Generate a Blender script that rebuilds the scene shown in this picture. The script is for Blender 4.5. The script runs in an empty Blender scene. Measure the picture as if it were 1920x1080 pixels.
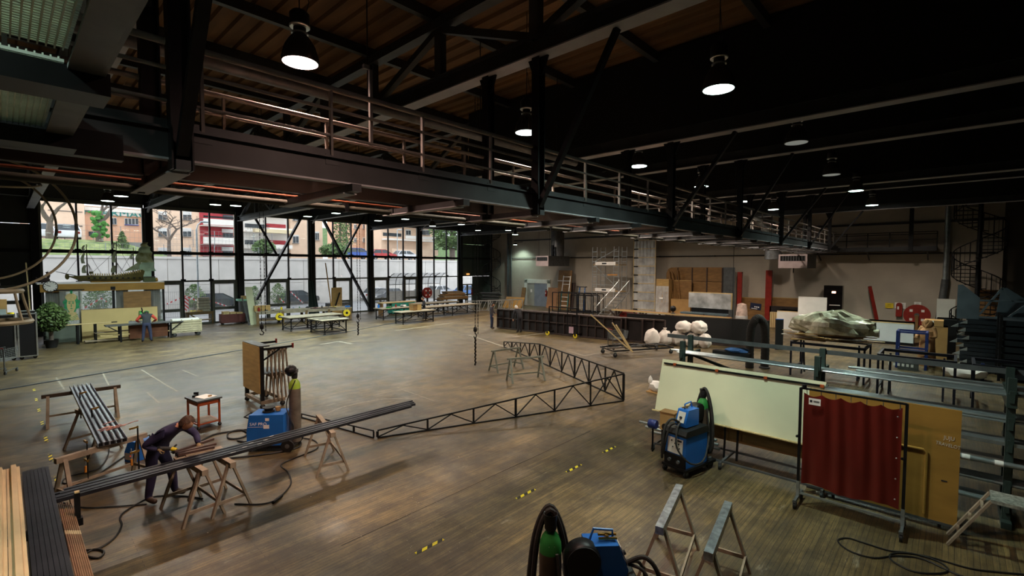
import bpy, bmesh, math, random
from mathutils import Vector, Matrix
random.seed(7)
R = math.radians
SC = bpy.context.scene
COL = SC.collection
# ------------------------------------------------------------------ camera
CAMH = 4.1; FPX = 890.9
_yaw, _pit, _rol = R(42.98), R(2.64), R(0.17)
FW = Vector((math.cos(_pit)*math.cos(_yaw), math.cos(_pit)*math.sin(_yaw), -math.sin(_pit)))
_rt = Vector((math.sin(_yaw), -math.cos(_yaw), 0)); _up = _rt.cross(FW)
RT = _rt*math.cos(_rol) + _up*math.sin(_rol); UP = _up*math.cos(_rol) - _rt*math.sin(_rol)
cam_d = bpy.data.cameras.new('camera'); cam = bpy.data.objects.new('camera', cam_d); COL.objects.link(cam)
cam_d.sensor_width = 36; cam_d.lens = FPX/1920*36; cam_d.clip_end = 400; cam_d.clip_start = .05
_m = Matrix((RT, UP, -FW)).transposed().to_4x4(); _m.translation = Vector((0, 0, CAMH)); cam.matrix_world = _m
SC.camera = cam
CP = Vector((0, 0, CAMH))
def ray(px, py): return FW + RT*((px-960)/FPX) - UP*((py-540)/FPX)
def G(px, py, z=0.0):                      # a point of the place at height z
    d = ray(px, py); return CP + d*((z-CAMH)/d.z)
def GY(px, py, Y): d = ray(px, py); return CP + d*(Y/d.y)
def GX(px, py, X): d = ray(px, py); return CP + d*(X/d.x)
def ZT(b, py):                             # height over the ground point b seen at row py
    lo, hi = -5., 30.
    for _ in range(40):
        m = (lo+hi)/2; v = Vector((b[0], b[1], m))-CP
        y = 540 - FPX*v.dot(UP)/v.dot(FW)
        if y > py: lo = m
        else: hi = m
    return lo
# ------------------------------------------------------------------ world and exposure
W = bpy.data.worlds.new('overcast'); SC.world = W; W.use_nodes = True
_n = W.node_tree.nodes; _l = W.node_tree.links
_bg = _n['Background']; _tc = _n.new('ShaderNodeTexCoord'); _nz = _n.new('ShaderNodeTexNoise'); _rp = _n.new('ShaderNodeValToRGB')
_nz.inputs['Scale'].default_value = 2.2; _nz.inputs['Detail'].default_value = 4
_l.new(_tc.outputs['Generated'], _nz.inputs['Vector']); _l.new(_nz.outputs['Fac'], _rp.inputs['Fac']); _l.new(_rp.outputs['Color'], _bg.inputs['Color'])
_rp.color_ramp.elements[0].color = (.74, .79, .86, 1); _rp.color_ramp.elements[1].color = (.95, .97, 1, 1)
_rp.color_ramp.elements[0].position = .3; _rp.color_ramp.elements[1].position = .7
_bg.inputs['Strength'].default_value = 3.2
SC.view_settings.view_transform = 'Standard'; SC.view_settings.look = 'None'; SC.view_settings.gamma = 1
SC.view_settings.use_curve_mapping = False; SC.view_settings.exposure = 0.0
LAMP_W = 470.0
# ------------------------------------------------------------------ materials
def lin(h):
    h = h.lstrip('#'); c = [int(h[i:i+2], 16)/255 for i in (0, 2, 4)]
    return tuple(x/12.92 if x <= .04045 else ((x+.055)/1.055)**2.4 for x in c)
MATS = {}
def mat(name, hx, rough=.6, metal=0., var=.18, scale=3., bump=0., spec=.4, stretch=None, emit=0, alpha=1, trans=0, hx2=None, detail=4):
    if name in MATS: return MATS[name]
    m = bpy.data.materials.new(name); m.use_nodes = True; MATS[name] = m
    nt = m.node_tree; N = nt.nodes; L = nt.links; b = N['Principled BSDF']
    c = lin(hx); b.inputs['Roughness'].default_value = rough; b.inputs['Metallic'].default_value = metal
    b.inputs['Specular IOR Level'].default_value = spec
    b.inputs['Base Color'].default_value = (*c, 1)
    if var:
        tc = N.new('ShaderNodeTexCoord'); nz = N.new('ShaderNodeTexNoise'); rp = N.new('ShaderNodeValToRGB')
        nz.inputs['Scale'].default_value = scale; nz.inputs['Detail'].default_value = detail
        v = tc.outputs['Object']
        if stretch:
            mp = N.new('ShaderNodeMapping'); mp.inputs['Scale'].default_value = stretch; L.new(v, mp.inputs['Vector']); v = mp.outputs['Vector']
        L.new(v, nz.inputs['Vector']); L.new(nz.outputs['Fac'], rp.inputs['Fac']); L.new(rp.outputs['Color'], b.inputs['Base Color'])
        c2 = lin(hx2) if hx2 else tuple(min(1, x*(1+var)) for x in c)
        rp.color_ramp.elements[0].color = (*[x*(1-var) for x in c], 1); rp.color_ramp.elements[1].color = (*c2, 1)
        rp.color_ramp.elements[0].position = .32; rp.color_ramp.elements[1].position = .68
        if bump:
            bp = N.new('ShaderNodeBump'); bp.inputs['Strength'].default_value = bump; bp.inputs['Distance'].default_value = .02
            L.new(nz.outputs['Fac'], bp.inputs['Height']); L.new(bp.outputs['Normal'], b.inputs['Normal'])
    if emit:
        b.inputs['Emission Color'].default_value = (*c, 1); b.inputs['Emission Strength'].default_value = emit
    if alpha < 1: b.inputs['Alpha'].default_value = alpha
    if trans: b.inputs['Transmission Weight'].default_value = trans
    return m
def glass_mat(name, tint=(1, 1, 1), gloss=.08, rough=.02, haze=0.0):
    if name in MATS: return MATS[name]
    m = bpy.data.materials.new(name); m.use_nodes = True; MATS[name] = m
    N = m.node_tree.nodes; L = m.node_tree.links; N.clear()
    o = N.new('ShaderNodeOutputMaterial'); t = N.new('ShaderNodeBsdfTransparent'); g = N.new('ShaderNodeBsdfGlossy'); x = N.new('ShaderNodeMixShader')
    t.inputs['Color'].default_value = (*tint, 1); g.inputs['Roughness'].default_value = rough; x.inputs[0].default_value = gloss
    L.new(t.outputs[0], x.inputs[1]); L.new(g.outputs[0], x.inputs[2]); out = x.outputs[0]
    if haze:
        d = N.new('ShaderNodeBsdfDiffuse'); d.inputs['Color'].default_value = (.8, .82, .82, 1); y = N.new('ShaderNodeMixShader')
        nz = N.new('ShaderNodeTexNoise'); nz.inputs['Scale'].default_value = 1.3; nz.inputs['Detail'].default_value = 6
        tc = N.new('ShaderNodeTexCoord'); L.new(tc.outputs['Object'], nz.inputs['Vector'])
        mm = N.new('ShaderNodeMath'); mm.operation = 'MULTIPLY'; mm.inputs[1].default_value = haze*2; L.new(nz.outputs['Fac'], mm.inputs[0])
        L.new(mm.outputs[0], y.inputs[0]); L.new(out, y.inputs[1]); L.new(d.outputs[0], y.inputs[2]); out = y.outputs[0]
    L.new(out, o.inputs[0]); return m
# ------------------------------------------------------------------ mesh builder
def V(*a): return Vector(a)
class MB:
    def __init__(s): s.v = []; s.f = []
    def add(s, vs, fs):
        k = len(s.v); s.v += [tuple(p) for p in vs]; s.f += [tuple(i+k for i in f) for f in fs]; return s
    BF = ((0, 3, 2, 1), (4, 5, 6, 7), (0, 1, 5, 4), (1, 2, 6, 5), (2, 3, 7, 6), (3, 0, 4, 7))
    def box(s, x0, y0, z0, x1, y1, z1):
        return s.add([(x0, y0, z0), (x1, y0, z0), (x1, y1, z0), (x0, y1, z0), (x0, y0, z1), (x1, y0, z1), (x1, y1, z1), (x0, y1, z1)], s.BF)
    def hexa(s, pts): return s.add(pts, s.BF)
    def bar(s, p, q, w, h=None, up=(0, 0, 1)):
        p = Vector(p); q = Vector(q); h = h or w; d = (q-p).normalized(); u = Vector(up)
        if abs(d.dot(u)) > .99: u = Vector((1, 0, 0)) if abs(d.x) < .9 else Vector((0, 1, 0))
        a = d.cross(u).normalized(); b = a.cross(d)
        a = a*(w/2); b = b*(h/2)
        return s.add([p-a-b, p+a-b, p+a+b, p-a+b, q-a-b, q+a-b, q+a+b, q-a+b], s.BF)
    def tube(s, p, q, r, n=8, r2=None, cap=True):
        p = Vector(p); q = Vector(q); r2 = r if r2 is None else r2; d = (q-p).normalized()
        u = Vector((0, 0, 1)) if abs(d.z) < .9 else Vector((1, 0, 0)); a = d.cross(u).normalized(); b = a.cross(d)
        vs = []
        for c, rr in ((p, r), (q, r2)): vs += [c + (a*math.cos(2*math.pi*i/n) + b*math.sin(2*math.pi*i/n))*rr for i in range(n)]
        fs = [(i, (i+1) % n, n+(i+1) % n, n+i) for i in range(n)]
        if cap: fs += [tuple(range(n-1, -1, -1)), tuple(range(n, 2*n))]
        return s.add(vs, fs)
    def path(s, pts, r, n=6, closed=False, rs=None):
        P = [Vector(p) for p in pts]; m = len(P); vs = []; a = None
        for i in range(m):
            if closed: d = P[(i+1) % m]-P[i-1]
            else: d = P[min(i+1, m-1)]-P[max(i-1, 0)]
            d = d.normalized() if d.length else Vector((0, 0, 1))
            if a is None:
                u = Vector((0, 0, 1)) if abs(d.z) < .9 else Vector((1, 0, 0)); a = d.cross(u).normalized()
            else:
                a = a - d*a.dot(d); a = a.normalized() if a.length > 1e-6 else d.orthogonal().normalized()
            b = a.cross(d); rr = rs[i] if rs else r
            vs += [P[i] + (a*math.cos(2*math.pi*k/n) + b*math.sin(2*math.pi*k/n))*rr for k in range(n)]
        fs = []
        for i in range(m if closed else m-1):
            j = (i+1) % m
            fs += [(i*n+k, i*n+(k+1) % n, j*n+(k+1) % n, j*n+k) for k in range(n)]
        if not closed: fs += [tuple(range(n-1, -1, -1)), tuple(range((m-1)*n, m*n))]
        return s.add(vs, fs)
    def lathe(s, prof, n=16, c=(0, 0, 0), axis='z'):
        vs = []; c = Vector(c)
        for r, z in prof:
            for i in range(n):
                t = 2*math.pi*i/n; x, y = r*math.cos(t), r*math.sin(t)
                vs.append(c + (Vector((x, y, z)) if axis == 'z' else Vector((z, x, y)) if axis == 'x' else Vector((x, z, y))))
        m = len(prof); fs = []
        for j in range(m-1): fs += [(j*n+i, j*n+(i+1) % n, (j+1)*n+(i+1) % n, (j+1)*n+i) for i in range(n)]
        fs += [tuple(range(n-1, -1, -1)), tuple(range((m-1)*n, m*n))]
        return s.add(vs, fs)
    def prism(s, poly, ax, a0, a1):        # polygon in the two other axes, extruded along axis ax
        n = len(poly); vs = []
        for a in (a0, a1):
            for u, w in poly: vs.append((a, u, w) if ax == 'x' else (u, a, w) if ax == 'y' else (u, w, a))
        fs = [(i, (i+1) % n, n+(i+1) % n, n+i) for i in range(n)] + [tuple(range(n-1, -1, -1)), tuple(range(n, 2*n))]
        return s.add(vs, fs)
    def slab(s, pts, t):                   # a flat polygon given thickness t along its normal
        P = [Vector(p) for p in pts]; nrm = (P[1]-P[0]).cross(P[2]-P[0]).normalized()*t; n = len(P)
        return s.add(P + [p+nrm for p in P], [tuple(range(n-1, -1, -1)), tuple(range(n, 2*n))] + [(i, (i+1) % n, n+(i+1) % n, n+i) for i in range(n)])
    def ball(s, c, rx, ry=None, rz=None, n=14, m=9, f=None):
        ry = ry or rx; rz = rz or rx; c = Vector(c); vs = []
        for j in range(m+1):
            t = math.pi*j/m
            for i in range(n):
                p = 2*math.pi*i/n; d = Vector((math.sin(t)*math.cos(p), math.sin(t)*math.sin(p), math.cos(t)))
                k = f(d) if f else 1
                vs.append(c + Vector((d.x*rx, d.y*ry, d.z*rz))*k)
        fs = []
        for j in range(m): fs += [(j*n+i, (j+1)*n+i, (j+1)*n+(i+1) % n, j*n+(i+1) % n) for i in range(n)]
        return s.add(vs, fs)
    def grid(s, fn, nu, nv):               # fn(u, v) -> point, u and v from 0 to 1
        vs = [fn(i/nu, j/nv) for j in range(nv+1) for i in range(nu+1)]
        return s.add(vs, [(j*(nu+1)+i, j*(nu+1)+i+1, (j+1)*(nu+1)+i+1, (j+1)*(nu+1)+i) for j in range(nv) for i in range(nu)])
    def move(s, M, k=0):
        s.v[k:] = [tuple(M @ Vector(p)) for p in s.v[k:]]; return s
    def mesh(s, name, smooth=True, fix=True):
        me = bpy.data.meshes.new(name); me.from_pydata(s.v, [], s.f)
        if fix:
            bm = bmesh.new(); bm.from_mesh(me); bmesh.ops.recalc_face_normals(bm, faces=bm.faces); bm.to_mesh(me); bm.free()
        if smooth:
            me.polygons.foreach_set('use_smooth', [True]*len(me.polygons)); me.set_sharp_from_angle(angle=R(38))
        me.update(); return me
def ico(c, r, sub=1, jit=.0, sc=(1, 1, 1), rnd=random):
    bm = bmesh.new(); bmesh.ops.create_icosphere(bm, subdivisions=sub, radius=1)
    vs = [Vector((v.co.x*sc[0], v.co.y*sc[1], v.co.z*sc[2]))*r*(1+rnd.uniform(-jit, jit))+Vector(c) for v in bm.verts]
    fs = [tuple(v.index for v in f.verts) for f in bm.faces]; bm.free(); return vs, fs
BOXC = {}
def link(o, parent=None):
    COL.objects.link(o)
    if parent is not None: o.parent = parent
    return o
class Thing:
    """An empty at the base of a thing; its parts are children in local coordinates."""
    def __init__(s, name, label, cat, loc=(0, 0, 0), rz=0., group=None, kind=None, rot=None):
        o = bpy.data.objects.new(name, None); COL.objects.link(o); s.o = o
        o.location = loc; o.rotation_euler = rot or (0, 0, rz); o.empty_display_size = .1
        o['label'] = label
        if cat: o['category'] = cat
        if group: o['group'] = group
        if kind: o['kind'] = kind
    def part(s, name, m, mb, parent=None, label=None, smooth=True, kind=None, loc=None, rot=None):
        me = mb.mesh(name, smooth) if isinstance(mb, MB) else mb
        if not me.materials: me.materials.append(m)
        o = bpy.data.objects.new(name, me); link(o, parent or s.o)
        if loc is not None: o.location = loc
        if rot is not None: o.rotation_euler = rot
        if label: o['label'] = label
        if kind: o['kind'] = kind
        return o
    def box(s, name, m, c, d, parent=None, rot=None, label=None):      # centre, size; alike boxes share a mesh
        k = (round(d[0], 4), round(d[1], 4), round(d[2], 4), m.name)
        if k not in BOXC:
            BOXC[k] = MB().box(-d[0]/2, -d[1]/2, -d[2]/2, d[0]/2, d[1]/2, d[2]/2).mesh(name, False, False); BOXC[k].materials.append(m)
        return s.part(name, m, BOXC[k], parent, label, loc=c, rot=rot)
    def bb(s, name, m, x0, y0, z0, x1, y1, z1, parent=None, label=None):
        return s.box(name, m, ((x0+x1)/2, (y0+y1)/2, (z0+z1)/2), (abs(x1-x0), abs(y1-y0), abs(z1-z0)), parent, None, label)
    def bar(s, name, m, p, q, w, h=None, up=(0, 0, 1), parent=None, label=None):
        p = Vector(p); q = Vector(q); d = q-p; h = h or w
        key = ('bar', round(d.length, 3), round(w, 4), round(h, 4), m.name)
        u = Vector(up)
        if abs(d.normalized().dot(u)) > .99: u = Vector((1, 0, 0)) if abs(d.x) < .9*d.length else Vector((0, 1, 0))
        x = d.normalized(); y = u.cross(x).normalized(); z = x.cross(y)
        if key not in BOXC:
            L = key[1]; BOXC[key] = MB().box(0, -w/2, -h/2, L, w/2, h/2).mesh(name, False, False); BOXC[key].materials.append(m)
        o = s.part(name, m, BOXC[key], parent, label)
        M = Matrix((x, y, z)).transposed().to_4x4(); o.location = p; o.rotation_euler = M.to_euler(); return o
    def tube(s, name, m, p, q, r, n=10, parent=None, label=None):
        p = Vector(p); q = Vector(q); d = q-p; key = ('tube', round(d.length, 3), round(r, 4), n, m.name)
        if key not in BOXC:
            BOXC[key] = MB().tube((0, 0, 0), (0, 0, key[1]), r, n).mesh(name, True, False); BOXC[key].materials.append(m)
        o = s.part(name, m, BOXC[key], parent, label)
        o.location = p; o.rotation_euler = d.to_track_quat('Z', 'Y').to_euler(); return o
    def copy(s, loc, rz=0, label=None, group=None, rot=None):
        def cp(o, par):
            c = o.copy(); COL.objects.link(c)
            if par is not None: c.parent = par
            for ch in o.children:
                if ch.type != 'LIGHT': cp(ch, c)
            return c
        c = cp(s.o, None); c.location = loc; c.rotation_euler = rot or (0, 0, rz)
        if label: c['label'] = label
        if group: c['group'] = group
        t = Thing.__new__(Thing); t.o = c; return t
def onto(o, k):                             # keep a piece where it stands when its parent part has an offset
    o.location = o.location-k.location; return o
def solo(name, m, mb, label, cat, loc=(0, 0, 0), rz=0., group=None, kind=None, smooth=True, rot=None):
    me = mb.mesh(name, smooth) if isinstance(mb, MB) else mb
    if not me.materials: me.materials.append(m)
    o = bpy.data.objects.new(name, me); COL.objects.link(o); o.location = loc; o.rotation_euler = rot or (0, 0, rz)
    o['label'] = label
    if cat: o['category'] = cat
    if group: o['group'] = group
    if kind: o['kind'] = kind
    return o
TMP = bpy.data.scenes.new('tmp')
def tmp_eval(o):                           # evaluate modifiers in a scratch scene, removed at the end
    TMP.collection.objects.link(o); vl = TMP.view_layers[0]; vl.update(); return vl.depsgraph
def text_mesh(txt, size, depth=.002):
    cu = bpy.data.curves.new('lettering', 'FONT'); cu.body = txt; cu.size = size; cu.extrude = depth; cu.align_x = 'CENTER'; cu.align_y = 'CENTER'; cu.resolution_u = 2
    o = bpy.data.objects.new('lettering', cu); dg = tmp_eval(o)
    me = bpy.data.meshes.new_from_object(o.evaluated_get(dg)); bpy.data.objects.remove(o); bpy.data.curves.remove(cu); return me
# palette
STEEL = mat('dark painted steel', '333436', .5, .3, .25, 2)
BLACKST = mat('black steel', '1b1b1d', .45, .5, .3, 5)
FLANGE = mat('flange steel with painted light', '8f8f94', .55, .1, .15, 1.5)  # same steel in a paler tone: light from below painted into the colour
GREYST = mat('grey primed steel', '5d6062', .5, .5, .2, 4)
GALV = mat('galvanised steel', 'a3abad', .35, .8, .2, 6)
ALU = mat('aluminium tube', 'c3c7c8', .3, .85, .1, 8)
RAILST = mat('grey railing steel', '5e5a57', .65, .1, .2, 5)
PLY = mat('plywood', 'a98a55', .6, 0, .16, 2, stretch=(1, 1, 6))
PLYD = mat('brown hardboard', '7d5c34', .6, 0, .22, 2, stretch=(1, 1, 4))
PINE = mat('pale pine wood', 'c3ad7d', .6, 0, .15, 4, stretch=(5, 5, 1))
SAWWOOD = mat('weathered trestle wood', '8a7c6a', .7, 0, .25, 5, bump=.2)
RUBBER = mat('black rubber', '161616', .6, 0, .2, 6)
WHITEP = mat('white painted board', 'd9d6d2', .6, 0, .06, 2)
WELDBLUE = mat('blue enamel', '2166b8', .35, 0, .08, 3)
REDP = mat('red paint', '85261e', .4, 0, .15, 4)
YELLOW = mat('yellow paint', 'd8c02a', .5, 0, .15, 4)
CARD = mat('brown cardboard', 'a5814f', .7, 0, .12, 2)
BRASS = mat('brass', 'b08a45', .35, .9, .2, 8)
GLASS = glass_mat('window glass', (.93, .95, .96), .06, .02, .06)
PAPER = mat('white paper', 'e6e4e0', .8, 0, .04, 5)
TEXTM = mat('white print', 'dfe4ea', .6, 0, 0)
DARKPR = mat('dark print', '1e2328', .6, 0, 0)
# ================================================================== the hall
YW = 38.3; XW = 37.5; RZ = 9.65
BX = [1.2, 6.5, 11.86, 17.2, 22.5, 27.8, 33.0]       # truss and column axes
def struct(name, m, mb, label, smooth=False, loc=(0, 0, 0)):
    return solo(name, m, mb, label, None, loc, kind='structure', smooth=smooth)
def floor_mat():
    m = bpy.data.materials.new('worn strip floor'); m.use_nodes = True; N = m.node_tree.nodes; L = m.node_tree.links; b = N['Principled BSDF']
    tc = N.new('ShaderNodeTexCoord'); br = N.new('ShaderNodeTexBrick')
    br.inputs['Scale'].default_value = 1; br.inputs['Brick Width'].default_value = 2.4; br.inputs['Row Height'].default_value = .065
    br.inputs['Mortar Size'].default_value = .0035; br.inputs['Mortar Smooth'].default_value = .3; br.inputs['Bias'].default_value = -.1
    br.inputs['Color1'].default_value = (*lin('7d6e4e'), 1); br.inputs['Color2'].default_value = (*lin('685a3c'), 1); br.inputs['Mortar'].default_value = (*lin('3a3128'), 1)
    L.new(tc.outputs['Object'], br.inputs['Vector'])
    def noise(sc, st=None, det=6, ro=.6):
        n = N.new('ShaderNodeTexNoise'); n.inputs['Scale'].default_value = sc; n.inputs['Detail'].default_value = det; n.inputs['Roughness'].default_value = ro
        v = tc.outputs['Object']
        if st:
            mp = N.new('ShaderNodeMapping'); mp.inputs['Scale'].default_value = st; L.new(v, mp.inputs['Vector']); v = mp.outputs['Vector']
        L.new(v, n.inputs['Vector']); return n.outputs['Fac']
    def ramp(f, a, b_, ca=(0, 0, 0, 1), cb=(1, 1, 1, 1)):
        r = N.new('ShaderNodeValToRGB'); L.new(f, r.inputs['Fac']); r.color_ramp.elements[0].position = a; r.color_ramp.elements[1].position = b_
        r.color_ramp.elements[0].color = ca; r.color_ramp.elements[1].color = cb; return r.outputs['Color']
    def mix(f, a, b_, mode='MIX'):
        x = N.new('ShaderNodeMixRGB'); x.blend_type = mode
        if isinstance(f, float): x.inputs[0].default_value = f
        else: L.new(f, x.inputs[0])
        for i, c in ((1, a), (2, b_)):
            if isinstance(c, tuple): x.inputs[i].default_value = c
            else: L.new(c, x.inputs[i])
        return x.outputs[0]
    c = br.outputs['Color']
    c = mix(1., c, ramp(noise(1.6, (.2, 6, 1), 8, .7), .34, .66, (.5, .5, .52, 1), (1.3, 1.26, 1.12, 1)), 'MULTIPLY')     # long streaks
    c = mix(1., c, ramp(noise(.35), .36, .64, (.6, .58, .58, 1), (1.12, 1.1, 1.06, 1)), 'MULTIPLY')                 # broad stains
    c = mix(1., c, ramp(noise(1.7, None, 8, .7), .40, .58, (.5, .5, .53, 1), (1, 1, 1, 1)), 'MULTIPLY')             # dark smudges
    c = mix(ramp(noise(2.6, (.4, 1.4, 1), 10, .75), .60, .72), c, (*lin('9a927f'), 1))
    c = mix(1., c, ramp(noise(9., (.25, 5, 1), 8, .8), .34, .66, (.5, .5, .5, 1), (1.4, 1.37, 1.28, 1)), 'MULTIPLY')   # grain
    c = mix(1., c, ramp(noise(.16, None, 5, .65), .38, .6, (.62, .6, .6, 1), (1.08, 1.08, 1.08, 1)), 'MULTIPLY')          # worn zones
    c = mix(1., c, ramp(noise(38., None, 3, .7), .3, .7, (.8, .8, .8, 1), (1.15, 1.15, 1.15, 1)), 'MULTIPLY')             # grit                                # pale scuffs
    L.new(c, b.inputs['Base Color'])
    L.new(ramp(noise(1.2), .3, .7, (.32, .32, .32, 1), (.56, .56, .56, 1)), b.inputs['Roughness'])
    bp = N.new('ShaderNodeBump'); bp.inputs['Strength'].default_value = .25; bp.inputs['Distance'].default_value = .01; L.new(br.outputs['Fac'], bp.inputs['Height']); bp.invert = True
    L.new(bp.outputs['Normal'], b.inputs['Normal']); b.inputs['Specular IOR Level'].default_value = .6
    return m
struct('floor', floor_mat(), MB().box(-6, -6, -.25, XW, YW, 0), 'worn brown wood strip floor of the workshop hall')
# roof: ribbed deck with purlins
DECK = mat('brown roof deck', '63472a', .85, 0, .35, 1.2, stretch=(2, .4, 1))
mb = MB(); per = .42; n = int((XW+6.4)/per); prof = []
for i in range(n+1):
    x = -6+i*per; prof += [(x, RZ), (x+.1, RZ), (x+.14, RZ-.07), (x+.3, RZ-.07), (x+.34, RZ)]
mb.grid(lambda u, v: (prof[round(u*(len(prof)-1))][0], -6+v*(YW+6), prof[round(u*(len(prof)-1))][1]), len(prof)-1, 1)
mb.box(-6, -6, RZ+.06, XW, YW, RZ+.2)
ceil = struct('ceiling', DECK, mb, 'brown ribbed roof deck high above the hall')
CT = Thing.__new__(Thing); CT.o = ceil
for i in range(17):
    y = -4.6+i*2.6; CT.bb('purlin', STEEL, -6, y-.07, RZ-.3, XW-.1, y+.07, RZ-.08)
# trusses
DRAPE = mat('black masking cloth', '0b0b0c', .95, 0, .3, 3)
CZ = [7.25, 7.72, 7.28, 7.7, 7.25, 7.7, 7.25]
ordn = ['nearest', 'second', 'third', 'fourth', 'fifth', 'sixth', 'farthest']
for k, x in enumerate(BX):
    z = CZ[k]; y0, y1 = -5.9, YW-.2; near = k <= 1
    t = Thing('roof_truss', f'dark steel roof truss with light painted on its bottom flange, {ordn[k]} of the row', None, (x, 0, 0), kind='structure')
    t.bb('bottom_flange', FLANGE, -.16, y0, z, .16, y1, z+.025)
    t.bb('bottom_chord_web', STEEL, -.03, y0, z+.025, .03, y1, z+.34)
    t.bb('chord_top_flange', STEEL, -.14, y0, z+.34, .14, y1, z+.365)
    t.bb('top_chord', STEEL, -.12, y0, 9.1, .12, y1, 9.3)
    yy = 5.5 - 2.66*4; up = True
    while yy < y1-2.7:
        if yy > y0:
            t.bar('web_post', STEEL, (0, yy, z+.36), (0, yy, 9.1), .2, .16)
        a, b = (z+.36, 9.1) if up else (9.1, z+.36)
        if yy > y0: t.bar('web_diagonal', STEEL, (0, yy, a), (0, yy+2.66, b), .14, .14)
        up = not up; yy += 2.66
    if k >= 2: t.bb('masking_cloth', DRAPE, -.22, y0, z+.3, -.19, 13.0 if k == 2 else y1, RZ-.08)
# ------------------------------------------------------------------ walls
CLAD = mat('dark grey metal cladding', '3a3d3c', .5, .2, .12, 1.5)
CLADG = mat('grey green metal cladding', '46504b', .5, .2, .12, 1.5)
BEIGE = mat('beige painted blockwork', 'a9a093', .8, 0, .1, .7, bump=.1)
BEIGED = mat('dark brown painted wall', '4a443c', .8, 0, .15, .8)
wl = struct('wall_left', CLAD, MB().box(-6, YW+.12, 7.95, XW, YW+.2, RZ+.2).box(-6, YW+.12, 0, -1.4, YW+.2, 7.95), 'dark metal clad wall above the big window bays')
WT = Thing.__new__(Thing); WT.o = wl
for i in range(24):
    x = BX[0]+(i-3)*1.77
    if x+1.74 < XW: WT.bb('panel', CLAD, x+.015, YW+.06, 7.97, x+1.755, YW+.12, 9.6)
for i in range(2):       # solid bay left of the first window
    for j, (a, b) in enumerate(((2.95, 4.8), (5.0, 6.4), (6.42, 7.94))):
        WT.bb('panel', CLAD, -1.4+i*1.3, YW+.04, a, -.12+i*1.3, YW+.12, b)
WT.bb('girt', BLACKST, -6, YW-.06, 4.8, 1.2, YW+.1, 5.0)
for j, (a, b) in enumerate(((3.0, 4.8), (5.0, 6.4), (6.42, 7.94))):   # solid bay beside the corner
    for i in range(3): WT.bb('panel', CLADG, 33.2+i*1.45, YW+.04, a, 33.2+i*1.45+1.43, YW+.12, b)
WT.bb('girt', BLACKST, 33.0, YW-.06, 4.8, XW, YW+.1, 5.0)
WT.bb('panel', CLADG, 34.85, YW+.04, 0, 36.1, YW+.12, 2.98); WT.bb('panel', CLADG, 36.12, YW+.04, 0, XW, YW+.12, 2.98)
wf = struct('wall_far', BEIGE, MB().box(XW, -1.9, 0, XW+.3, YW+.2, 4.95).box(XW+.04, -1.9, 4.95, XW+.3, YW+.2, RZ+.1), 'beige painted end wall behind the stored scenery')
FT = Thing.__new__(Thing); FT.o = wf
FT.bb('ledge', STEEL, XW-.06, -1.9, 6.72, XW+.05, 34.6, 6.86)
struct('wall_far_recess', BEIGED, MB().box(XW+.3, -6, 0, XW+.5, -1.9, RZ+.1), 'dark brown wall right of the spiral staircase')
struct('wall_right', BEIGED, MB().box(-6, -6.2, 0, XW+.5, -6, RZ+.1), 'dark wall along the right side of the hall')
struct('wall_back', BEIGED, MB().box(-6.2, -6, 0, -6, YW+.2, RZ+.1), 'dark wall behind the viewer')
# columns
csay = ['left of the model ship window', 'behind the stern of the model ship', 'beside the grey dustbin', 'behind the long wooden workbench', 'right of the second slanting brace', 'behind the round red hose reel', 'at the dark corner bay']
for k, x in enumerate(BX):
    t = Thing('steel_column', 'black steel column ' + csay[k], None, (x if k else 1.32, YW-.12, 0), kind='structure')
    t.bb('flange', BLACKST, -.17, -.17, 0, .17, -.14, RZ-.1); t.bb('flange', BLACKST, -.17, .14, 0, .17, .17, RZ-.1); t.bb('web', BLACKST, -.03, -.14, 0, .03, .14, RZ-.1)
    t.bb('base_plate', BLACKST, -.25, -.25, 0, .25, .25, .025)
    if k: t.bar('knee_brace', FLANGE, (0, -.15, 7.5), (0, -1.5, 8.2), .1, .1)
# slanting wind braces
def brace(a, b, label, w=.2):
    p = GY(*a, YW-.34); q = GY(*b, YW-.34)
    t = Thing('wind_brace', label, None, p, kind='structure'); d = q-p
    t.bar('brace_bar', BLACKST, (0, 0, 0), d, w, .14); t.bar('end_plate', BLACKST, d*.0, d*.04, w*1.5, .03); t.bar('end_plate', BLACKST, d*.96, d, w*1.5, .03)
brace((481, 562), (571, 396), 'long black brace rising to the right in the third window bay', .3)
brace((479, 410), (518, 476), 'short black brace dropping to the middle rail in the third window bay', .13)
brace((606, 412), (693, 578), 'long black brace falling to the right in the fourth window bay', .3)
brace((683, 405), (645, 476), 'short black brace dropping to the middle rail in the fourth window bay', .13)
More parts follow.
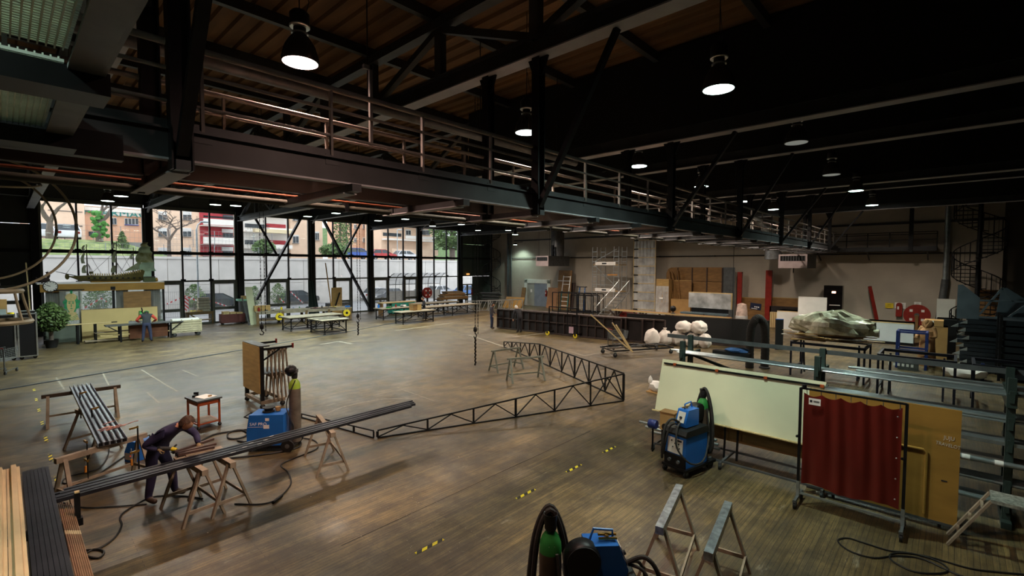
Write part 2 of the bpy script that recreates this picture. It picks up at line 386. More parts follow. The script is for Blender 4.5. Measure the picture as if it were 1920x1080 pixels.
# ------------------------------------------------------------------ windows
FRAME = mat('grey aluminium window frame', '53564f', .45, .4, .12, 3)
ZT_, ZM, ZL = 7.75, 4.9, 3.0
doors = {0: (), 1: (0, 2), 2: (1,), 3: (1,), 4: (0, 2), 5: ()}
say = ['with the model ship in front', 'with the stacked boxes and red chest below', 'with the crossing braces left of the middle', 'with the falling brace and leaning broom stick', 'with parked white cars behind it', 'with the arched shelter behind it']
for k in range(6):
    x0, x1 = BX[k]+.2 + (.12 if k == 0 else 0), BX[k+1]-.2; w = (x1-x0)/3
    t = Thing(f'window_{k+1}', 'tall glazed window bay ' + say[k], None, (x0, YW, 0), kind='structure'); X = x1-x0
    t.bb('head', FRAME, 0, -.06, ZT_, X, .1, ZT_+.2)
    t.bb('jamb', FRAME, -.06, -.06, 0, .09, .1, ZT_); t.bb('jamb', FRAME, X-.09, -.06, 0, X+.06, .1, ZT_)
    t.bb('middle_rail', BLACKST, 0, -.12, ZM-.1, X, .06, ZM+.1); t.bb('lower_rail', FRAME, 0, -.08, ZL-.05, X, .06, ZL+.06)
    t.bb('sill', FRAME, 0, -.06, 0, X, .1, .12)
    for i in (1, 2):
        t.bb('mullion', BLACKST, i*w-.045, -.07, .1, i*w+.045, .08, ZT_)
        for zz in (ZM, ZL): t.bb('bracket', BLACKST, i*w-.14, -.16, zz-.02, i*w+.14, -.06, zz+.15)
    for i in range(3):
        a, b = i*w+.05, (i+1)*w-.05
        t.bb('pane', GLASS, a, .0, ZM+.1, b, .012, ZT_); t.bb('pane', GLASS, a, .0, ZL+.06, b, .012, ZM-.1)
        if i in doors[k]:
            for (p, q) in ((a-.02, a+.16), (b-.16, b+.02)): t.bb('door_stile', FRAME, p, -.07, .1, q, .07, ZL-.05)
            t.bb('door_top_rail', FRAME, a, -.06, ZL-.22, b, .06, ZL-.05); t.bb('door_lock_rail', FRAME, a, -.06, .95, b, .06, 1.15)
            t.bb('door_closer', GREYST, b-.5, -.12, ZL-.2, b-.1, -.06, ZL-.06); t.tube('door_handle', BLACKST, (b-.08, -.13, 1.35), (b-.08, -.13, 1.62), .02)
            t.bb('pane', GLASS, a+.14, 0, 1.15, b-.14, .012, ZL-.2); t.bb('pane', GLASS, a+.14, 0, .14, b-.14, .012, .95)
        else: t.bb('pane', GLASS, a, 0, .12, b, .012, ZL-.05)
# small window in the solid left bay and the glazed door in the corner bay
t = Thing('window_7', 'small bright window in the solid bay at the far left', None, (-1.4, YW, 0), kind='structure')
t.bb('frame', FRAME, 0, -.05, 2.8, 2.5, .12, 2.95); t.bb('frame', FRAME, 0, -.05, 1.0, 2.5, .12, 1.15); t.bb('pane', GLASS, 0, 0, 1.15, 2.2, .012, 2.8)
t.bb('jamb', FRAME, 2.0, -.05, 1.15, 2.5, .12, 2.8); t.bb('lower_panel', CLAD, 0, -.02, 0, 2.7, .12, 1.0); t.bb('mid_rail', FRAME, 0, -.05, 1.9, 2.1, .06, 2.1)
t = Thing('door_1', 'narrow glazed double door in the dark corner bay', None, (33.3, YW, 0), kind='structure')
for p, q in ((0, .1), (.68, .82), (1.4, 1.5)): t.bb('stile', FRAME, p, -.06, 0, q, .08, 2.1)
for z in (0, 1.0, 2.05): t.bb('rail', FRAME, 0, -.06, z, 1.5, .08, z+.12)
for p, q in ((.1, .68), (.82, 1.4)): t.bb('pane', GLASS, p, 0, .12, q, .012, 1.0); t.bb('pane', GLASS, p, 0, 1.12, q, .012, 2.05)
t.bb('fanlight', GLASS, 0, 0, 2.17, 1.5, .012, 2.95); t.bb('exit_light', mat('amber exit lamp', 'ffb060', .5, 0, 0, emit=1.2), .6, -.14, 3.15, .95, -.04, 3.3)
# grey door in the beige wall
DOORG = mat('grey steel door', '7d8794', .45, .2, .1, 2); DOORW = mat('white door frame', 'cfd3cc', .6, 0, .05, 2)
t = Thing('door_2', 'grey steel double door with a white frame in the beige wall', None, (XW, 31.4, 0), kind='structure')
t.bb('frame_side', DOORW, -.08, -1.75, 0, .02, -1.35, 2.7); t.bb('frame_side', DOORW, -.08, 1.3, 0, .02, 1.7, 2.7); t.bb('frame_head', DOORW, -.08, -1.75, 2.35, .02, 1.7, 2.75)
t.bb('leaf', DOORG, -.03, -1.35, 0, -.005, .35, 2.35); l = t.bb('leaf', mat('pale door leaf', '9a9d95', .5, 0, .08, 2), -.03, .37, 0, -.005, 1.3, 2.35)
t.tube('handle', GALV, (-.1, .2, 1.05), (-.1, .32, 1.05), .02); t.bb('notice', PAPER, -.035, .65, 1.4, -.03, .9, 1.7)
# horizontal service pipe on the end wall and vertical pipes at the corner
t = Thing('wall_pipe', 'thin dark service pipe running along the beige end wall', 'pipe', (XW-.12, 0, 4.93)); t.tube('pipe_run', BLACKST, (0, -1.6, 0), (0, 35.6, 0), .035)
for i in range(8): t.bb('clip', BLACKST, -.03, i*4.5, -.05, .12, i*4.5+.06, .05)
t = Thing('corner_pipe', 'bundle of tall grey pipes standing at the dark corner', 'pipe', (XW-.2, 34.9, 0))
for i, (d, r) in enumerate(((0, .07), (.3, .05), (.5, .09))): t.tube('riser', GREYST, (0, d, 0), (0, d, 7.6), r)
t = Thing('downpipe', 'tall dark drain pipe on the end wall left of the spiral staircase', 'pipe', (XW-.22, .4, 0)); t.tube('lower_pipe', GREYST, (0, .28, 0), (0, 0, 3.4), .17); t.tube('upper_pipe', GALV, (0, 0, 3.4), (0, 0, 8.2), .13)
# ================================================================== lamps
SHADE = mat('ribbed lamp reflector', '4b4a48', .35, .5, .15, 6)
LENSES = {'warm': mat('warm lamp lens', 'ffd8d2', .4, 0, 0, emit=14), 'cool': mat('cool lamp lens', 'd6fff2', .4, 0, 0, emit=14), 'white': mat('white lamp lens', 'e6fff6', .4, 0, 0, emit=8), 'dim': mat('dim lamp lens', 'b9c0bb', .4, 0, 0, emit=.25)}
LCOL = {'warm': (1, .62, .48), 'cool': (.78, 1, .88), 'white': (.84, 1, .94), 'mid': (1, .82, .66)}
def lamp_body(t, lens):
    mb = MB(); n = 28
    prof = [(.245, 0), (.25, .02), (.235, .1), (.2, .22), (.15, .31), (.105, .37), (.09, .4)]
    mb.lathe(prof, n)
    for i in range(n):
        a = 2*math.pi*i/n; mb.path([(r*1.015*math.cos(a), r*1.015*math.sin(a), z) for r, z in prof[1:6]], .006, 3)
    t.part('reflector', SHADE, mb)
    t.part('lens', LENSES[lens], MB().lathe([(.0, -.004), (.2, -.006), (.237, .0), (.237, .01)], 28))
    t.part('collar', ALU, MB().lathe([(.1, .395), (.115, .4), (.115, .415), (.1, .42)], 20)); t.part('neck', BLACKST, MB().lathe([(.085, .4), (.085, .5)], 16))
    t.part('ballast_housing', BLACKST, MB().lathe([(.12, .5), (.135, .52), (.135, .68), (.1, .72), (.03, .73)], 16))
    t.part('ring', ALU, MB().lathe([(.13, .49), (.14, .5), (.14, .515), (.13, .52)], 20))
    t.part('suspension_cable', RUBBER, MB().tube((0, 0, .73), (0, 0, 2.57), .008, 5).path([(.09, 0, .7), (.14, 0, .9), (.06, 0, 1.1), (.02, 0, 1.3)], .006, 5))
protos = {}
LAMPS = [ # pixel, kind, colour, power factor, label
 ((563, 118), 'warm', 'warm', .9, 'pink glowing bell lamp above the near walkway railing'), ((1347, 168), 'cool', 'cool', .85, 'bright cool white bell lamp hanging alone at the upper right'),
 ((987, 249), 'white', 'mid', .9, 'white bell lamp half hidden by the walkway hanger'), ((1197, 312), 'white', 'mid', .9, 'bell lamp hanging right behind the third truss hanger'),
 ((1493, 268), 'dim', None, 0, 'unlit bell lamp below the long pale flange at the upper right'), ((1559, 328), 'dim', None, 0, 'unlit bell lamp just above the right distant flanges'),
 ((1605, 358), 'cool', 'cool', .8, 'cool bell lamp left of the black ceiling vents'), ((1635, 385), 'cool', 'cool', .8, 'cool bell lamp highest over the end wall walkway'),
 ((1450, 393), 'white', 'mid', .8, 'warm white bell lamp beside the silver air duct'), ((1396, 378), 'white', 'mid', .8, 'warm white bell lamp left of the silver air duct'), ((1315, 350), 'white', 'mid', .8, 'bell lamp half hidden by a slanting hanger brace'),
 ((202, 377), 'white', 'white', 1.1, 'lower bell lamp above the pharmacy sign window'), ((227, 368), 'white', 'white', 1.1, 'upper bell lamp above the pharmacy sign window'),
 ((404, 384), 'white', 'white', 1.1, 'left bell lamp over the second window bay'), ((442, 386), 'white', 'white', 1.1, 'right bell lamp over the second window bay'),
 ((577, 406), 'white', 'white', 1.1, 'bell lamp beside the top of the rising brace'), ((630, 400), 'white', 'white', 1.1, 'bell lamp above the fourth window bay'),
 ((709, 414), 'white', 'white', 1.1, 'left bell lamp over the fifth window bay'), ((760, 411), 'white', 'white', 1.1, 'right bell lamp over the fifth window bay'),
 ((811, 424), 'white', 'mid', .7, 'left bell lamp over the sixth window bay'), ((865, 421), 'white', 'mid', .7, 'right bell lamp over the sixth window bay'),
 ((896, 432), 'white', 'mid', .7, 'small distant bell lamp near the dark corner'), ((953, 432), 'white', 'mid', .7, 'upper small bell lamp at the beige wall corner')]
ADDED_LAMPS = []                                   # added fill lamps, unseen behind the catwalk and sixth truss and beside the viewer
nth = ["first", "second", "third", "fourth", "fifth", "sixth"]
for i, x in enumerate((3.0, 7.9, 12.7, 17.5, 22.4, 27.6)): ADDED_LAMPS.append(((x, 16.0, 7.0), 'white', 'mid', .85, f'added fill lamp unseen behind the catwalk, {nth[i]} from the left'))
for i, y in enumerate((3.0, 9.0, 15.0, 21.0, 27.0)): ADDED_LAMPS.append(((30.3, y, 8.3), 'white', 'mid', 1.0, f'added fill lamp unseen behind the sixth truss, {nth[i]} from the right'))
ADDED_LAMPS += [((3.1, 2.96, 7.0), 'warm', 'warm', .4, 'added unseen pink lamp above the viewer right of the overhead walkway'), ((-1.9, 3.0, 7.0), 'cool', 'cool', .8, 'added unseen cool lamp above the overhead walkway')]
for (px, kind, colr, pw, lab) in LAMPS + ADDED_LAMPS:
    p = G(px[0], px[1], 7.0) if len(px) == 2 else Vector(px)
    if kind not in protos:
        t = Thing('bell_lamp', lab, 'lamp', p, group='bell lamps under the roof'); lamp_body(t, kind); protos[kind] = t
    else: t = protos[kind].copy(p, 0, lab)
    if p.z > 7.5:
        for ch in t.o.children:
            if ch.name.startswith('suspension_cable'): ch.scale.z = (9.57-p.z)/2.57
    if colr:
        ld = bpy.data.lights.new('lamp_beam', 'SPOT'); ld.energy = LAMP_W*pw*3; ld.color = LCOL[colr]; ld.spot_size = R(150); ld.spot_blend = .75; ld.shadow_soft_size = .2
        lo = bpy.data.objects.new('lamp_beam', ld); link(lo, t.o); lo.location = (0, 0, -.06)
# spotlight on the end wall above the grey door
p = G(966, 440, 6.6); t = Thing('wall_floodlight', 'small black floodlight aimed at the wall above the grey door', 'lamp', p)
t.part('housing', BLACKST, MB().lathe([(.06, .4), (.13, .3), (.14, .1), (.24, 0)], 16)); t.part('lens', LENSES['cool'], MB().lathe([(0, -.01), (.22, -.01), (.22, 0)], 16)); t.tube('stem', BLACKST, (0, 0, .4), (0, 0, .9), .03)
p = Vector((36.3, 33.4, 6.3)); t2 = Thing('door_lamp', 'shaded lamp lighting the beige wall over the grey door', 'lamp', p)
t2.part('shade', SHADE, MB().lathe([(.22, 0), (.18, .12), (.06, .2)], 16)); t2.part('bulb', LENSES['cool'], MB().lathe([(0, -.01), (.18, -.01), (.18, 0)], 16)); t2.tube('arm', BLACKST, (0, 0, .2), (1.15, 0, .35), .025)
ld = bpy.data.lights.new('lamp_beam', 'SPOT'); ld.energy = 420; ld.color = (.72, 1, .86); ld.spot_size = R(125); ld.spot_blend = .7; ld.shadow_soft_size = .12
lo = bpy.data.objects.new('lamp_beam', ld); link(lo, t2.o); lo.location = (0, 0, -.05); lo.rotation_euler = (0, R(-12), 0)
# ================================================================== walkways
def grating(w, l, sp=.05, cs=.12, b=.004):
    mb = MB()
    for i in range(int(w/sp)+1): mb.box(i*sp-b, 0, -.02, i*sp+b, l, .02)
    for j in range(int(l/cs)+1): mb.box(0, j*cs-.006, -.008, w, j*cs+.006, .008)
    return mb
GRATE = mat('steel grating', 'd2b49c', .6, .05, .2, 3)
t = Thing('suspended_catwalk', 'long dark steel catwalk hung from the trusses with pipe railings', 'catwalk', (0, 5.5, 5.1))
cw = 1.25
for y, nm in ((0, 'near_beam'), (cw, 'far_beam')):
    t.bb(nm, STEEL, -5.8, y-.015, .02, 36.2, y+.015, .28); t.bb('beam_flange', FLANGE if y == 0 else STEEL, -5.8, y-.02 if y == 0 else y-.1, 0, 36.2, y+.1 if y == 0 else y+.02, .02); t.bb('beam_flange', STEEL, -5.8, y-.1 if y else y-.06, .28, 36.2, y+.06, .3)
gb = MB()
for i in range(26): gb.box(0, i*.046-.004, -.01, 1.72, i*.046+.004, .01)
for j in range(15): gb.box(j*.122, 0, -.004, j*.122+.012, cw-.06, .004)
gm = gb.mesh('deck_grating', False, False); gm.materials.append(GRATE)
x = -4.0
while x < 35: 
    t.part('deck_grating', GRATE, gm, loc=(x+.02, .03, .24), kind='stuff'); x += 1.773
x = BX[0]-3*1.773
while x < 35:
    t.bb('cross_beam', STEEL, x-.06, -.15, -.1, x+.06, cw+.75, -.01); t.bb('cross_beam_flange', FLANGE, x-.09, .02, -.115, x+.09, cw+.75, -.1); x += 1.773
for y in (0, cw):
    for z, r in ((1.1, .034), (.86, .02), (.55, .018)): t.tube('rail', RAILST, (-2.6, y, z), (35.6, y, z), r)
    x = BX[0]-3*1.33+(.2 if y == 0 else .75)
    while x < 35.5: t.bar('rail_post', RAILST, (x, y, .3), (x, y, 1.1), .045, .03); t.bb('post_foot', STEEL, x-.08, y-.02, .2, x+.08, y+.03, .32); x += 1.33
    t.bb('toe_board', STEEL, -2.6, y-.004, .3, 35.6, y+.004, .38)
for k, x in enumerate(BX):
    zt = CZ[k]-5.1
    for y in (-.06, cw-.05):
        t.bb('hanger', BLACKST, x-.09, y-.01, -.1, x+.09, y+.01, zt); t.bb('hanger_flange', BLACKST, x-.09, y-.08, -.1, x-.075, y+.08, zt); t.bb('hanger_flange', BLACKST, x+.075, y-.08, -.1, x+.09, y+.08, zt)
        t.part('gusset', BLACKST, MB().prism([(y-.22, zt), (y+.22, zt), (y+.1, zt-.3), (y-.1, zt-.3)], 'x', x-.02, x+.02))
    t.bar('hanger_brace', BLACKST, (x, -.1, .05), (x, -1.62, zt), .1, .08)
t.bb('hook_post', RAILST, 3.28, .05, .55, 3.32, .09, 1.55); t.bb('hook_arm', RAILST, 3.2, .05, 1.5, 3.32, .09, 1.55)
t.bar('plank', mat('orange brown board', '9a6a2c', .6, 0, .15, 2, stretch=(.5, 4, 4)), (-.6, cw+.05, .42), (.75, cw+.05, .42), .03, .16)
# overhead walkway beside the viewer
t = Thing('overhead_walkway', 'grating walkway overhead at the upper left with wide channel edges', 'catwalk', (0, 0, 5.1))
for x in (.4, -1.1):
    t.bb('edge_channel', GREYST, x-.01, 1.0, 0, x+.01, 5.4, .3); t.bb('channel_flange', GREYST, x-.14 if x > 0 else x, 1.0, 0, x if x > 0 else x+.14, 5.4, .02)
for y in (1.2, 3.35, 5.05): t.bb('cross_beam', BLACKST, -1.6, y, -.1, .43, y+.28, .02)
LG = mat('bright walkway grating', 'c8cfc2', .5, .3, .15, 3)
g2 = grating(1.34, 1.72, .03, .03, .003).mesh('walkway_grating', False, False); g2.materials.append(LG)
for y in (1.55, 3.5): t.part('walkway_grating', LG, g2, loc=(-1.08, y, .08), kind='stuff')
t.bb('end_beam', BLACKST, -2.8, 5.3, -.1, .75, 5.42, .12)
# end wall walkway
t = Thing('end_wall_walkway', 'narrow railed walkway along the beige end wall towards the spiral staircase', 'catwalk', (36.2, 0, 5.05))
t.bb('edge_beam', STEEL, -.02, .8, 0, .02, 7.2, .26); t.bb('deck', GRATE, 0, .8, .2, 1.2, 7.2, .24); t.bb('deck_far_edge', STEEL, 1.2, .8, 0, 1.25, 7.2, .26)
for z in (1.1, .98, .66): t.tube('rail', BLACKST, (0, .8, z), (0, 6.1, z), .022)
for i in range(6): t.bar('rail_post', BLACKST, (0, .8+i*1.06, .2), (0, .8+i*1.06, 1.1), .05, .04)
t.bar('hanger', BLACKST, (0, 1.95, -.1), (0, 1.95, 3.0), .2, .16)
for y in (1.2, 4.0, 6.6): t.bar('wall_bracket', STEEL, (0, y, 0), (1.25, y, -.5), .06, .06)
# pipes under the catwalk
COPP = mat('copper service pipe', '34362e', .7, .1, .2, 4)
t = Thing('service_pipe', 'long brassy service pipe slung under the far side of the catwalk', 'pipe', (0, 7.3, 5.03))
t.tube('pipe_run', COPP, (-3, 0, 0), (34, 0, 0), .045, 12); t.tube('small_pipe', mat('thin copper pipe', '6e3a20', .7, .1, .1, 4), (-3, -.1, .09), (34, -.1, .09), .018, 8)
for i in range(14): t.bb('pipe_clip', BLACKST, -1.5+i*2.66, -.05, -.06, -1.44+i*2.66, .05, .12)
t = Thing('roof_pipe', 'thick dark pipe running high beside the catwalk', 'pipe', (0, 8.2, 7.1)); t.tube('pipe_run', GREYST, (-2, 0, 0), (11.5, 0, 0), .09, 12)
for i in range(5): t.tube('hanger_rod', BLACKST, (-1+i*2.9, 0, 0), (-1+i*2.9, 0, 2.3), .012, 5)
# hanging cable ducts box at the top centre
p = G(880, 30, 7.6); t = Thing('ceiling_tray', 'pale metal tray end hanging at the top centre under the roof', 'tray', (4.1, 4.6, 7.75)); t.bb('tray_pan', GREYST, -1.6, -.25, 0, .0, .25, .03); t.bb('tray_lip', GREYST, -1.6, -.25, .03, 0, -.24, .12); t.bb('tray_lip', GREYST, -1.6, .24, .03, 0, .25, .12)
for x in (-1.4, -.3): t.tube('rod', BLACKST, (x, 0, .03), (x, 0, 1.6), .01, 5)
# ================================================================== outside the windows
ASPH = mat('pale wet asphalt', '8d8c8c', .5, 0, .12, .6); GRASS = mat('green grass bank', '6f8f4c', .9, 0, .35, 1.5, bump=.5, hx2='a0a870')
CONC = mat('pale concrete', 'dcd7d0', .85, 0, .08, .5); PEACH = mat('peach render', 'ecccb0', .85, 0, .06, .4); PEACH2 = mat('orange peach render', 'e6b898', .85, 0, .06, .4)
RENDW = mat('white render', 'ece7de', .85, 0, .05, .6); REDW = mat('red facade panel', 'a8323a', .7, 0, .12, 1); DARKGL = mat('dark window glass', '3b4247', .2, 0, .25, 2); SHUT = mat('white roller shutter', 'dcdad6', .7, 0, .06, 3)
BARK = mat('grey brown bark', '6e6259', .9, 0, .25, 3); LEAF = mat('dark green leaves', '3f5b34', .8, 0, .4, 4, hx2='6d8a4c'); LEAF2 = mat('ivy leaves', '4f8a3e', .8, 0, .35, 5)
struct('ground_outside', ASPH, MB().box(-40, YW+.21, -.25, 90, 51, -.02), 'pale asphalt yard outside the windows')
struct('upper_road', ASPH, MB().box(-40, 56, 3.6, 110, 110, 4.9), 'raised road above the retaining wall')
rw = struct('retaining_wall', CONC, MB().box(-40, 51.1, -.2, 90, 51.6, 4.6), 'long concrete retaining wall beyond the yard')
RWT = Thing.__new__(Thing); RWT.o = rw
x = -6
while x < 64:
    for a, b in ((0, 2.28), (2.32, 4.62)): RWT.bb('panel', CONC, x+.02, 51.0, a, x+3.98, 51.12, b)
    RWT.bb('coping', CONC, x, 50.9, 4.66, x+3.99, 51.7, 4.86); x += 4
mb = MB(); rnd = random.Random(3)
mb.grid(lambda u, v: (-12+u*(21+3*v), 51.75+v*7, 4.7+(1.5*math.sin(min(1, v*1.3)*math.pi/2))*min(1, (1-u)*6)+rnd.uniform(-.1, .1)+.1), 40, 8)
solo('grass_bank', GRASS, mb, 'green grass bank on top of the retaining wall', 'grass', kind='stuff', smooth=True)
def building(name, label, x0p, x1p, yt, Y, m, dep=8, zb=3.0):
    a = GY(x0p, yt, Y); b = GY(x1p, yt, Y); zt = max(a.z, b.z)
    t = Thing(name, label, 'building', (a.x, Y, zb)); t.x0 = a.x; t.Y = Y; t.zb = zb; t.w = b.x-a.x
    t.bb('wall', m, 0, 0, 0, b.x-a.x, dep, zt-zb); return t
def frect(t, name, m, r, d0=-.12, d1=.05, parent=None):           # a facade piece over the pixel rectangle r
    a = GY(r[0], r[1], t.Y); b = GY(r[2], r[3], t.Y); zz = (a.z, b.z)
    return t.bb(name, m, a.x-t.x0, d0, min(zz)-t.zb, b.x-t.x0, d1, max(zz)-t.zb)
def fwin(t, r, sh=.4):
    frect(t, 'window', SHUT, r, -.1, .05); h = r[3]-r[1]
    frect(t, 'pane', DARKGL, (r[0]+.8, r[1]+h*sh, (r[0]+r[2])/2-.4, r[3]-.8), -.14, 0); frect(t, 'pane', DARKGL, ((r[0]+r[2])/2+.4, r[1]+h*sh, r[2]-.8, r[3]-.8), -.14, 0)
    frect(t, 'sill', mat('grey sill', '9a9a98', .7, 0, .05), (r[0]-.8, r[3], r[2]+.8, r[3]+.9), -.25, .05)
tA = building('pharmacy_building', 'low peach building with dark window strips and a pharmacy sign', 40, 266, 393, 66, PEACH2)
frect(tA, 'wall_bay', PEACH, (40, 370, 158, 455), -1.2, .3)
for y in (395, 421): frect(tA, 'window_strip', DARKGL, (74 if y > 400 else 88, y, 152, y+5), -1.26, -1.1)
frect(tA, 'sign_band', RENDW, (189, 395, 263, 407), -.2, .1)
o = tA.part('sign_lettering', mat('green sign lettering', '0d7f78', .5, 0, 0), text_mesh('PHARMACIE', 1.25, .03)); p = GY(227, 401.2, 66); o.location = (p.x-tA.x0, -.25, p.z-tA.zb); o.rotation_euler = (R(90), 0, 0); o.scale = (.92, .8, 1)
for r in ((207, 408, 219, 421),): fwin(tA, r, .1)
frect(tA, 'window', SHUT, (233, 409, 260, 422), -.1, .05); frect(tA, 'window_box', mat('blue sill', '2c4fa8', .6, 0, .05), (233, 421, 260, 423.4), -.2, .05)
for i in range(4): frect(tA, 'pane', DARKGL, (234+i*6.6, 410, 239+i*6.6, 420.5), -.15, 0)
frect(tA, 'garage_opening', DARKGL, (166, 434, 184, 443), -.1, .05); frect(tA, 'roof_planting', LEAF, (160, 388, 266, 394), 0, 3); frect(tA, 'cornice', RENDW, (158, 394, 266, 395), -.3, .1)
tB = building('apartment_block', 'peach apartment block with shuttered windows and red balconies', 284, 440, 380, 63, PEACH, 2.5)
for y in (396, 427, 464):
    for x in (296, 342): fwin(tB, (x, y, x+17, y+ (17 if y < 460 else 16)))
frect(tB, 'red_panel', REDW, (373, 380, 438, 480), -.15, .05)
for y in (411, 445): frect(tB, 'balcony_front', RENDW, (374, y, 433, y+14), -1.6, -1.4); frect(tB, 'balcony_slab', RENDW, (374, y+13, 433, y+15), -1.6, 0); frect(tB, 'balcony_rail', BLACKST, (374, y-2.2, 434, y-1.4), -1.58, -1.5)
for y in (395, 429, 463):
    fwin(tB, (381, y, 396, y+17), .3); frect(tB, 'shutter', SHUT, (415, y, 436, y+8), -.25, 0); frect(tB, 'pane', DARKGL, (417, y+8, 436, y+17), -.25, 0)
tC = building('balcony_block', 'white block with long balconies and a striped awning', 441, 540, 380, 63, RENDW, 5)
for y in (384, 419, 450):
    frect(tC, 'red_panel', REDW, (498, y, 535, y+9), -.15, .05); frect(tC, 'recess', DARKGL, (459, y, 495, y+9), -.15, .05); frect(tC, 'balcony_front', RENDW, (497, y+9, 540, y+17), -1.4, -1.2); frect(tC, 'balcony_slab', RENDW, (455, y+16, 540, y+18), -1.4, 0)
    frect(tC, 'balcony_rail', BLACKST, (456, y+4, 497, y+5), -1.4, -1.32)
    for i in range(9): frect(tC, 'baluster', BLACKST, (457+i*4.6, y+5, 457.5+i*4.6, y+16), -1.38, -1.34)
aw = mat('striped awning', 'd9c9a4', .8, 0, .25, 6, stretch=(6, 0, 0)); frect(tC, 'awning', aw, (466, 430, 538, 440), -2.2, -1.4)
tD = building('narrow_peach_block', 'narrow peach block right of the striped awning', 543, 604, 384, 64, PEACH, 5)
for y in (398, 440): fwin(tD, (548, y, 560, y+16), .2); fwin(tD, (590, y-6, 598, y+10), .2)
tE = building('far_peach_block', 'far peach block behind the cypress trees', 655, 716, 390, 74, PEACH2)
for y in (420, 445, 465):
    for x in (663, 680, 697): fwin(tE, (x, y, x+5, y+9), .2)
tF = building('terrace_block', 'low cream block with wide terraces and a garden wall', 714, 812, 392, 68, PEACH, 5)
for y in (402, 430): 
    frect(tF, 'recess', DARKGL, (718, y+6, 752, y+14), -.1, .05); frect(tF, 'balcony_front', RENDW, (752, y+12, 810, y+21), -1.4, -1.2); frect(tF, 'balcony_rail', BLACKST, (716, y+14, 753, y+16), -1.3, -1.2); fwin(tF, (760, y, 770, y+11), .2); fwin(tF, (790, y, 806, y+11), .2); frect(tF, 'balcony_slab', RENDW, (716, y+20, 810, y+22), -1.4, 0)
frect(tF, 'garden_wall', PEACH, (716, 467, 800, 480), -3.2, -3)
solo('hillside', LEAF, MB().grid(lambda u, v: (45+u*75, 84+v*25, 4+v*9+random.uniform(-.4, .4)), 12, 6), 'green wooded hillside rising behind the far blocks', 'hillside', kind='stuff')
# trees
def bare_tree(loc, h, seed, label, spread=.55, r0=.22, depth=4, ivy=0):
    rn = random.Random(seed); t = Thing('bare_tree', label, 'tree', loc); mb = MB(); tips = []
    def grow(p, d, l, r, k):
        q = p+d*l; mid = p+d*l*.5+Vector((rn.uniform(-.08, .08)*l, rn.uniform(-.08, .08)*l, 0)); mb.path([p, mid, q], r, 5, rs=[r, r*.85, r*.7]); tips.append(q)
        if k == 0: return
        for i in range(rn.choice((2, 3, 3))):
            a = rn.uniform(0, 2*math.pi); e = d+Vector((math.cos(a), math.sin(a), rn.uniform(-.1, .35)))*spread*rn.uniform(.7, 1.5)
            grow(q, e.normalized(), l*rn.uniform(.55, .85), r*.62, k-1)
    grow(Vector((0, 0, -.3)), Vector((0, 0, 1)), h*.36, r0, depth); t.part('branches', BARK, mb)
    if ivy:
        m2 = MB()
        for i in range(ivy): m2.add(*ico((rn.gauss(0, .3), rn.gauss(0, .25), rn.uniform(.3, h*.5)), rn.uniform(.1, .24), 1, .35, rnd=rn))
        t.part('ivy', LEAF2, m2, kind='stuff')
def leafy(name, loc, w, h, n, label, m=LEAF, shape='round', cat='tree', group=None, s=.09, z0=.15):
    rn = random.Random(hash(label) % 999); t = Thing(name, label, cat, loc, group=group); t.tube('trunk', BARK, (0, 0, -.2), (0, 0, h*.5), max(.04, w*.06), 7); mb = MB()
    for i in range(n):
        u = rn.random(); z = h*(z0+(1-z0)*u); rr = w*.5*(math.sin(math.pi*min(.97, u*.8+.15)) if shape == 'round' else (1-u)**.7)
        a = rn.uniform(0, 6.28); k = rn.random()**.5; c = Vector((rr*k*math.cos(a), rr*k*math.sin(a), z)); e = Vector((rn.gauss(0, 1), rn.gauss(0, 1), rn.gauss(0, .7))).normalized(); f = e.orthogonal().normalized(); ss = s*w*rn.uniform(.6, 1.3)
        mb.add([c-e*ss, c+f*ss*.5, c+e*ss, c-f*ss*.5], [(0, 1, 2, 3)])
    o = t.part('foliage', m, mb, smooth=False, kind='stuff'); return t
def on(px, py, Y): return GY(px, py, Y)
bare_tree(on(95, 449, 57), 5.0, 4, 'thick pollarded bare tree before the dark window strips', .6, .3)
bare_tree(on(187, 452, 56), 5.2, 9, 'leaning bare tree overgrown with green ivy under the sign', .7, .3, 4, 60)
bare_tree(on(318, 482, 52.4), 5.0, 12, 'wide bare tree in front of the shuttered peach block', .95, .2, 5)
leafy('cypress_tree', on(638, 478, 60), 2.2, 8, 900, 'tall cypress left of the far peach block', shape='cone'); leafy('cypress_tree', on(650, 478, 62), 2.0, 9.5, 900, 'taller cypress right beside the other cypress', shape='cone')
leafy('cypress_tree', on(230, 474, 55), 1.3, 1.9, 500, 'small dark cone tree below the pharmacy windows', shape='cone')
leafy('olive_tree', on(848, 486, 61), 8, 11, 2600, 'big dark evergreen tree in the last window bay', s=.05); leafy('olive_tree', on(806, 486, 75), 7, 10, 1500, 'dark tree behind the cream terrace block', s=.05)
leafy('shrub', on(495, 480, 53), 2.3, 1.7, 700, 'yellow green shrub on the wall behind the rising brace', LEAF, cat='shrub'); leafy('shrub', on(628, 484, 53), 3.6, 1.7, 800, 'low shrub on the wall below the cypresses', cat='shrub')
for i, (px, py, w, h, lab) in enumerate(((185, 590, 1.9, 2.6, 'young tree at the wall behind the painted sheet'), (365, 575, 1.8, 2.4, 'young tree at the wall behind the stacked boxes'), (522, 570, 1.6, 2.3, 'young tree at the wall behind the workbench'), (478, 566, 1.3, 2.1, 'young tree at the wall behind the upright board'))):
    leafy('young_tree', Vector((on(px, py, 49.5).x, 49.5, .0)), w, h, 700, lab, cat='tree', s=.06)
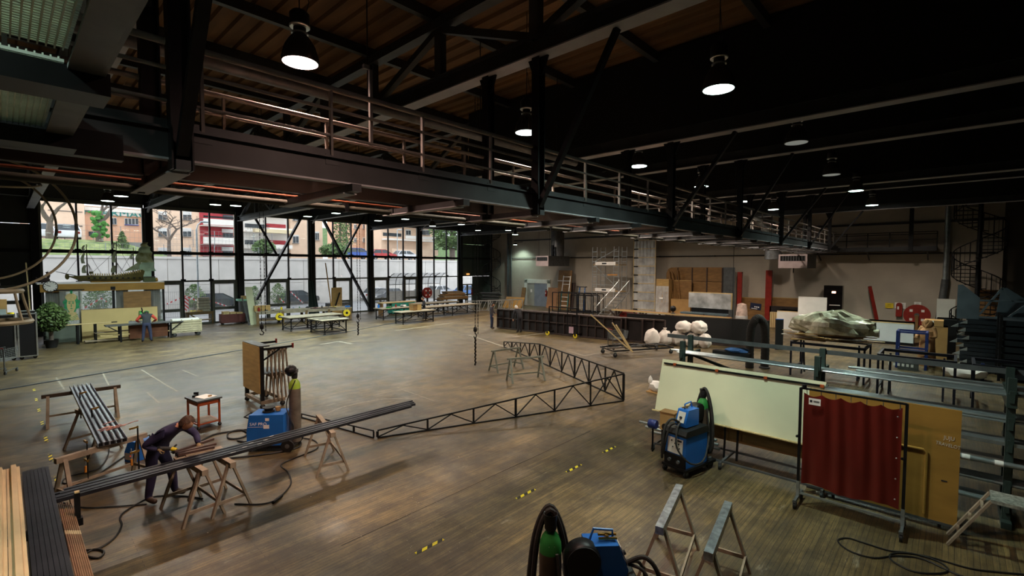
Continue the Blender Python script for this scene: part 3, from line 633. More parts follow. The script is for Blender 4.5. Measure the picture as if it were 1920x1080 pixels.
# cars
def car(loc, rz, hx, label, van=False):
    t = Thing('car', label, 'car', loc, rz); pm = mat('car paint '+hx, hx, .25, .2, .05, 2, spec=.6)
    hb = .95; L = 4.3
    body = [(-2.15, .3), (-2.15, .75), (-2.05, .9), (-1.1, hb), (1.3, hb), (2.05, .8 if not van else .95), (2.15, .6), (2.15, .3)]
    t.part('body', pm, MB().prism(body, 'y', -.85, .85))
    ztop = 1.45 if not van else 1.8
    b = [(-1.95 if van else -1.8, .93), (1.25, .93)]; r = [(-1.8 if van else -1.25, ztop), (.75 if van else .35, ztop)]
    mbk = MB().hexa([(b[0][0], -.82, .93), (b[1][0], -.82, .93), (b[1][0], .82, .93), (b[0][0], .82, .93), (r[0][0], -.66, ztop), (r[1][0], -.66, ztop), (r[1][0], .66, ztop), (r[0][0], .66, ztop)])
    t.part('cabin_windows', DARKGL, mbk); t.bb('roof', pm, r[0][0]-.02, -.67, ztop-.03, r[1][0]+.02, .67, ztop+.03)
    for x0, x1 in ((b[0][0], r[0][0]), (-.3, -.3), (b[1][0], r[1][0])):
        for s in (-1, 1): t.bar('pillar', pm, (x0, s*.83, .93), (x1, s*.67, ztop), .08, .06)
    wm = MB().lathe([(.0, -.1), (.31, -.1), (.32, -.06), (.32, .06), (.31, .1), (0, .1)], 16, axis='y').mesh('wheel'); hm = MB().lathe([(0, -.12), (.18, -.11), (.2, -.1), (.2, .1), (.18, .11), (0, .12)], 12, axis='y').mesh('wheel_hub')
    for x in (-1.35, 1.4):
        for s in (-1, 1): w = t.part('wheel', RUBBER, wm, loc=(x, s*.78, .32)); t.part('wheel_hub', ALU, hm, parent=w)
    for s in (-1, 1): t.bb('headlight', PAPER, 2.1, s*.62-.15, .62, 2.17, s*.62+.15, .76); t.bb('tail_light', REDP, -2.17, s*.62-.13, .6, -2.12, s*.62+.13, .82)
for px, py, rz, hx, lab, van in ((405, 579, R(10), '3a3f45', 'dark car behind the red and white tape', 0), (438, 574, R(200), 'c9ccd0', 'silver car beside the grey dustbin window', 0), (556, 570, R(5), '454b50', 'dark car behind the green draped column', 0), (646, 562, R(185), 'd8d9da', 'white off-road car behind the leaning plank', 1), (708, 562, R(10), 'd5d6d8', 'white car behind the green cabinet', 0), (725, 565, R(190), '6a6f74', 'grey car in front of the white parked car', 0), (757, 558, R(175), 'e1e1e1', 'white van left of the hose reel', 1), (825, 556, R(10), 'e5e5e5', 'small white car behind the timber stack', 0), (880, 556, R(0), '3a6fb0', 'blue car behind the narrow corner door', 0)):
    q = G(px, py, 0); q.y = max(q.y, 41.4); q.z = 0; q.x = GY(px, py, q.y).x; car(q, rz, hx, lab, van)
for px, Y, rz, hx, lab in ((77, 60.5, R(90), 'e8e8ea', 'white car at the left edge of the upper road'), (126, 60.5, R(90), 'e4e4e6', 'white car beside the pollarded tree'), (668, 57.2, R(0), '2c4f9a', 'blue car on the road above the wall'), (714, 59.4, R(0), 'b02c2c', 'red car on the road above the wall'), (760, 61.6, R(0), 'cfcfd2', 'pale car on the road before the terrace block')):
    q = GY(px, 470, Y); q.z = 4.9 if px > 300 else 6.3; car(q, rz, hx, lab)
struct('upper_lane', ASPH, MB().box(-12, 58.6, 4.9, 9.6, 64, 6.3), 'lane in front of the pharmacy building')
# street lamp, fence, tape
q = GY(372, 560, 47); t = Thing('street_lamp', 'pale grey street lamp with a curved head behind the second bay', 'lamp', (q.x, 47, 0)); zz = ZT((q.x, 47), 430)
t.tube('pole', GALV, (0, 0, 0), (0, 0, zz), .07, 10); t.part('arm', GALV, MB().path([(0, 0, zz), (.1, 0, zz+.4), (.35, 0, zz+.62)], .05, 6)); t.part('lamp_head', GALV, MB().ball((.65, 0, zz+.66), .42, .16, .09))
q = GY(800, 560, 50); t = Thing('street_lamp', 'distant street lamp before the dark evergreen tree', 'lamp', (q.x, 56.6, 4.9)); t.tube('pole', GALV, (0, 0, 0), (0, 0, 4.2), .06); t.part('lamp_head', GALV, MB().ball((.4, 0, 4.2), .4, .15, .09))
FENCE = mat('fence wire', '8f9496', .5, .5, .1, 5)
def fence(x0, x1, Y, z, h, label, sp=.12, wires=4, post=2.0):
    t = Thing('wire_fence', label, 'fence', (x0, Y, z)); mb = MB(); n = int((x1-x0)/sp)
    for i in range(n): mb.box(i*sp-.006, -.006, 0, i*sp+.006, .006, h)
    for j in range(wires): mb.box(0, -.008, h*j/(wires-1)-.01, x1-x0, .008, h*j/(wires-1)+.01)
    t.part('wire_mesh', FENCE, mb, kind='stuff', smooth=False)
    for i in range(int((x1-x0)/post)+1): t.tube('post', FENCE, (i*post, 0, -.3), (i*post, 0, h+.05), .03, 6)
fence(-6, 22, 59.5, 6.3, 1.5, 'thin railing fence below the pharmacy building', .35); fence(1.5, 12, 44.8, 0, 2.0, 'mobile wire fence in the yard behind the left bays', .14, 3, 3.4); fence(2, 20, 52.2, 4.8, 1.1, 'mesh fence along the top of the wall', .3)
TAPE = bpy.data.materials.new('red and white tape'); TAPE.use_nodes = True
def stripes(m, ca, cb, sc, rot=(0, 0, 0), ax='X', coord='Object', rough=.6):
    N = m.node_tree.nodes; L = m.node_tree.links; b = N['Principled BSDF']; b.inputs['Roughness'].default_value = rough
    w = N.new('ShaderNodeTexWave'); w.wave_type = 'BANDS'; w.bands_direction = ax; w.inputs['Scale'].default_value = sc; tc = N.new('ShaderNodeTexCoord'); mp = N.new('ShaderNodeMapping'); mp.inputs['Rotation'].default_value = rot
    L.new(tc.outputs[coord], mp.inputs['Vector']); L.new(mp.outputs['Vector'], w.inputs['Vector']); r = N.new('ShaderNodeValToRGB'); r.color_ramp.interpolation = 'CONSTANT'; r.color_ramp.elements[1].position = .5
    r.color_ramp.elements[0].color = (*lin(ca), 1); r.color_ramp.elements[1].color = (*lin(cb), 1); L.new(w.outputs['Fac'], r.inputs['Fac']); L.new(r.outputs['Color'], b.inputs['Base Color'])
stripes(TAPE, 'd8303a', 'f0ecec', 1.1)
tp = [((151, 582), (190, 559)), ((190, 559), (200, 566)), ((313, 570), (347, 555)), ((347, 555), (372, 565)), ((372, 575), (400, 562)), ((398, 565), (428, 575)), ((545, 547), (568, 568)), ((525, 560), (538, 572))]
wh = ['rising behind the painted sheet', 'short bit right of the painted sheet', 'rising left of the chevron board', 'falling right of the chevron board', 'rising behind the stacked boxes', 'falling before the dark car', 'steep before the green column', 'short before the young tree']
for (a, b), w in zip(tp, wh):
    p = GY(*a, 44.4); q = GY(*b, 44.4); p.z = max(p.z, .4); q.z = max(q.z, .4); mb = MB().bar((0, 0, 0), q-p, .02, .09); solo('barrier_tape', TAPE, mb, 'red and white barrier tape ' + w, 'tape', p, group='barrier tapes in the yard')
CHEV = bpy.data.materials.new('red and white chevrons'); CHEV.use_nodes = True; stripes(CHEV, 'd8303a', 'f0ecec', 1.6, (0, R(45), 0))
q = G(349, 590, 0); q = GY(349, 585, 42.5); t = Thing('chevron_board', 'small upright red and white chevron board in the yard', 'sign', (q.x, 42.5, 0)); t.bb('board', CHEV, -.18, 0, .3, .18, .03, 1.7); t.bb('foot', RUBBER, -.3, -.2, 0, .3, .25, .12); t.bar('stem', GALV, (0, .03, .1), (0, .03, .5), .05)
# arched shelter
t = Thing('arched_shelter', 'glazed shelter with curved ribs outside the last window bay', 'shelter', (27.6, 42.2, 0)); 
pc = [(0, 0, 2.1), (-.0, -.06, 2.5), (0, -.25, 2.85), (0, -.6, 3.15), (0, -1.1, 3.3)]
for i in range(9): t.part('rib', STEEL, MB().path([(i*.85, 1.2+p[1], p[2]) for p in pc], .035, 6)); t.tube('rib_post', STEEL, (i*.85, 1.2, 0), (i*.85, 1.2, 2.1), .03)
t.part('roof_sheet', glass_mat('shelter sheet', (.8, .82, .84), .1, .1, .2), MB().grid(lambda u, v: (u*6.8, 1.22+pc[round(v*4)][1], pc[round(v*4)][2]+.04), 1, 4)); t.tube('purlin', STEEL, (0, 1.2, 2.1), (6.8, 1.2, 2.1), .035); t.bb('back_panel', mat('shelter panel', 'b9b2a6', .7, 0, .1), 0, 1.24, .4, 6.8, 1.27, 1.4)
# ================================================================== people
SKIN = mat('skin', 'c08f74', .55, 0, .08, 8); HAIRB = mat('brown curly hair', '4a372b', .8, 0, .3, 30, bump=.6); HAIRW = mat('white hair', 'cfcac2', .8, 0, .15, 30, bump=.5); HAIRD = mat('dark hair', '2a221d', .8, 0, .3, 30, bump=.5)
def skin_mesh(verts, edges, rad, sub=2):
    me = bpy.data.meshes.new('body'); me.from_pydata(verts, edges, []); o = bpy.data.objects.new('body', me)
    o.modifiers.new('s', 'SKIN'); sv = me.skin_vertices[0].data
    for i, r in enumerate(rad): sv[i].radius = r if isinstance(r, tuple) else (r, r)
    sv[0].use_root = True
    ss = o.modifiers.new('d', 'SUBSURF'); ss.levels = sub; ss.render_levels = sub
    dg = tmp_eval(o); ev = o.evaluated_get(dg); m2 = ev.to_mesh()
    vs = [v.co.copy() for v in m2.vertices]; fs = [tuple(p.vertices) for p in m2.polygons]; ev.to_mesh_clear()
    bpy.data.objects.remove(o); bpy.data.meshes.remove(me); return vs, fs
def person(label, loc, rz, J, mt, hair, look=(0, 0), scale=1.0, grip=.5, pony=False, kind='person', cat='person'):
    """J: joints in local metres, x forward, y left, z up; mt: top, trousers, shoes, hands, skin materials."""
    J = {k: Vector(v) for k, v in J.items()}
    names = ['pelvis', 'belly', 'chest', 'neck', 'nape', 'shl', 'ell', 'wrl', 'shr', 'elr', 'wrr', 'hil', 'knl', 'anl', 'tol', 'hir', 'knr', 'anr', 'tor']
    J.setdefault('belly', (J['pelvis']+J['chest'])/2+Vector((-.02, 0, 0))); J.setdefault('nape', J['neck']+(J['head']-J['neck'])*.5)
    rad = dict(pelvis=(.16, .125), belly=(.15, .115), chest=(.17, .12), neck=.062, nape=.055, sh=.088, el=.06, wr=.045, hi=.105, kn=.078, an=.058, to=.045)
    vs = [J[n] for n in names]; rr = [rad.get(n) or rad[n[:2]] for n in names]; ix = {n: i for i, n in enumerate(names)}
    E_ = [('pelvis', 'belly'), ('belly', 'chest'), ('chest', 'neck'), ('neck', 'nape'), ('chest', 'shl'), ('shl', 'ell'), ('ell', 'wrl'), ('chest', 'shr'), ('shr', 'elr'), ('elr', 'wrr'), ('pelvis', 'hil'), ('hil', 'knl'), ('knl', 'anl'), ('anl', 'tol'), ('pelvis', 'hir'), ('hir', 'knr'), ('knr', 'anr'), ('anr', 'tor')]
    v, f = skin_mesh(vs, [(ix[a], ix[b]) for a, b in E_], rr)
    reg = {'tol': 2, 'tor': 2, **({k: 5 for k in ('ell', 'wrl', 'elr', 'wrr')} if len(mt) > 5 else {}), 'hil': 1, 'hir': 1, 'knl': 1, 'knr': 1, 'anl': 1, 'anr': 1, 'nape': 4}
    segs = [(J[a], J[b], reg.get(b, 0)) for a, b in E_]
    mi = []
    def dist(p, a, b):
        d = b-a; t = max(0, min(1, (p-a).dot(d)/max(1e-9, d.length_squared))); return (p-a-d*t).length
    for fc in f:
        c = sum((v[i] for i in fc), Vector())/len(fc); s = min(segs, key=lambda q: dist(c, q[0], q[1])); k = s[2]
        if k == 0 and c.z < J['pelvis'].z+.02 and (c-J['pelvis']).length < .3: k = 1
        mi.append(k)
    def addp(vs_, fs_, k):
        n = len(v); v.extend(vs_); f.extend(tuple(i+n for i in q) for q in fs_); mi.extend([k]*len(fs_))
    # hands: palm and five bent fingers rooted in the palm
    for sd in 'lr':
        w = J['wr'+sd]; d = (w-J['el'+sd]).normalized(); s = 1 if sd == 'l' else -1
        side = d.cross(Vector((0, 0, 1))).normalized(); nrm = side.cross(d)*-1
        pv, pf = skin_mesh([w-d*.01, w+d*.045, w+d*.085], [(0, 1), (1, 2)], [(.032, .026), (.042, .02), (.04, .018)], 1); addp(pv, pf, 3)
        for q in range(4):
            b = w+d*.085+side*(q-1.5)*.02; L = (.07, .08, .075, .058)[q]; c1 = b+(d*.9-nrm*-.35*grip)*L*.45; c2 = c1+(d*(.75-grip*.9)+nrm*grip)*L*.35; c3 = c2+(d*(.3-grip*.9)+nrm*grip)*L*.3
            fv, ff = skin_mesh([b-d*.02, c1, c2, c3], [(0, 1), (1, 2), (2, 3)], [.0095, .009, .0085, .007], 1); addp(fv, ff, 3)
        b = w+d*.03-side*.03*s; fv, ff = skin_mesh([b, b-side*.035*s+d*.02+nrm*.015, b-side*.035*s+d*.055+nrm*.035], [(0, 1), (1, 2)], [.013, .011, .009], 1); addp(fv, ff, 3)
    # head with nose, brow, chin, ears
    H = MB()
    def shape(dv):
        k = 1.0; x, y, z = dv
        if x > 0:
            k += .16*math.exp(-((y/.16)**2+((z+.12)/.2)**2))*x                  # nose
            k += .05*math.exp(-((y/.5)**2+((z-.28)/.12)**2))*x                  # brow
            for e in (-1, 1): k -= .07*math.exp(-(((y-e*.38)/.18)**2+((z-.1)/.12)**2))*x   # eye sockets
            k += .03*math.exp(-((y/.3)**2+((z+.5)/.1)**2))                      # lips
            k += .07*math.exp(-((y/.4)**2+((z+.85)/.2)**2))                     # chin
        if z < -.2: k *= 1-.22*min(1, (-z-.2)*1.2)*abs(y)
        return k
    H.ball((0, 0, 0), .1, .078, .122, 24, 18, shape)
    M = Matrix.Translation(J['head']) @ Matrix.Rotation(look[1], 4, 'Z') @ Matrix.Rotation(look[0], 4, 'Y')
    H.move(M); addp([Vector(p) for p in H.v], H.f, 4)
    e = MB()
    for s in (-1, 1): e.ball((-.005, s*.08, -.005), .022, .01, .034, 8, 6)
    e.move(M); addp([Vector(p) for p in e.v], e.f, 4)
    me = bpy.data.meshes.new('body'); me.from_pydata([tuple(p*scale) for p in v], [], f)
    for m in mt: me.materials.append(m)
    me.polygons.foreach_set('material_index', mi); me.polygons.foreach_set('use_smooth', [True]*len(me.polygons)); me.update()
    t = Thing(kind, label, cat, loc, rz); t.part('body', mt[0], me)
    if hair:
        rn = random.Random(5); hm = MB().ball((0, 0, 0), .112, .092, .128, 20, 12, lambda q: 1.05+rn.uniform(-.06, .08))
        keep = [i for i, p in enumerate(hm.v) if p[2] > .035-(.16 if p[0] < .0 else 0)+(.03 if p[0] > .06 else 0)]
        ks = set(keep); hm.f = [q for q in hm.f if all(i in ks for i in q)]; hm.move(M)
        hm.v = [tuple(Vector(p)*scale) for p in hm.v]; t.part('hair', hair, hm)
        em = MB()
        for s in (-1, 1): em.ball((.086, s*.03, .014), .008, .009, .007, 8, 6)
        em.move(M); em.v = [tuple(Vector(p)*scale) for p in em.v]; t.part('eyes', mat('dark eye', '1c1512', .3, 0, 0), em)
    return t
OVER = mat('dark purple blue overalls', '2c2848', .8, 0, .2, 6, bump=.3); JEANS = mat('navy trousers', '262c44', .8, 0, .2, 6, bump=.3); SHOE = mat('brown work shoe', '3a2c22', .6, 0, .2, 8); GLOVE = mat('tan work glove', '8b7556', .8, 0, .2, 10)
def ground_pose(**k):
    d = dict(pelvis=(0, 0, .95), chest=(.02, 0, 1.3), neck=(.02, 0, 1.47), head=(.05, 0, 1.63), shl=(0, .19, 1.4), shr=(0, -.19, 1.4), ell=(.02, .26, 1.12), elr=(.02, -.26, 1.12), wrl=(.14, .25, .9), wrr=(.14, -.25, .9),
             hil=(0, .09, .88), hir=(0, -.09, .88), knl=(.02, .1, .49), knr=(.02, -.1, .49), anl=(-.01, .11, .09), anr=(-.01, -.11, .09), tol=(.15, .13, .05), tor=(.15, -.13, .05)); d.update(k); return d
wp = (G(288, 945)+G(322, 930))/2
person('man in dark purple overalls bending over steel tubes with a grinder', wp, R(-47), ground_pose(pelvis=(-.1, .02, .9), belly=(-.02, .01, 1.08), chest=(.17, 0, 1.24), neck=(.33, 0, 1.33), head=(.46, 0, 1.37), shl=(.24, .2, 1.27), shr=(.2, -.2, 1.27), elr=(-.05, -.33, 1.08), wrr=(.1, -.22, .98), ell=(.44, .26, 1.08), wrl=(.58, .1, .97),
    hil=(-.08, .1, .84), hir=(-.1, -.09, .84), knl=(.08, .13, .47), knr=(-.08, -.13, .47), anl=(.1, .16, .09), anr=(-.15, -.14, .09), tol=(.27, .2, .05), tor=(.03, -.18, .05)), (OVER, OVER, SHOE, GLOVE, SKIN), HAIRB, (R(38), R(8)), 1.0, .8)
# his grinder
gp = wp+Matrix.Rotation(R(-47), 4, 'Z')@Vector((.2, -.16, .97)); t = Thing('angle_grinder', 'small grinder held in the gloved hands of the bending man', 'power tool', gp, R(-40))
t.tube('motor_body', GREYST, (-.13, 0, .02), (.1, 0, .0), .033); t.tube('grinding_disc', BLACKST, (.14, 0, -.055), (.14, 0, -.045), .06, 16); t.tube('gear_head', YELLOW, (.09, 0, .0), (.16, 0, -.03), .035); t.tube('side_handle', RUBBER, (.1, 0, 0), (.1, .12, .02), .015)
# ================================================================== trestles
def sawhorse_parts(t, L, h, m, beam=.09, bm=None, low=True):
    bm = bm or m; t.bb('top_beam', bm, -L/2, -beam/2, h-beam, L/2, beam/2, h)
    for s in (-1, 1):
        x = s*(L/2-.12)
        for e in (-1, 1): t.bar('leg', m, (x, e*.03, h-.05), (x+s*.03, e*.3, 0), .035, .06, up=(1, 0, 0))
        if low: t.bar('cross_bar', m, (x+s*.015, -.24, .2), (x+s*.015, .24, .2), .025, .05)
    if low: t.bar('stretcher', m, (-L/2+.1, .24, .2), (L/2-.1, .24, .2), .025, .05)
def saw(a, b, h, label, m=None, L=None, **k):
    a = Vector(a); b = Vector(b); c = (a+b)/2; d = b-a
    t = Thing('sawhorse', label, 'sawhorse', (c.x, c.y, 0), math.atan2(d.y, d.x), group=None); sawhorse_parts(t, L or d.to_2d().length, h, m or SAWWOOD, **k); return t
GSAW = mat('grey green trestle steel', '6d7268', .5, .3, .2, 6); BARKW = mat('dark stained beam', '4b3f33', .7, 0, .3, 5)
saw(G(77, 741, .82), G(226, 721, .82), .82, 'far wooden sawhorse under the left steel profiles', bm=BARKW)
saw(G(134, 763, .84), G(213, 781, .84), .82, 'middle wooden sawhorse under the left steel profiles', L=1.2)
saw(G(131, 850, .84), G(252, 815, .84), .82, 'near wooden sawhorse with clamps under the left steel profiles', L=1.4)
tD = saw((1.98, 9.75, 0), (2.1, 8.6, 0), .85, 'left sawhorse under the long black tubes beside the man'); tE_ = saw((2.38, 9.75, 0), (2.5, 8.6, 0), .85, 'second sawhorse from the man under the black tubes')
saw((4.62, 10.1, 0), (4.3, 8.75, 0), .85, 'sawhorse under the right end of the long black tubes')
saw((12.75, 12.95, 0), (14.2, 12.75, 0), .85, 'farther grey steel trestle behind the lattice frames', GSAW, low=True, beam=.06); saw((12.05, 11.45, 0), (13.35, 10.85, 0), .85, 'nearer grey steel trestle behind the lattice frames', GSAW, beam=.06)
FOIL = mat('scuffed shiny tape', '9aa2a8', .3, .7, .35, 14, bump=.5)
saw(G(1274, 908, .86), G(1236, 988, .86), .86, 'tape topped sawhorse nearest the blue welding unit', SAWWOOD, bm=FOIL, beam=.1); saw(G(1366, 940, .86), G(1328, 1036, .86), .86, 'tape topped sawhorse at the bottom right', SAWWOOD, bm=FOIL, beam=.1)
# ================================================================== steel stock
TUBED = mat('oily black tube', '3a3b42', .35, .7, .2, 5); PROF = mat('bare steel profile', '8d9096', .35, .75, .2, 5)
a = G(85, 937, .875); b = G(758, 761, .875); d = (b-a); dn = d.normalized(); pn = Vector((-dn.y, dn.x, 0))
for i in range(6):
    o = [-.3, 0, -.15, .1, -.05, .2][i]; p = a+dn*(.1+o*.5)+pn*(i-2.5)*.06+Vector((0, 0, .008*(i % 2))); L = 6.05
    t = Thing('black_tube', ['outermost black square tube on the near side of the long bundle', 'second long black tube from the near edge of the bundle', 'third long black tube from the near edge of the bundle', 'fourth long black tube from the near edge of the bundle', 'fifth long black tube from the near edge of the bundle', 'black square tube on the far side of the long bundle'][i], 'steel tube', p, math.atan2(d.y, d.x), group='long black tubes on sawhorses')
    t.box('tube', TUBED, (L/2, 0, 0), (L, .05, .05)); t.bb('chalk_mark', PAPER, 2.6+o, -.012, .0255, 2.68+o, .0, .0262)
for i, (q, w) in enumerate((((326, 848), (400, 823)), ((332, 850), (405, 832)), ((334, 853), (402, 838)))):
    p = G(*q, 1.0-.06); e = G(*w, .94); t = Thing('short_tube', ['top short tube on which the man works', 'middle short tube under the gloves of the man', 'lowest short tube beside the long black bundle'][i], 'steel tube', p, group=None); t.bar('tube', mat('rusty brown tube', '5a4640', .5, .5, .2, 6), (0, 0, 0), (e-p), .05, .04); t.bb('tube_end', BLACKST, -.02, -.02, -.02, .02, .02, .02)
t = Thing('packing_block', 'wooden packing under the short tubes by the man', 'block', (2.2, 9.35, .85)); t.bb('block', SAWWOOD, -.35, -.08, 0, .35, .08, .05); t.bb('wedge', SAWWOOD, -.2, -.05, .05, .2, .05, .07)
a = G(150, 722, .86); b = G(213, 832, .86); d = b-a; dn = d.normalized(); pn = Vector((-dn.y, dn.x, 0))
for i in range(5):
    t = Thing('steel_profile', ['rightmost', 'second', 'middle', 'fourth', 'leftmost'][i] + ' bright steel profile on the left sawhorses', 'steel profile', a+pn*(i-2)*.085, math.atan2(d.y, d.x), group='bright steel profiles')
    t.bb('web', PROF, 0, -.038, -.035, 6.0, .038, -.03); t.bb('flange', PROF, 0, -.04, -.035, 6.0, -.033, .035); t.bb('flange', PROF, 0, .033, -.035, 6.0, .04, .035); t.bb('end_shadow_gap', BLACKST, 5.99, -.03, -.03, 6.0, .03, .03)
def clamp(loc, rz, label, L=.5, vert=True):
    t = Thing('bar_clamp', label, 'clamp', loc, rz); z0 = -L
    t.bb('clamp_bar', BLACKST, -.012, -.006, z0, .012, .006, .08); t.bb('fixed_jaw', BRASS, -.012, -.012, .04, .14, .012, .075); t.bb('sliding_jaw', BRASS, -.02, -.014, z0*.5, .14, .014, z0*.5+.04); t.tube('screw', GALV, (.12, 0, z0*.5-.12), (.12, 0, z0*.5+.1), .009, 6); t.tube('wooden_grip', mat('orange wood handle', 'c07a2a', .5, 0, .1, 6), (.12, 0, z0*.5-.22), (.12, 0, z0*.5-.1), .018, 8)
clamp(G(150, 742, .95), R(30), 'bar clamp gripping the far part of the steel profiles', .55); clamp(G(172, 772, .95), R(30), 'bar clamp at the middle of the steel profiles', .55); clamp(G(258, 806, .95), R(200), 'upright clamp with a brass jaw beside the small blue welder', .85); clamp(G(163, 835, .9), R(100), 'bar clamp hanging on the near sawhorse', .6)
PINKC = mat('coppery pink wire', 'b98a80', .45, .4, .2, 8); rn = random.Random(11); mb = MB(); c = G(205, 808, .92)
for i in range(14):
    p = Vector((rn.gauss(0, .1), rn.gauss(0, .1), rn.uniform(0, .05))); a_ = rn.uniform(-.5, .5); l = rn.uniform(.06, .14); mb.path([p, p+Vector((math.cos(a_)*l, math.sin(a_)*l, .02)), p+Vector((math.cos(a_)*l*1.8, math.sin(a_+.5)*l*1.6, 0))], .009, 4)
solo('scrap_strips', PINKC, mb, 'tangle of pinkish metal strips on the near end of the profiles', 'scrap', c, kind='stuff')
# bundles at the bottom left corner on a low rack
CREAM = mat('cream folded sheet', 'cbb790', .5, .1, .1, 2); BRT = mat('brown tube', '8a6a50', .5, .3, .2, 6); zc = .85
e = G(45, 895, zc)
t = Thing('stock_rack', 'low black rack with stub posts under the bundles at the bottom left', 'rack', (-.6, 3, 0))
for y in (2.6, 5.6): t.bb('rack_beam', BLACKST, -.6, y, .55, 1.25, y+.1, .65); t.bb('rack_leg', BLACKST, -.55, y, 0, -.45, y+.1, .55); t.bb('rack_leg', BLACKST, 1.0, y, 0, 1.1, y+.1, .55); t.bb('rack_post', BLACKST, 1.17, y+.02, .65, 1.23, y+.08, 1.0); t.bb('post_cap', PINE, 1.175, y+.025, 1.0, 1.225, y+.075, 1.02)
prof = [(-.07, 0), (-.03, 0), (-.022, .045), (.03, .045), (.038, 0), (.07, 0)]
xs = [-.12, .02]
for i in range(3):
    x = [-.27, -.125, .02][i]; mb = MB(); mb.prism(prof+[(p[0], p[1]-.006) for p in reversed(prof)], 'y', 0, 7.6)
    t = Thing('folded_sheet', ['cream folded sheet at the very left edge of the corner stack', 'middle cream folded sheet of the corner stack', 'cream folded sheet next to the dark tubes in the corner stack'][i], 'metal sheet', (x, 2.9, .98)); t.part('sheet', CREAM, mb); t.bb('packing_strip', PINE, -.065, .1, -.29, .065, .2, -.01); t.bb('packing_strip', PINE, -.065, 7.0, -.29, .065, 7.1, -.01)
for i in range(7):
    t = Thing('dark_tube', f'dark steel tube in the corner bundle, {["leftmost", "second from left", "third from left", "in the middle", "third from right", "second from right", "rightmost"][i]}', 'steel tube', (.13+i*.042, 2.9+.02*(i % 3), .9), group='dark tubes at the corner'); t.bb('tube', TUBED, -.019, 0, -.25, .019, 7.45, .03); t.bb('tube_end', BLACKST, -.012, 7.44, -.01, .012, 7.455, .02)
for i in range(8):
    t = Thing('brown_tube', f'thin brown tube in the corner bundle, {["first", "second", "third", "fourth", "fifth", "sixth", "seventh", "eighth"][i]} from the dark tubes', 'steel tube', (.44+i*.019, 3.0, .74-.008*i), group='brown tubes at the corner'); t.tube('tube', BRT, (0, 0, 0), (0, 6.1+.05*(i % 3), 0), .009, 6); t.part('tape_band', CREAM, MB().tube((0, 5.0, 0), (0, 5.12, 0), .0105, 6))
# lattice frames lying on edge
def lattice(pts, hs, nb, label, posts=(), r=.035):
    P = [Vector((p[0], p[1], 0)) for p in pts]; t = Thing('lattice_frame', label, 'steel frame', P[0]); Q = [p-P[0] for p in P]
    m = MATS['black steel']
    for i in range(len(Q)-1):
        a, b = Q[i], Q[i+1]; ha, hb = hs[i], hs[i+1]; n = nb[i]; u = Vector((0, 0, 1)); r2 = r/2
        t.bar('bottom_rail', m, a+u*r2, b+u*r2, r); t.bar('top_rail', m, a+u*(ha-r2), b+u*(hb-r2), r)
        for k in range(n+1):
            f = k/n; p = a.lerp(b, f); h = ha+(hb-ha)*f; t.bar('upright', m, p+u*r, p+u*(h-r), r if k % 3 else r*1.3)
            if k < n:
                q = a.lerp(b, (k+.5)/n); hq = ha+(hb-ha)*(k+.5)/n; g = a.lerp(b, (k+1)/n)
                if max(ha, hb) > .25: t.bar('diagonal', m, p+u*r, q+u*(hq-r), r*.8); t.bar('diagonal', m, q+u*(hq-r), g+u*r, r*.8)
lattice([(5.96, 9.91), (12.78, 7.25)], [.21, .86], [6], 'long tapering black lattice frame pointing to the left')
lattice([(12.85, 7.3), (15.56, 12.87), (17.2, 16.57)], [.86, .80, .3], [6, 4], 'black lattice frame running back to the tapered far end', r=.04)
lattice([(5.38, 12.77), (5.9, 9.98)], [.12, .2], [4], 'low black lattice piece behind the long tubes', r=.03)
# ================================================================== welding machines
GREEN = mat('green bottle enamel', '2f7d3a', .4, 0, .1, 4); BOTTLE = mat('scratched brown bottle', '5a4c40', .5, .2, .3, 5); LGREEN = mat('pale green enamel', '8aa83a', .4, 0, .1, 4); HOSE = mat('grey black hose', '2b2927', .7, 0, .25, 12, bump=.3); FRONTP = mat('pale control panel', 'c9c6bd', .5, 0, .05, 4)
def bottle(t, c, m, sh, h=1.38, r=.115, name='gas_bottle', ml=None):
    x, y, z = c
    b = t.part(name, m, MB().lathe([(r-.01, z), (r, z+.03), (r, z+h-.22)], 22, (x, y, 0)))
    t.part('bottle_shoulder', sh, MB().lathe([(r, z+h-.22), (r*.96, z+h-.13), (r*.75, z+h-.06), (.05, z+h-.01), (.045, z+h+.02)], 22, (x, y, 0)), parent=b)
    t.part('valve_guard', STEEL, MB().lathe([(.05, z+h), (.062, z+h+.02), (.07, z+h+.17), (.075, z+h+.175), (.068, z+h+.172), (.06, z+h+.06), (0, z+h+.05)], 18, (x, y, 0)), parent=b)
    t.part('valve', BRASS, MB().tube((x, y, z+h), (x, y, z+h+.13), .018, 8).tube((x-.05, y, z+h+.09), (x+.05, y, z+h+.09), .013, 8), parent=b)
    t.part('label_sticker', PAPER, MB().box(x-.03, y-r*.9, z+h-.15, x+.03, y-r*.86, z+h-.12), parent=b)
def caster(t, c, r=.06):
    w = t.part('caster', RUBBER, MB().lathe([(0, -.018), (r, -.018), (r, .018), (0, .018)], 14, axis='y'), loc=(c[0], c[1], r)); t.bb('fork', GREYST, -r*.5, -.028, 0, r*.5, .028, r*1.35, parent=w); return w
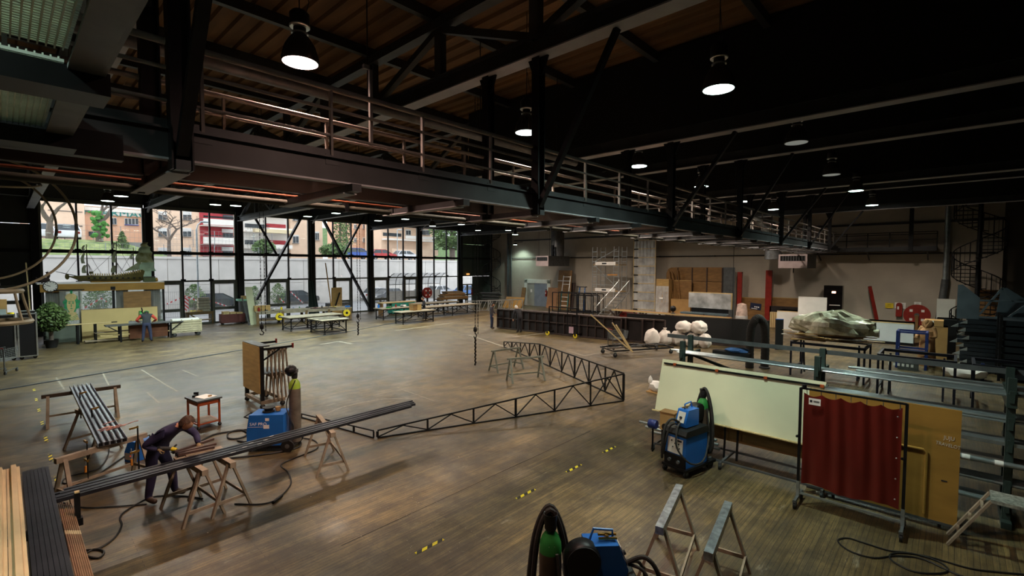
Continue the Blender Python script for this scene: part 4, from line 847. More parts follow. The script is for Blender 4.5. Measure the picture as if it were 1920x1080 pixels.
def mig_unit(loc, rz, label, side=-1, across=True):
    t = Thing('welding_machine', label, 'welding machine', loc, rz); dy = .02 if across else .1
    t.bb('trolley', BLACKST, -.62, -.28, .12, .4, .28, .17)
    for x in (-.45, .34):
        for s in (-1, 1): caster(t, (x, s*.24), .065 if x > 0 else .1)
    b = t.part('power_source', WELDBLUE, MB().prism([(-.36, .17), (.34, .17), (.37, .3), (.33, .78), (-.36, .78)], 'y', -.23, .23))
    t.part('front_panel', FRONTP, MB().hexa([(.365, -.17, .42), (.372, -.17, .42), (.372, .17, .42), (.365, .17, .42), (.345, -.17, .72), (.352, -.17, .72), (.352, .17, .72), (.345, .17, .72)]), parent=b)
    for i, (y, z) in enumerate(((-.08, .66), (.0, .62), (.08, .62), (-.05, .54), (.04, .54), (.1, .54))): t.part('knob', DARKPR, MB().tube((.35, y, z), (.375, y, z), .014, 8), parent=b)
    t.bb('display', DARKPR, .352, .05, .67, .366, .14, .7, parent=b)
    t.part('lower_front', BLACKST, MB().hexa([(.34, -.235, .17), (.38, -.235, .17), (.38, .235, .17), (.34, .235, .17), (.35, -.235, .4), (.39, -.235, .4), (.39, .235, .4), (.35, .235, .4)]), parent=b)
    for y in (-.1, .1): t.part('socket', GREYST, MB().tube((.37, y, .28), (.42, y, .28), .035, 10), parent=b)
    t.part('lid', RUBBER, MB().prism([(-.38, .78), (.36, .78), (.38, .82), (.33, .9), (-.34, .92), (-.4, .85)], 'y', -.25, .25))
    f = t.part('wire_feeder', WELDBLUE, MB().prism([(-.2, .93), (.22, .93), (.24, 1.0), (.14, 1.26), (-.2, 1.26)], 'y', -.1, .14))
    t.part('feeder_panel', FRONTP, MB().hexa([(.245, -.06, 1.02), (.25, -.06, 1.02), (.25, .1, 1.02), (.245, .1, 1.02), (.165, -.06, 1.22), (.172, -.06, 1.22), (.172, .1, 1.22), (.165, .1, 1.22)]), parent=f)
    t.part('feeder_knob', DARKPR, MB().tube((.19, .02, 1.1), (.24, .02, 1.12), .025, 10), parent=f)
    t.part('feeder_handle', WELDBLUE, MB().path([(.1, .02, 1.26), (.1, .02, 1.36), (-.1, .02, 1.38), (-.14, .02, 1.26)], .014, 8), parent=f)
    t.part('wire_drum', BLACKST, MB().lathe([(0, -.07), (.17, -.07), (.185, -.05), (.185, .08), (.17, .1), (0, .1)], 30, (-.33 if across else -.24, side*dy, 1.13), 'y'), parent=f)
    t.part('drum_rim', RUBBER, MB().lathe([(.12, -.085), (.17, -.085), (.17, -.07), (.12, -.07)], 30, (-.33 if across else -.24, side*dy, 1.13), 'y'), parent=f)
    t.part('rear_roll', RUBBER, MB().tube((-.1, side*.3, .84), (.3, side*.3, .84), .075, 16))
    t.part('earth_clamp', BRASS, MB().box(-.05, -.02, 1.28, .14, .0, 1.3).box(-.05, .02, 1.3, .14, .04, 1.32).box(.02, -.02, 1.28, .05, .04, 1.32))
    bottle(t, (-.55, 0, .17), BOTTLE, GREEN, 1.22)
    hp = lambda pts, r: t.part('hose', HOSE, MB().path(pts, r, 8))
    for k, yy in ((0, -.13), (1, .14)):
        pts = [(.24, .02, 1.0), (.42, yy*.6, .95), (.5, yy, .6), (.3, yy*2.2, .3), (-.1, yy*2.4, .3), (-.42, yy*1.6, .7), (-.5, yy*.9, 1.2)]
        hp(cat_spline(pts, 6), .018)
    for k in range(2):
        y0 = -.1+k*.07; a = .17+.035*k
        pts = [(0, -a, .35), (0, -a*.9, .9), (0, -a*.6, 1.35), (0, 0, 1.57+.02*k), (0, a*.6, 1.35), (0, a*.95, .9), (0, a*.9, .35), (0, 0, .28), (0, -a, .35)]
        hp(cat_spline([(-.55+(p[0]-.05+.05*k), p[1]+.03*k, p[2]) if across else (-.55+p[1]*1.1, .05+.05*k, p[2]) for p in pts], 5), .03)
    hp(cat_spline([(.25, 0, 1.02), (.42, -.05, 1.1), (.55, -.1, .95), (.6, -.12, .6), (.5, -.2, .3)], 6), .024)
    return t
def cat_spline(P, n=6):
    P = [Vector(p) for p in P]; out = []
    for i in range(len(P)-1):
        a, b, c, d = P[max(i-1, 0)], P[i], P[i+1], P[min(i+2, len(P)-1)]
        for k in range(n):
            t = k/n; out.append(.5*((2*b)+(c-a)*t+(2*a-5*b+4*c-d)*t*t+(3*b-a-3*c+d)*t**3))
    return out+[P[-1]]
mig_unit((9.3, 3.85, 0), R(168), 'blue and black welding unit with a green gas bottle before the white board')
bp_ = G(1032, 962, 1.55); m0 = Vector((bp_.x, bp_.y, 0))+RT.normalized()*.55; m0.z = 0
mig_unit(m0, R(-44), 'blue welding unit with gas bottle and big black drum at the bottom edge', -1, False)
# cart mounted blue welder behind the long tubes
t = Thing('welding_machine', 'blue cart welder with a tall grey gas bottle behind the long tubes', 'welding machine', (3.98, 11.15, 0), R(-42))
w = t.part('casing', WELDBLUE, MB().prism([(-.38, .14), (.4, .14), (.4, .82), (-.32, .82), (-.38, .45)], 'y', -.24, .24)); t.bb('chassis', BLACKST, -.4, -.25, .08, .62, .25, .14)
o = t.part('lettering', TEXTM, text_mesh('SAF PRO', .095), parent=w); o.location = (-.13, -.245, .62); o.rotation_euler = (R(90), 0, 0)
t.bb('printed_stripe', TEXTM, -.35, -.246, .555, .05, -.2415, .56, parent=w); t.bb('sticker', PAPER, -.02, -.246, .52, .1, -.2415, .6, parent=w); t.bb('sticker', PAPER, .02, -.246, .69, .1, -.2415, .75, parent=w)
t.part('handle', BLACKST, MB().path([(-.34, -.15, .72), (-.46, -.15, .76), (-.46, .15, .76), (-.34, .15, .72)], .015, 6)); t.part('wire_spool', RUBBER, MB().lathe([(.04, .83), (.13, .83), (.13, .85), (.09, .86), (.09, .9), (.13, .91), (.13, .93), (.04, .93)], 20, (.0, 0, 0))); t.part('pot', CARD, MB().lathe([(.05, .83), (.06, .9), (.055, .92)], 14, (.18, .05, 0)))
for s in (-1, 1): wh_ = t.part('wheel', RUBBER, MB().lathe([(0, -.03), (.13, -.03), (.14, -.02), (.14, .02), (.13, .03), (0, .03)], 20, axis='y'), loc=(.5, s*.29, .14)); t.part('hub', GREYST, MB().lathe([(0, -.04), (.05, -.035), (.05, .035), (0, .04)], 12, axis='y'), parent=wh_)
for s in (-1, 1): caster(t, (-.33, s*.2), .05)
bottle(t, (.56, .02, .14), mat('weathered grey bottle', '6f655b', .5, .3, .3, 5), LGREEN, 1.42, .125)
t.part('welding_mask', BLACKST, MB().ball((.5, -.02, 1.74), .13, .15, .14, 14, 10, lambda d: 1 if d.z > -.2 else .85)); t.part('mask_window', GREYST, MB().box(.58, -.08, 1.7, .64, .04, 1.78)); t.part('hose', HOSE, MB().path(cat_spline([(.62, -.1, 1.55), (.44, -.16, 1.0), (.6, -.17, .5), (.45, -.3, .3)], 6), .012, 6))
# small blue welder
t = Thing('welding_machine', 'small blue box welder beside the bending man', 'welding machine', (1.93, 12.55, 0), R(25))
w = t.part('casing', WELDBLUE, MB().prism([(-.28, 0), (.28, 0), (.28, .36), (-.2, .4), (-.28, .2)], 'y', -.13, .13)); o = t.part('lettering', TEXTM, text_mesh('SAF', .1), parent=w); o.location = (.1, -.135, .22); o.rotation_euler = (R(90), 0, 0); t.part('front_panel', FRONTP, MB().hexa([(-.285, -.11, .05), (-.28, -.11, .05), (-.28, .11, .05), (-.285, .11, .05), (-.285, -.11, .19), (-.28, -.11, .19), (-.28, .11, .19), (-.285, .11, .19)])); t.part('signal_light', mat('red light', 'ff4030', .4, 0, 0, emit=1), MB().tube((-.29, -.06, .14), (-.28, -.06, .14), .012)); t.part('carry_handle', BLACKST, MB().path([(-.12, 0, .39), (-.12, 0, .44), (.15, 0, .43), (.15, 0, .37)], .014, 6))
# orange tool table
c = (G(377, 807)+G(407, 800)+G(359, 794)+G(388, 790))/4; t = Thing('tool_table', 'small orange steel tool table with papers on top', 'table', (c.x, c.y, 0), R(8)); OR = mat('orange steel', 'b4552c', .45, .2, .15, 5)
for x in (-.24, .24):
    for y in (-.3, .3): t.bb('leg', OR, x-.02, y-.02, .08, x+.02, y+.02, .7); caster(t, (x, y), .04)
t.bb('drawer', OR, -.26, -.32, .6, .26, .32, .7); t.bb('drawer_edge', BLACKST, -.262, -.3, .645, -.255, .3, .655); t.bb('table_top', GREYST, -.29, -.36, .7, .29, .36, .74); t.bb('lower_shelf', OR, -.26, -.32, .12, .26, .32, .15); t.bb('shelf_mat', SAWWOOD, -.22, -.28, .15, .22, .28, .16)
solo('paper_sheet', PAPER, MB().box(-.16, -.22, 0, .18, .2, .006), 'white drawing sheet lying on the orange tool table', 'paper', (c.x+.03, c.y, .742), R(20)); solo('hand_tool', BLACKST, MB().box(-.12, -.03, 0, .12, .03, .05).box(.05, -.05, 0, .1, .05, .09), 'black hand tool on the orange tool table', 'tool', (c.x-.13, c.y+.2, .742), R(60)); solo('chalk_block', CARD, MB().box(-.04, -.02, 0, .04, .02, .03), 'small brown block on the drawing sheet', 'block', (c.x+.12, c.y-.1, .75))
# rolling rack with a plywood face and stored trestles
t = Thing('rolling_rack', 'black rolling rack faced with plywood in the middle of the floor', 'rack', (4.95, 14.95, 0))
for x in (.0, .55):
    for y in (-.62, .62): caster(t, (x, y), .07); 
for y in (-.62, .62): t.bb('upright', BLACKST, -.05, y-.04, .14, .05, y+.04, 1.8); t.bb('base_bar', SAWWOOD, -.05, y-.05, .14, .62, y+.05, .24); t.bb('arm', BLACKST, .05, y-.03, 1.68, .85, y+.03, 1.74); t.bb('arm_tip', REDP, .85, y-.03, 1.66, .89, y+.03, 1.8); t.bar('arm_strut', BLACKST, (.05, y, 1.4), (.5, y, 1.68), .04)
t.bb('long_bar', SAWWOOD, -.05, -.6, .14, .05, .6, .24); t.bb('long_bar', SAWWOOD, .5, -.6, .14, .6, .6, .24); t.bb('tray', GREYST, .06, -.62, .98, .6, .3, 1.0); t.bb('top_board', GREYST, -.08, -.68, 1.78, .2, .68, 1.82)
t.bb('plywood_face', PLY, -.09, -.66, .45, -.06, .66, 1.8)
for i in range(5):
    q = Thing('stored_trestle', ['first', 'second', 'third', 'fourth', 'fifth'][i] + ' folded wooden trestle hanging in the rolling rack, counted from the plywood', 'trestle', (5.2+i*.11, 14.45, .26), R(0), group='trestles in the rolling rack')
    for s in (-1, 1): q.bar('leg', SAWWOOD, (0, s*.05, 1.42), (0, s*.33, 0), .06, .03, up=(1, 0, 0))
    q.bb('cross_bar', SAWWOOD, -.015, -.22, .62, .015, .22, .68); q.bb('head_block', SAWWOOD, -.03, -.1, 1.36, .03, .1, 1.45)
# ================================================================== cables and marks on the floor
def cable(pts, r, label, m=RUBBER, cat='cable', n=5, extra=None):
    P = [G(x, y, r+.002) for x, y in pts]; c = P[0].copy(); return solo('floor_cable', m, MB().path(cat_spline([p-c for p in P], 5), r, n), label, cat, c)
cable([(440, 945), (490, 945), (520, 935), (545, 908), (540, 885), (528, 870), (570, 852), (595, 840), (590, 826), (560, 820)], .014, 'black power cable with a plug curving right of the man')
q = G(520, 936, .03); solo('cable_plug', BLACKST, MB().tube((-.12, 0, 0), (.0, 0, 0), .03, 8).tube((0, 0, 0), (.13, 0, 0), .026, 8), 'black plug joint on the curving power cable', 'plug', q, R(35))
cable([(150, 1045), (175, 1030), (195, 1034), (185, 1046), (163, 1042), (160, 1032), (185, 1028), (215, 1008), (228, 985), (225, 970), (240, 955), (285, 932), (340, 930), (380, 935)], .014, 'dark cable with a loop at the bottom left')
cable([(275, 945), (210, 950), (150, 951), (100, 935), (85, 922), (110, 915), (140, 922)], .013, 'thin dark cable running left from the feet of the man')
cable([(172, 910), (145, 908), (118, 905), (130, 893), (180, 880), (200, 860), (205, 838)], .013, 'thin dark cable under the near left sawhorse'); cable([(180, 893), (215, 868), (235, 855), (250, 850)], .014, 'dark lead of the small blue welder')
cable([(372, 830), (400, 815), (440, 808), (470, 806), (455, 820), (430, 822), (428, 812), (450, 806), (468, 815), (462, 828), (445, 826)], .02, 'thick coiled lead left of the blue cart welder'); cable([(420, 860), (470, 855), (520, 848), (560, 838), (562, 825), (550, 815)], .02, 'thick lead passing under the blue cart welder')
cable([(1920, 1077), (1830, 1068), (1780, 1055), (1745, 1045), (1700, 1037), (1673, 1038), (1668, 1045), (1680, 1056), (1715, 1072), (1760, 1075), (1778, 1068), (1760, 1053), (1720, 1040), (1690, 1035), (1665, 1032), (1620, 1018), (1590, 1009), (1572, 1012), (1577, 1022), (1600, 1036), (1640, 1046), (1680, 1042), (1730, 1048), (1790, 1075), (1850, 1095)], .012, 'loose coil of black cable at the bottom right')
cable([(0, 731), (115, 712), (230, 693), (345, 674), (460, 655), (550, 639), (640, 624), (732, 607), (780, 600)], .016, 'long blue grey cable stretched across the floor', mat('blue grey cable', '3a4a5c', .6, 0, .1))
HAZ = bpy.data.materials.new('yellow black tape'); HAZ.use_nodes = True; stripes(HAZ, '2a2820', 'e0cc20', 2.2, (0, 0, R(40)))
wh = ['nearest the bottom edge', 'left of the near green bottle', 'third from the bottom edge', 'farthest, left of the blue welding unit']
for (x, y), w in zip(((806, 1024), (986, 926), (1076, 878), (1142, 843)), wh): solo('floor_tape', HAZ, MB().box(-.25, -.03, 0, .25, .03, .002), 'short yellow and black floor tape ' + w, 'tape', G(x, y, .001), R(0), group='hazard tapes on the right')
for i, (x, y) in enumerate(((122, 958), (107, 902), (95, 858), (86, 823), (79, 793), (73, 769), (68, 749), (64, 731))): solo('floor_tape', HAZ, MB().box(-.03, -.28, 0, .03, .28, .002), f'yellow black floor tape on the left, {["nearest", "second", "third", "fourth", "fifth", "sixth", "seventh", "farthest"][i]} of the row', 'tape', G(x, y, .001), 0, group='hazard tapes on the left')
CHALK = mat('worn white floor paint', '8f887a', .8, 0, .3, 12); rn = random.Random(21)
def mark(pts, w, label, m=None): 
    P = [G(x, y, .001) for x, y in pts]; c = P[0].copy(); mb = MB()
    for a, b in zip(P, P[1:]): mb.bar(a-c, b-c, w, .002)
    solo('floor_mark', m or CHALK, mb, label, 'floor mark', c, smooth=False)
mark([(302, 627), (460, 622)], .1, 'long pale painted line left of the rolling rack'); mark([(265, 693), (312, 722), (333, 734)], .05, 'thin pale line behind the orange table'); mark([(276, 736), (298, 755)], .05, 'short pale dash left of the orange table'); mark([(105, 708), (121, 730)], .05, 'pale dash above the far left sawhorse'); mark([(192, 698), (204, 722)], .05, 'pale dash behind the steel profiles')
mark([(343, 694), (372, 706)], .04, 'small pale dash in front of the benches'); mark([(880, 628), (960, 655)], .1, 'pale painted line below the hanging chain'); mark([(960, 632), (1060, 620)], .14, 'broad pale painted line before the black flats'); mark([(1095, 667), (1135, 660), (1150, 668)], .06, 'pale bent line behind the lattice frame'); mark([(1065, 658), (1095, 667)], .06, 'pale line meeting the bent line'); mark([(600, 646), (635, 640), (660, 645)], .12, 'pale patch line right of the rolling rack'); mark([(740, 620), (850, 605)], .1, 'pale line in front of the wheeled tables'); mark([(745, 727), (815, 752)], .03, 'scratched thin line behind the long tubes')
arc = [(610, 776), (640, 764), (680, 754), (720, 748), (780, 747)]; mark(arc, .05, 'curved pale line behind the end of the long tubes'); mark([(1107, 808), (640, 1023)], .012, 'thin straight dark seam across the front floor', BLACKST)
mb = MB()
for i in range(160):
    p = G(rn.gauss(720, 120), rn.gauss(960, 45), .004); s = rn.uniform(.004, .011); mb.add(*ico(p, s, 1, .3, (1, 1, .3), rn))
solo('wood_crumbs', CHALK, mb, 'pale crumbs and shavings scattered on the front floor', 'debris', kind='stuff')
# ================================================================== right side: board, curtain, tube rack
IVORY = mat('ivory board', 'c6c4a6', .55, 0, .06, 1.2)
t = Thing('white_board', 'long ivory board leaning on a wheeled frame with a black clip rail', 'board', (10.05, 1.6, 0))
P = [V(0, .3, .83), V(0, 3.3, .85), V(.35, 3.3, 1.96), V(.35, .08, 1.96)]
t.part('board_sheet', IVORY, MB().slab(P, .02)); t.bar('lower_lip', PINE, V(-.03, .25, .82), V(-.03, 3.35, .84), .05, .02)
t.bar('clip_rail', BLACKST, V(.3, .12, 1.89), V(.3, 3.24, 1.88), .03, .03)
for y in (.14, 1.1, 2.05, 2.98): t.bb('clip', OR, .27, y-.03, 1.86, .32, y+.03, 1.91)
for y in (.25, 1.55, 1.8, 2.9): t.bar('stay', BLACKST, V(.1, y, .12), V(.2, y, 1.4), .035)
for x in (-.2, .5): t.bar('base_rail', GREYST, V(x, .0, .15), V(x, 3.2, .15), .035)
for y in (.0, 1.75, 3.2): t.bar('base_cross', GREYST, V(-.3, y, .13), V(.55, y, .13), .04); caster(t, (-.27, y), .055)
t.bb('ply_backing', PLYD, .38, .1, .4, .4, 2.9, .95)
t = Thing('welding_curtain', 'dark red welding curtain on a black wheeled frame', 'curtain', (9.25, .46, 0)); RC = mat('dark red plastic curtain', '5c1610', .35, 0, .2, 1.5, spec=.5)
for y in (0, 1.4):
    t.bb('post', BLACKST, -.02, y-.02, .12, .02, y+.02, 2.04); t.bb('post_sleeve', GALV, -.024, y-.024, .16, .024, y+.024, .42); t.bar('foot_bar', GREYST, V(-.25, y, .14), V(.3, y, .14), .04); caster(t, (-.2, y), .06); caster(t, (.27, y), .06)
    t.tube('knob', BLACKST, (-.05, y+.03, 1.2), (-.02, y+.03, 1.2), .02)
t.bb('top_rail', BLACKST, -.02, 0, 2.02, .02, 1.4, 2.05); t.tube('rail_ball', BLACKST, (0, 1.35, 2.05), (0, 1.35, 2.1), .035); t.bb('lower_rail', GALV, -.015, 0, .2, .015, 1.4, .23)
def cur(u, v):
    y = .05+u*1.3; z = 1.97-v*1.58; sag = .05*abs(math.sin(u*math.pi*5))*(1-v)**3
    return (.014*math.sin(u*24+.5*math.sin(v*3)+u*u*6)*(.3+.7*v)+.006*math.sin(u*47+v*2)-.01, y, z-sag+.03*math.sin(u*9)*v)
cc = t.part('curtain_sheet', RC, MB().grid(cur, 90, 24))
for i in range(7): t.tube('curtain_hook', GALV, (0, .08+i*.205, 1.93), (0, .08+i*.205, 2.04), .006, 5)
for i in range(5): t.part('eyelet', ALU, MB().ball((-.045, .1, .55+i*.32), .012, n=8, m=6), parent=cc)
k = t.bb('sticker', PAPER, -.05, 1.1, 1.79, -.046, 1.27, 1.9); onto(t.bb('sticker_print', DARKPR, -.052, 1.22, 1.83, -.05, 1.255, 1.87, parent=k), k)
for i in range(5): onto(t.bb('sticker_print', DARKPR, -.052, 1.12+i*.017, 1.835, -.05, 1.132+i*.017, 1.865, parent=k), k)
PLYY = mat('golden plywood door', '9a7434', .5, 0, .15, 1.5, stretch=(1, 1, 3))
t = Thing('plywood_door', 'golden plywood door panel with chalk writing behind the red curtain', 'door panel', (9.86, -.15, 0)); t.bb('panel', PLYY, 0, 0, .13, .04, 2.0, 1.92); 
t.part('moulding', PLYY, MB().path([(-.005, .38, .2), (-.005, .38, 1.18), (-.005, .42, 1.22), (-.005, 1.4, 1.22), (-.005, 1.44, 1.18), (-.005, 1.44, .2)], .022, 8))
t.bb('slot', DARKPR, -.004, .13, .78, 0, .2, .8); t.bar('base_rail', GREYST, V(.02, 0, .11), V(.02, 2, .11), .04)
for txt, z, y in (('JUJU', 1.47, .13), ('TRAVELOT', 1.36, .14)):
    o = t.part('chalk_lettering', mat('chalk', 'cfc7b4', .9, 0, .1), text_mesh(txt, .085 if txt == 'JUJU' else .075, .001)); o.location = (-.004, y, z); o.rotation_euler = (R(90), R(4 if txt != 'JUJU' else 0), R(-90)); o.scale = (.78, 1, 1)
for y in (.2, 1.6): caster(t, (.1, y), .05)
# tube rack
t = Thing('tube_rack', 'tall black cantilever rack holding long silver tubes', 'rack', (10.8, 0, 0)); RST = mat('dark green grey rack steel', '33403c', .5, .3, .2, 4)
lv = [2.05, 1.62, 1.27, .95, .62, .3]
for y in (4.6, 1.9, -.72, -2.3):
    for x in (-.0, .45): t.bb('upright', RST, x-.05, y-.05, 0, x+.05, y+.05, 2.46 if x else 2.36)
    for z in lv:
        if y < 1.95 or z > 2 or z < .4: t.bb('arm', RST, -.12, y-.03, z-.07, 1.0, y+.03, z); t.bb('arm_stop', RST, -.12, y-.03, z, -.09, y+.03, z+.12)
    t.bb('foot', RST, -.2, y-.06, 0, 1.1, y+.06, .1)
t.bb('flat_rail', GREYST, .48, -2.4, 2.34, .5, 5.2, 2.43); t.bar('brace', RST, V(.45, 4.6, 2.0), V(.45, 1.9, 1.3), .06); t.bb('end_plate', RST, -.1, -.78, 1.9, 1.0, -.66, 2.12)
SILV = mat('silver steel tube', 'b4c0c4', .28, .85, .15, 3); RUST = mat('brown grey bar', '6d625a', .5, .5, .2, 5); rn = random.Random(4)
ORD = ['first', 'second', 'third', 'fourth', 'fifth', 'sixth', 'seventh', 'eighth', 'ninth']
def tubes(n, z, x0, dx, y0, y1, r, m, label, group, sq=False, rows=1):
    for j in range(rows):
        for i in range(n):
            q = Thing('stock_tube', label+', '+ORD[i]+' from the front'+(' of the upper layer' if j else ''), 'steel tube', (10.8+x0+i*dx, y0+rn.uniform(-.25, .15), z+r+j*r*2.02), group=group); L = y1-y0
            if sq: q.bb('tube', m, -r, 0, -r, r, L, r)
            else: q.tube('tube', m, (0, 0, 0), (0, L, 0), r, 10)
            q.bb('end_tag', BLACKST, -r*.6, L, -r*.6, r*.6, L+.003, r*.6)
tubes(9, 2.05, .06, .042, -1.5, 4.9, .02, SILV, 'bright silver tube on the top rack level', 'tubes on the top rack level')
tubes(8, 2.05, .56, .05, -1.6, 1.4, .024, GALV, 'dull grey tube on the rear top rack level', 'rear tubes on the top rack level')
tubes(9, 1.62, .06, .046, -1.4, 1.95, .022, SILV, 'silver tube on the second rack level', 'tubes on the second rack level', rows=2)
tubes(6, 1.27, .0, .06, -2.2, 1.9, .028, GALV, 'grey square tube on the third rack level', 'tubes on the third rack level', True)
tubes(6, .95, .0, .06, -2.2, 1.9, .028, RUST, 'brown grey bar on the fourth rack level', 'bars on the fourth rack level', True)
tubes(5, .62, .0, .07, -2.2, 1.9, .032, GALV, 'grey pipe on the fifth rack level', 'pipes on the fifth rack level')
tubes(5, .3, .0, .07, -2.2, 4.6, .032, SILV, 'pale pipe on the lowest rack level', 'pipes on the lowest rack level')
q = Thing('wrapped_pipe', 'pale tape wrapped pipe across the fourth rack level', 'pipe', (10.68, -2.0, .95)); q.tube('pipe', GALV, (0, 0, .05), (0, 3.6, .05), .045)
for i in range(9): q.tube('tape_ring', PAPER, (0, .2+i*.38, .05), (0, .3+i*.38, .05), .047)
SPECK = mat('speckled paint splashed plank', '7d8078', .7, 0, .5, 25)
t = Thing('step_trestle', 'paint splashed plank trestle with slanted ladder legs at the right edge', 'trestle', (9.6, -.6, 0))
t.bb('plank', SPECK, -.2, -1.1, .78, .22, .12, .83)
for x in (-.17, .19): t.bar('ladder_rail', SAWWOOD, V(x, .12, .8), V(x, .55, 0), .03, .07, up=(1, 0, 0))
for i in range(3): t.bar('rung', SAWWOOD, V(-.17, .2+i*.12, .64-i*.23), V(.19, .2+i*.12, .64-i*.23), .03, .06)
for x in (-.17, .19): t.bar('far_leg', SAWWOOD, V(x, -1.0, .8), V(x, -1.3, 0), .03, .07, up=(1, 0, 0))
# behind the board: box, motor, rag
q = G(1238, 765, .9); t = Thing('junk_box', 'brown wooden box under the left end of the ivory board', 'box', (9.75, 4.45, .55)); t.bb('box_side', CARD, -.05, -.16, 0, .2, .16, .38); t.bb('box_lid', PLYD, -.06, -.17, .38, .21, .17, .4); t.bb('box_base', BLACKST, .0, -.12, -.55, .15, .12, 0)
BLF0 = mat('navy enamel', '1f2f66', .45, .1, .1, 4); t = Thing('blue_motor', 'small blue drum motor at the left end of the ivory board', 'motor', (9.72, 4.78, .62)); t.part('drum', BLF0, MB().lathe([(0, -.09), (.09, -.09), (.1, -.07), (.1, .07), (.09, .09), (0, .09)], 18, axis='y')); t.bb('motor_foot', BLACKST, -.015, -.015, -.62, .015, .015, -.1)
for i in range(3): t = Thing('loose_pipe', ['upper', 'middle', 'lower'][i] + ' pale pipe end poking out left of the ivory board', 'pipe', (10.0+.1*i, 4.9, .5-.12*i)); t.tube('pipe', SILV, (0, -1.4, 0), (0, .35-.1*i, 0), .03); t.bb('pipe_prop', BLACKST, -.03, -.3, -(.47-.12*i), .03, -.2, -.03)
rn = random.Random(2); t = Thing('white_bag', 'crumpled white plastic bag on the floor left of the ivory board', 'bag', G(1230, 735)); t.part('bag_body', WHITEP, MB().add(*ico((0, 0, .18), .22, 2, .18, (1, 1.2, .85), rn))); t.part('bag_neck', WHITEP, MB().add(*ico((-.1, .15, .38), .1, 1, .3, (.7, .7, 1.4), rn))); t.part('cardboard_pad', CARD, MB().box(-.2, -.25, 0, .25, .25, .03))
q = Vector((11.4, 3.6, 2.2)); t = Thing('blue_rag', 'blue cloth rag on the rear top of the tube rack', 'rag', q); t.part('cloth', mat('blue cloth', '2f4f7d', .8, 0, .25, 6), MB().add(*ico((0, 0, 0), .16, 2, .2, (1, 1.6, .4), rn))); t.bb('cloth_rest', BLACKST, -.1, -.3, -.15, .1, .5, -.05)
# ================================================================== middle right
def sack(c, w, h, label, seed, knot=True):
    rn = random.Random(seed); t = Thing('white_sack', label, 'sack', c, rn.uniform(0, 6), group='white sacks by the black panel')
    def f(d):
        return 1+.06*math.sin(d.x*9+seed)+.05*math.sin(d.y*8+d.z*7+seed*2)+rn.uniform(-.025, .025)+(.06 if d.z < -.3 else 0)
    t.part('sack_body', SACK, MB().ball((0, 0, h*.47), w/2, w/2, h*.47, 26, 18, f))
    if knot: t.part('knot', SACK, MB().lathe([(.09, h*.9), (.05, h*.95), (.07, h*1.02), (.1, h*1.06)], 10))
SACK = mat('white woven sack', 'd8cfc8', .6, 0, .06, 6, bump=.6)
sp = [((1219, 650), .75, .95, 'leftmost white sack on the floor'), ((1243, 648), .68, .85, 'knotted white sack second from the left on the floor'), ((1268, 648), .75, .8, 'white sack in the middle of the bottom row'), ((1295, 651), .72, .75, 'white sack fourth from the left in the bottom row'), ((1318, 653), .62, .78, 'rightmost white sack on the floor')]
for i, (px, w, h, lab) in enumerate(sp): p = G(*px); sack((p.x+.2, p.y, 0), w, h, lab, i+1, i == 1)
p = G(1277, 650); sack((p.x+.3, p.y, .72), .8, .62, 'left white sack lying on top of the others', 8, False); p = G(1305, 652); sack((p.x+.3, p.y, .7), .82, .68, 'right white sack lying on top of the others', 9, False)
BLK = mat('black scenery canvas', '221c1c', .8, 0, .25, 2); BLKR = mat('dark brown timber frame', '3a2d29', .7, 0, .25, 4)
a = Vector((22.2, 22.0, 0)); b = Vector((22.9, 13.2, 0)); d = b-a; L = d.length; rz = math.atan2(d.y, d.x)
for k in range(5):
    t = Thing('scenery_flat', ['front black ribbed scenery flat on the floor', 'second black scenery flat behind the ribbed one', 'third black scenery flat of the long stack', 'fourth black scenery flat of the long stack', 'rearmost black scenery flat of the long stack'][k], 'scenery flat', a+Vector((.16*k, -.35*k*(k > 1), .02)), rz, group='stacked black flats'); h = 1.28
    t.bb('canvas', BLK, 0, .05, .02, L+k*.2, .07, h); t.bb('top_rail', BLKR, 0, -.05, h-.07, L+k*.2, .05, h); t.bb('bottom_rail', BLKR, 0, -.05, 0, L+k*.2, .05, .07)
    if k == 0:
        t.bb('middle_rail', BLKR, 0, -.05, .66, L, .05, .72)
        for i in range(18): t.bb('stud', BLKR, i*L/17-.02, -.05, .07, i*L/17+.02, .05, h-.07)
        t.bb('paper_notice', mat('pink paper', 'c9a8b4', .8, 0, .05), 5.55, -.062, .16, 5.85, -.056, .55)
    else: t.bb('end_stud', BLKR, L+k*.2-.06, -.05, .07, L+k*.2, .05, h-.07)
t = Thing('flat_trolley', 'black bar trolley with yellow casters holding the scenery flats', 'trolley', (22.25, 17.6, 0), rz)
for x in (0, 1.9): t.bar('post', BLACKST, V(x, -.12, .2), V(x, -.12, 1.72), .06); t.bar('toe', BLACKST, V(x, -.3, .2), V(x, .9, .2), .07); w_ = t.part('caster', YELLOW, MB().lathe([(0, -.04), (.12, -.04), (.13, -.03), (.13, .03), (.12, .04), (0, .04)], 14, axis='y'), loc=(x, -.28, .13)); t.bb('caster_fork', BLACKST, -.05, -.06, 0, .05, .06, .16, parent=w_)
for x in (.63, 1.27): t.bar('rod', BLACKST, V(x, -.12, .2), V(x, -.12, 1.7), .035)
t.bar('top_bar', BLACKST, V(0, -.12, 1.7), V(1.9, -.12, 1.7), .06)
a = Vector((24.2, 13.6, 0)); b = G(1442, 655); b.z = 0; d = b-a
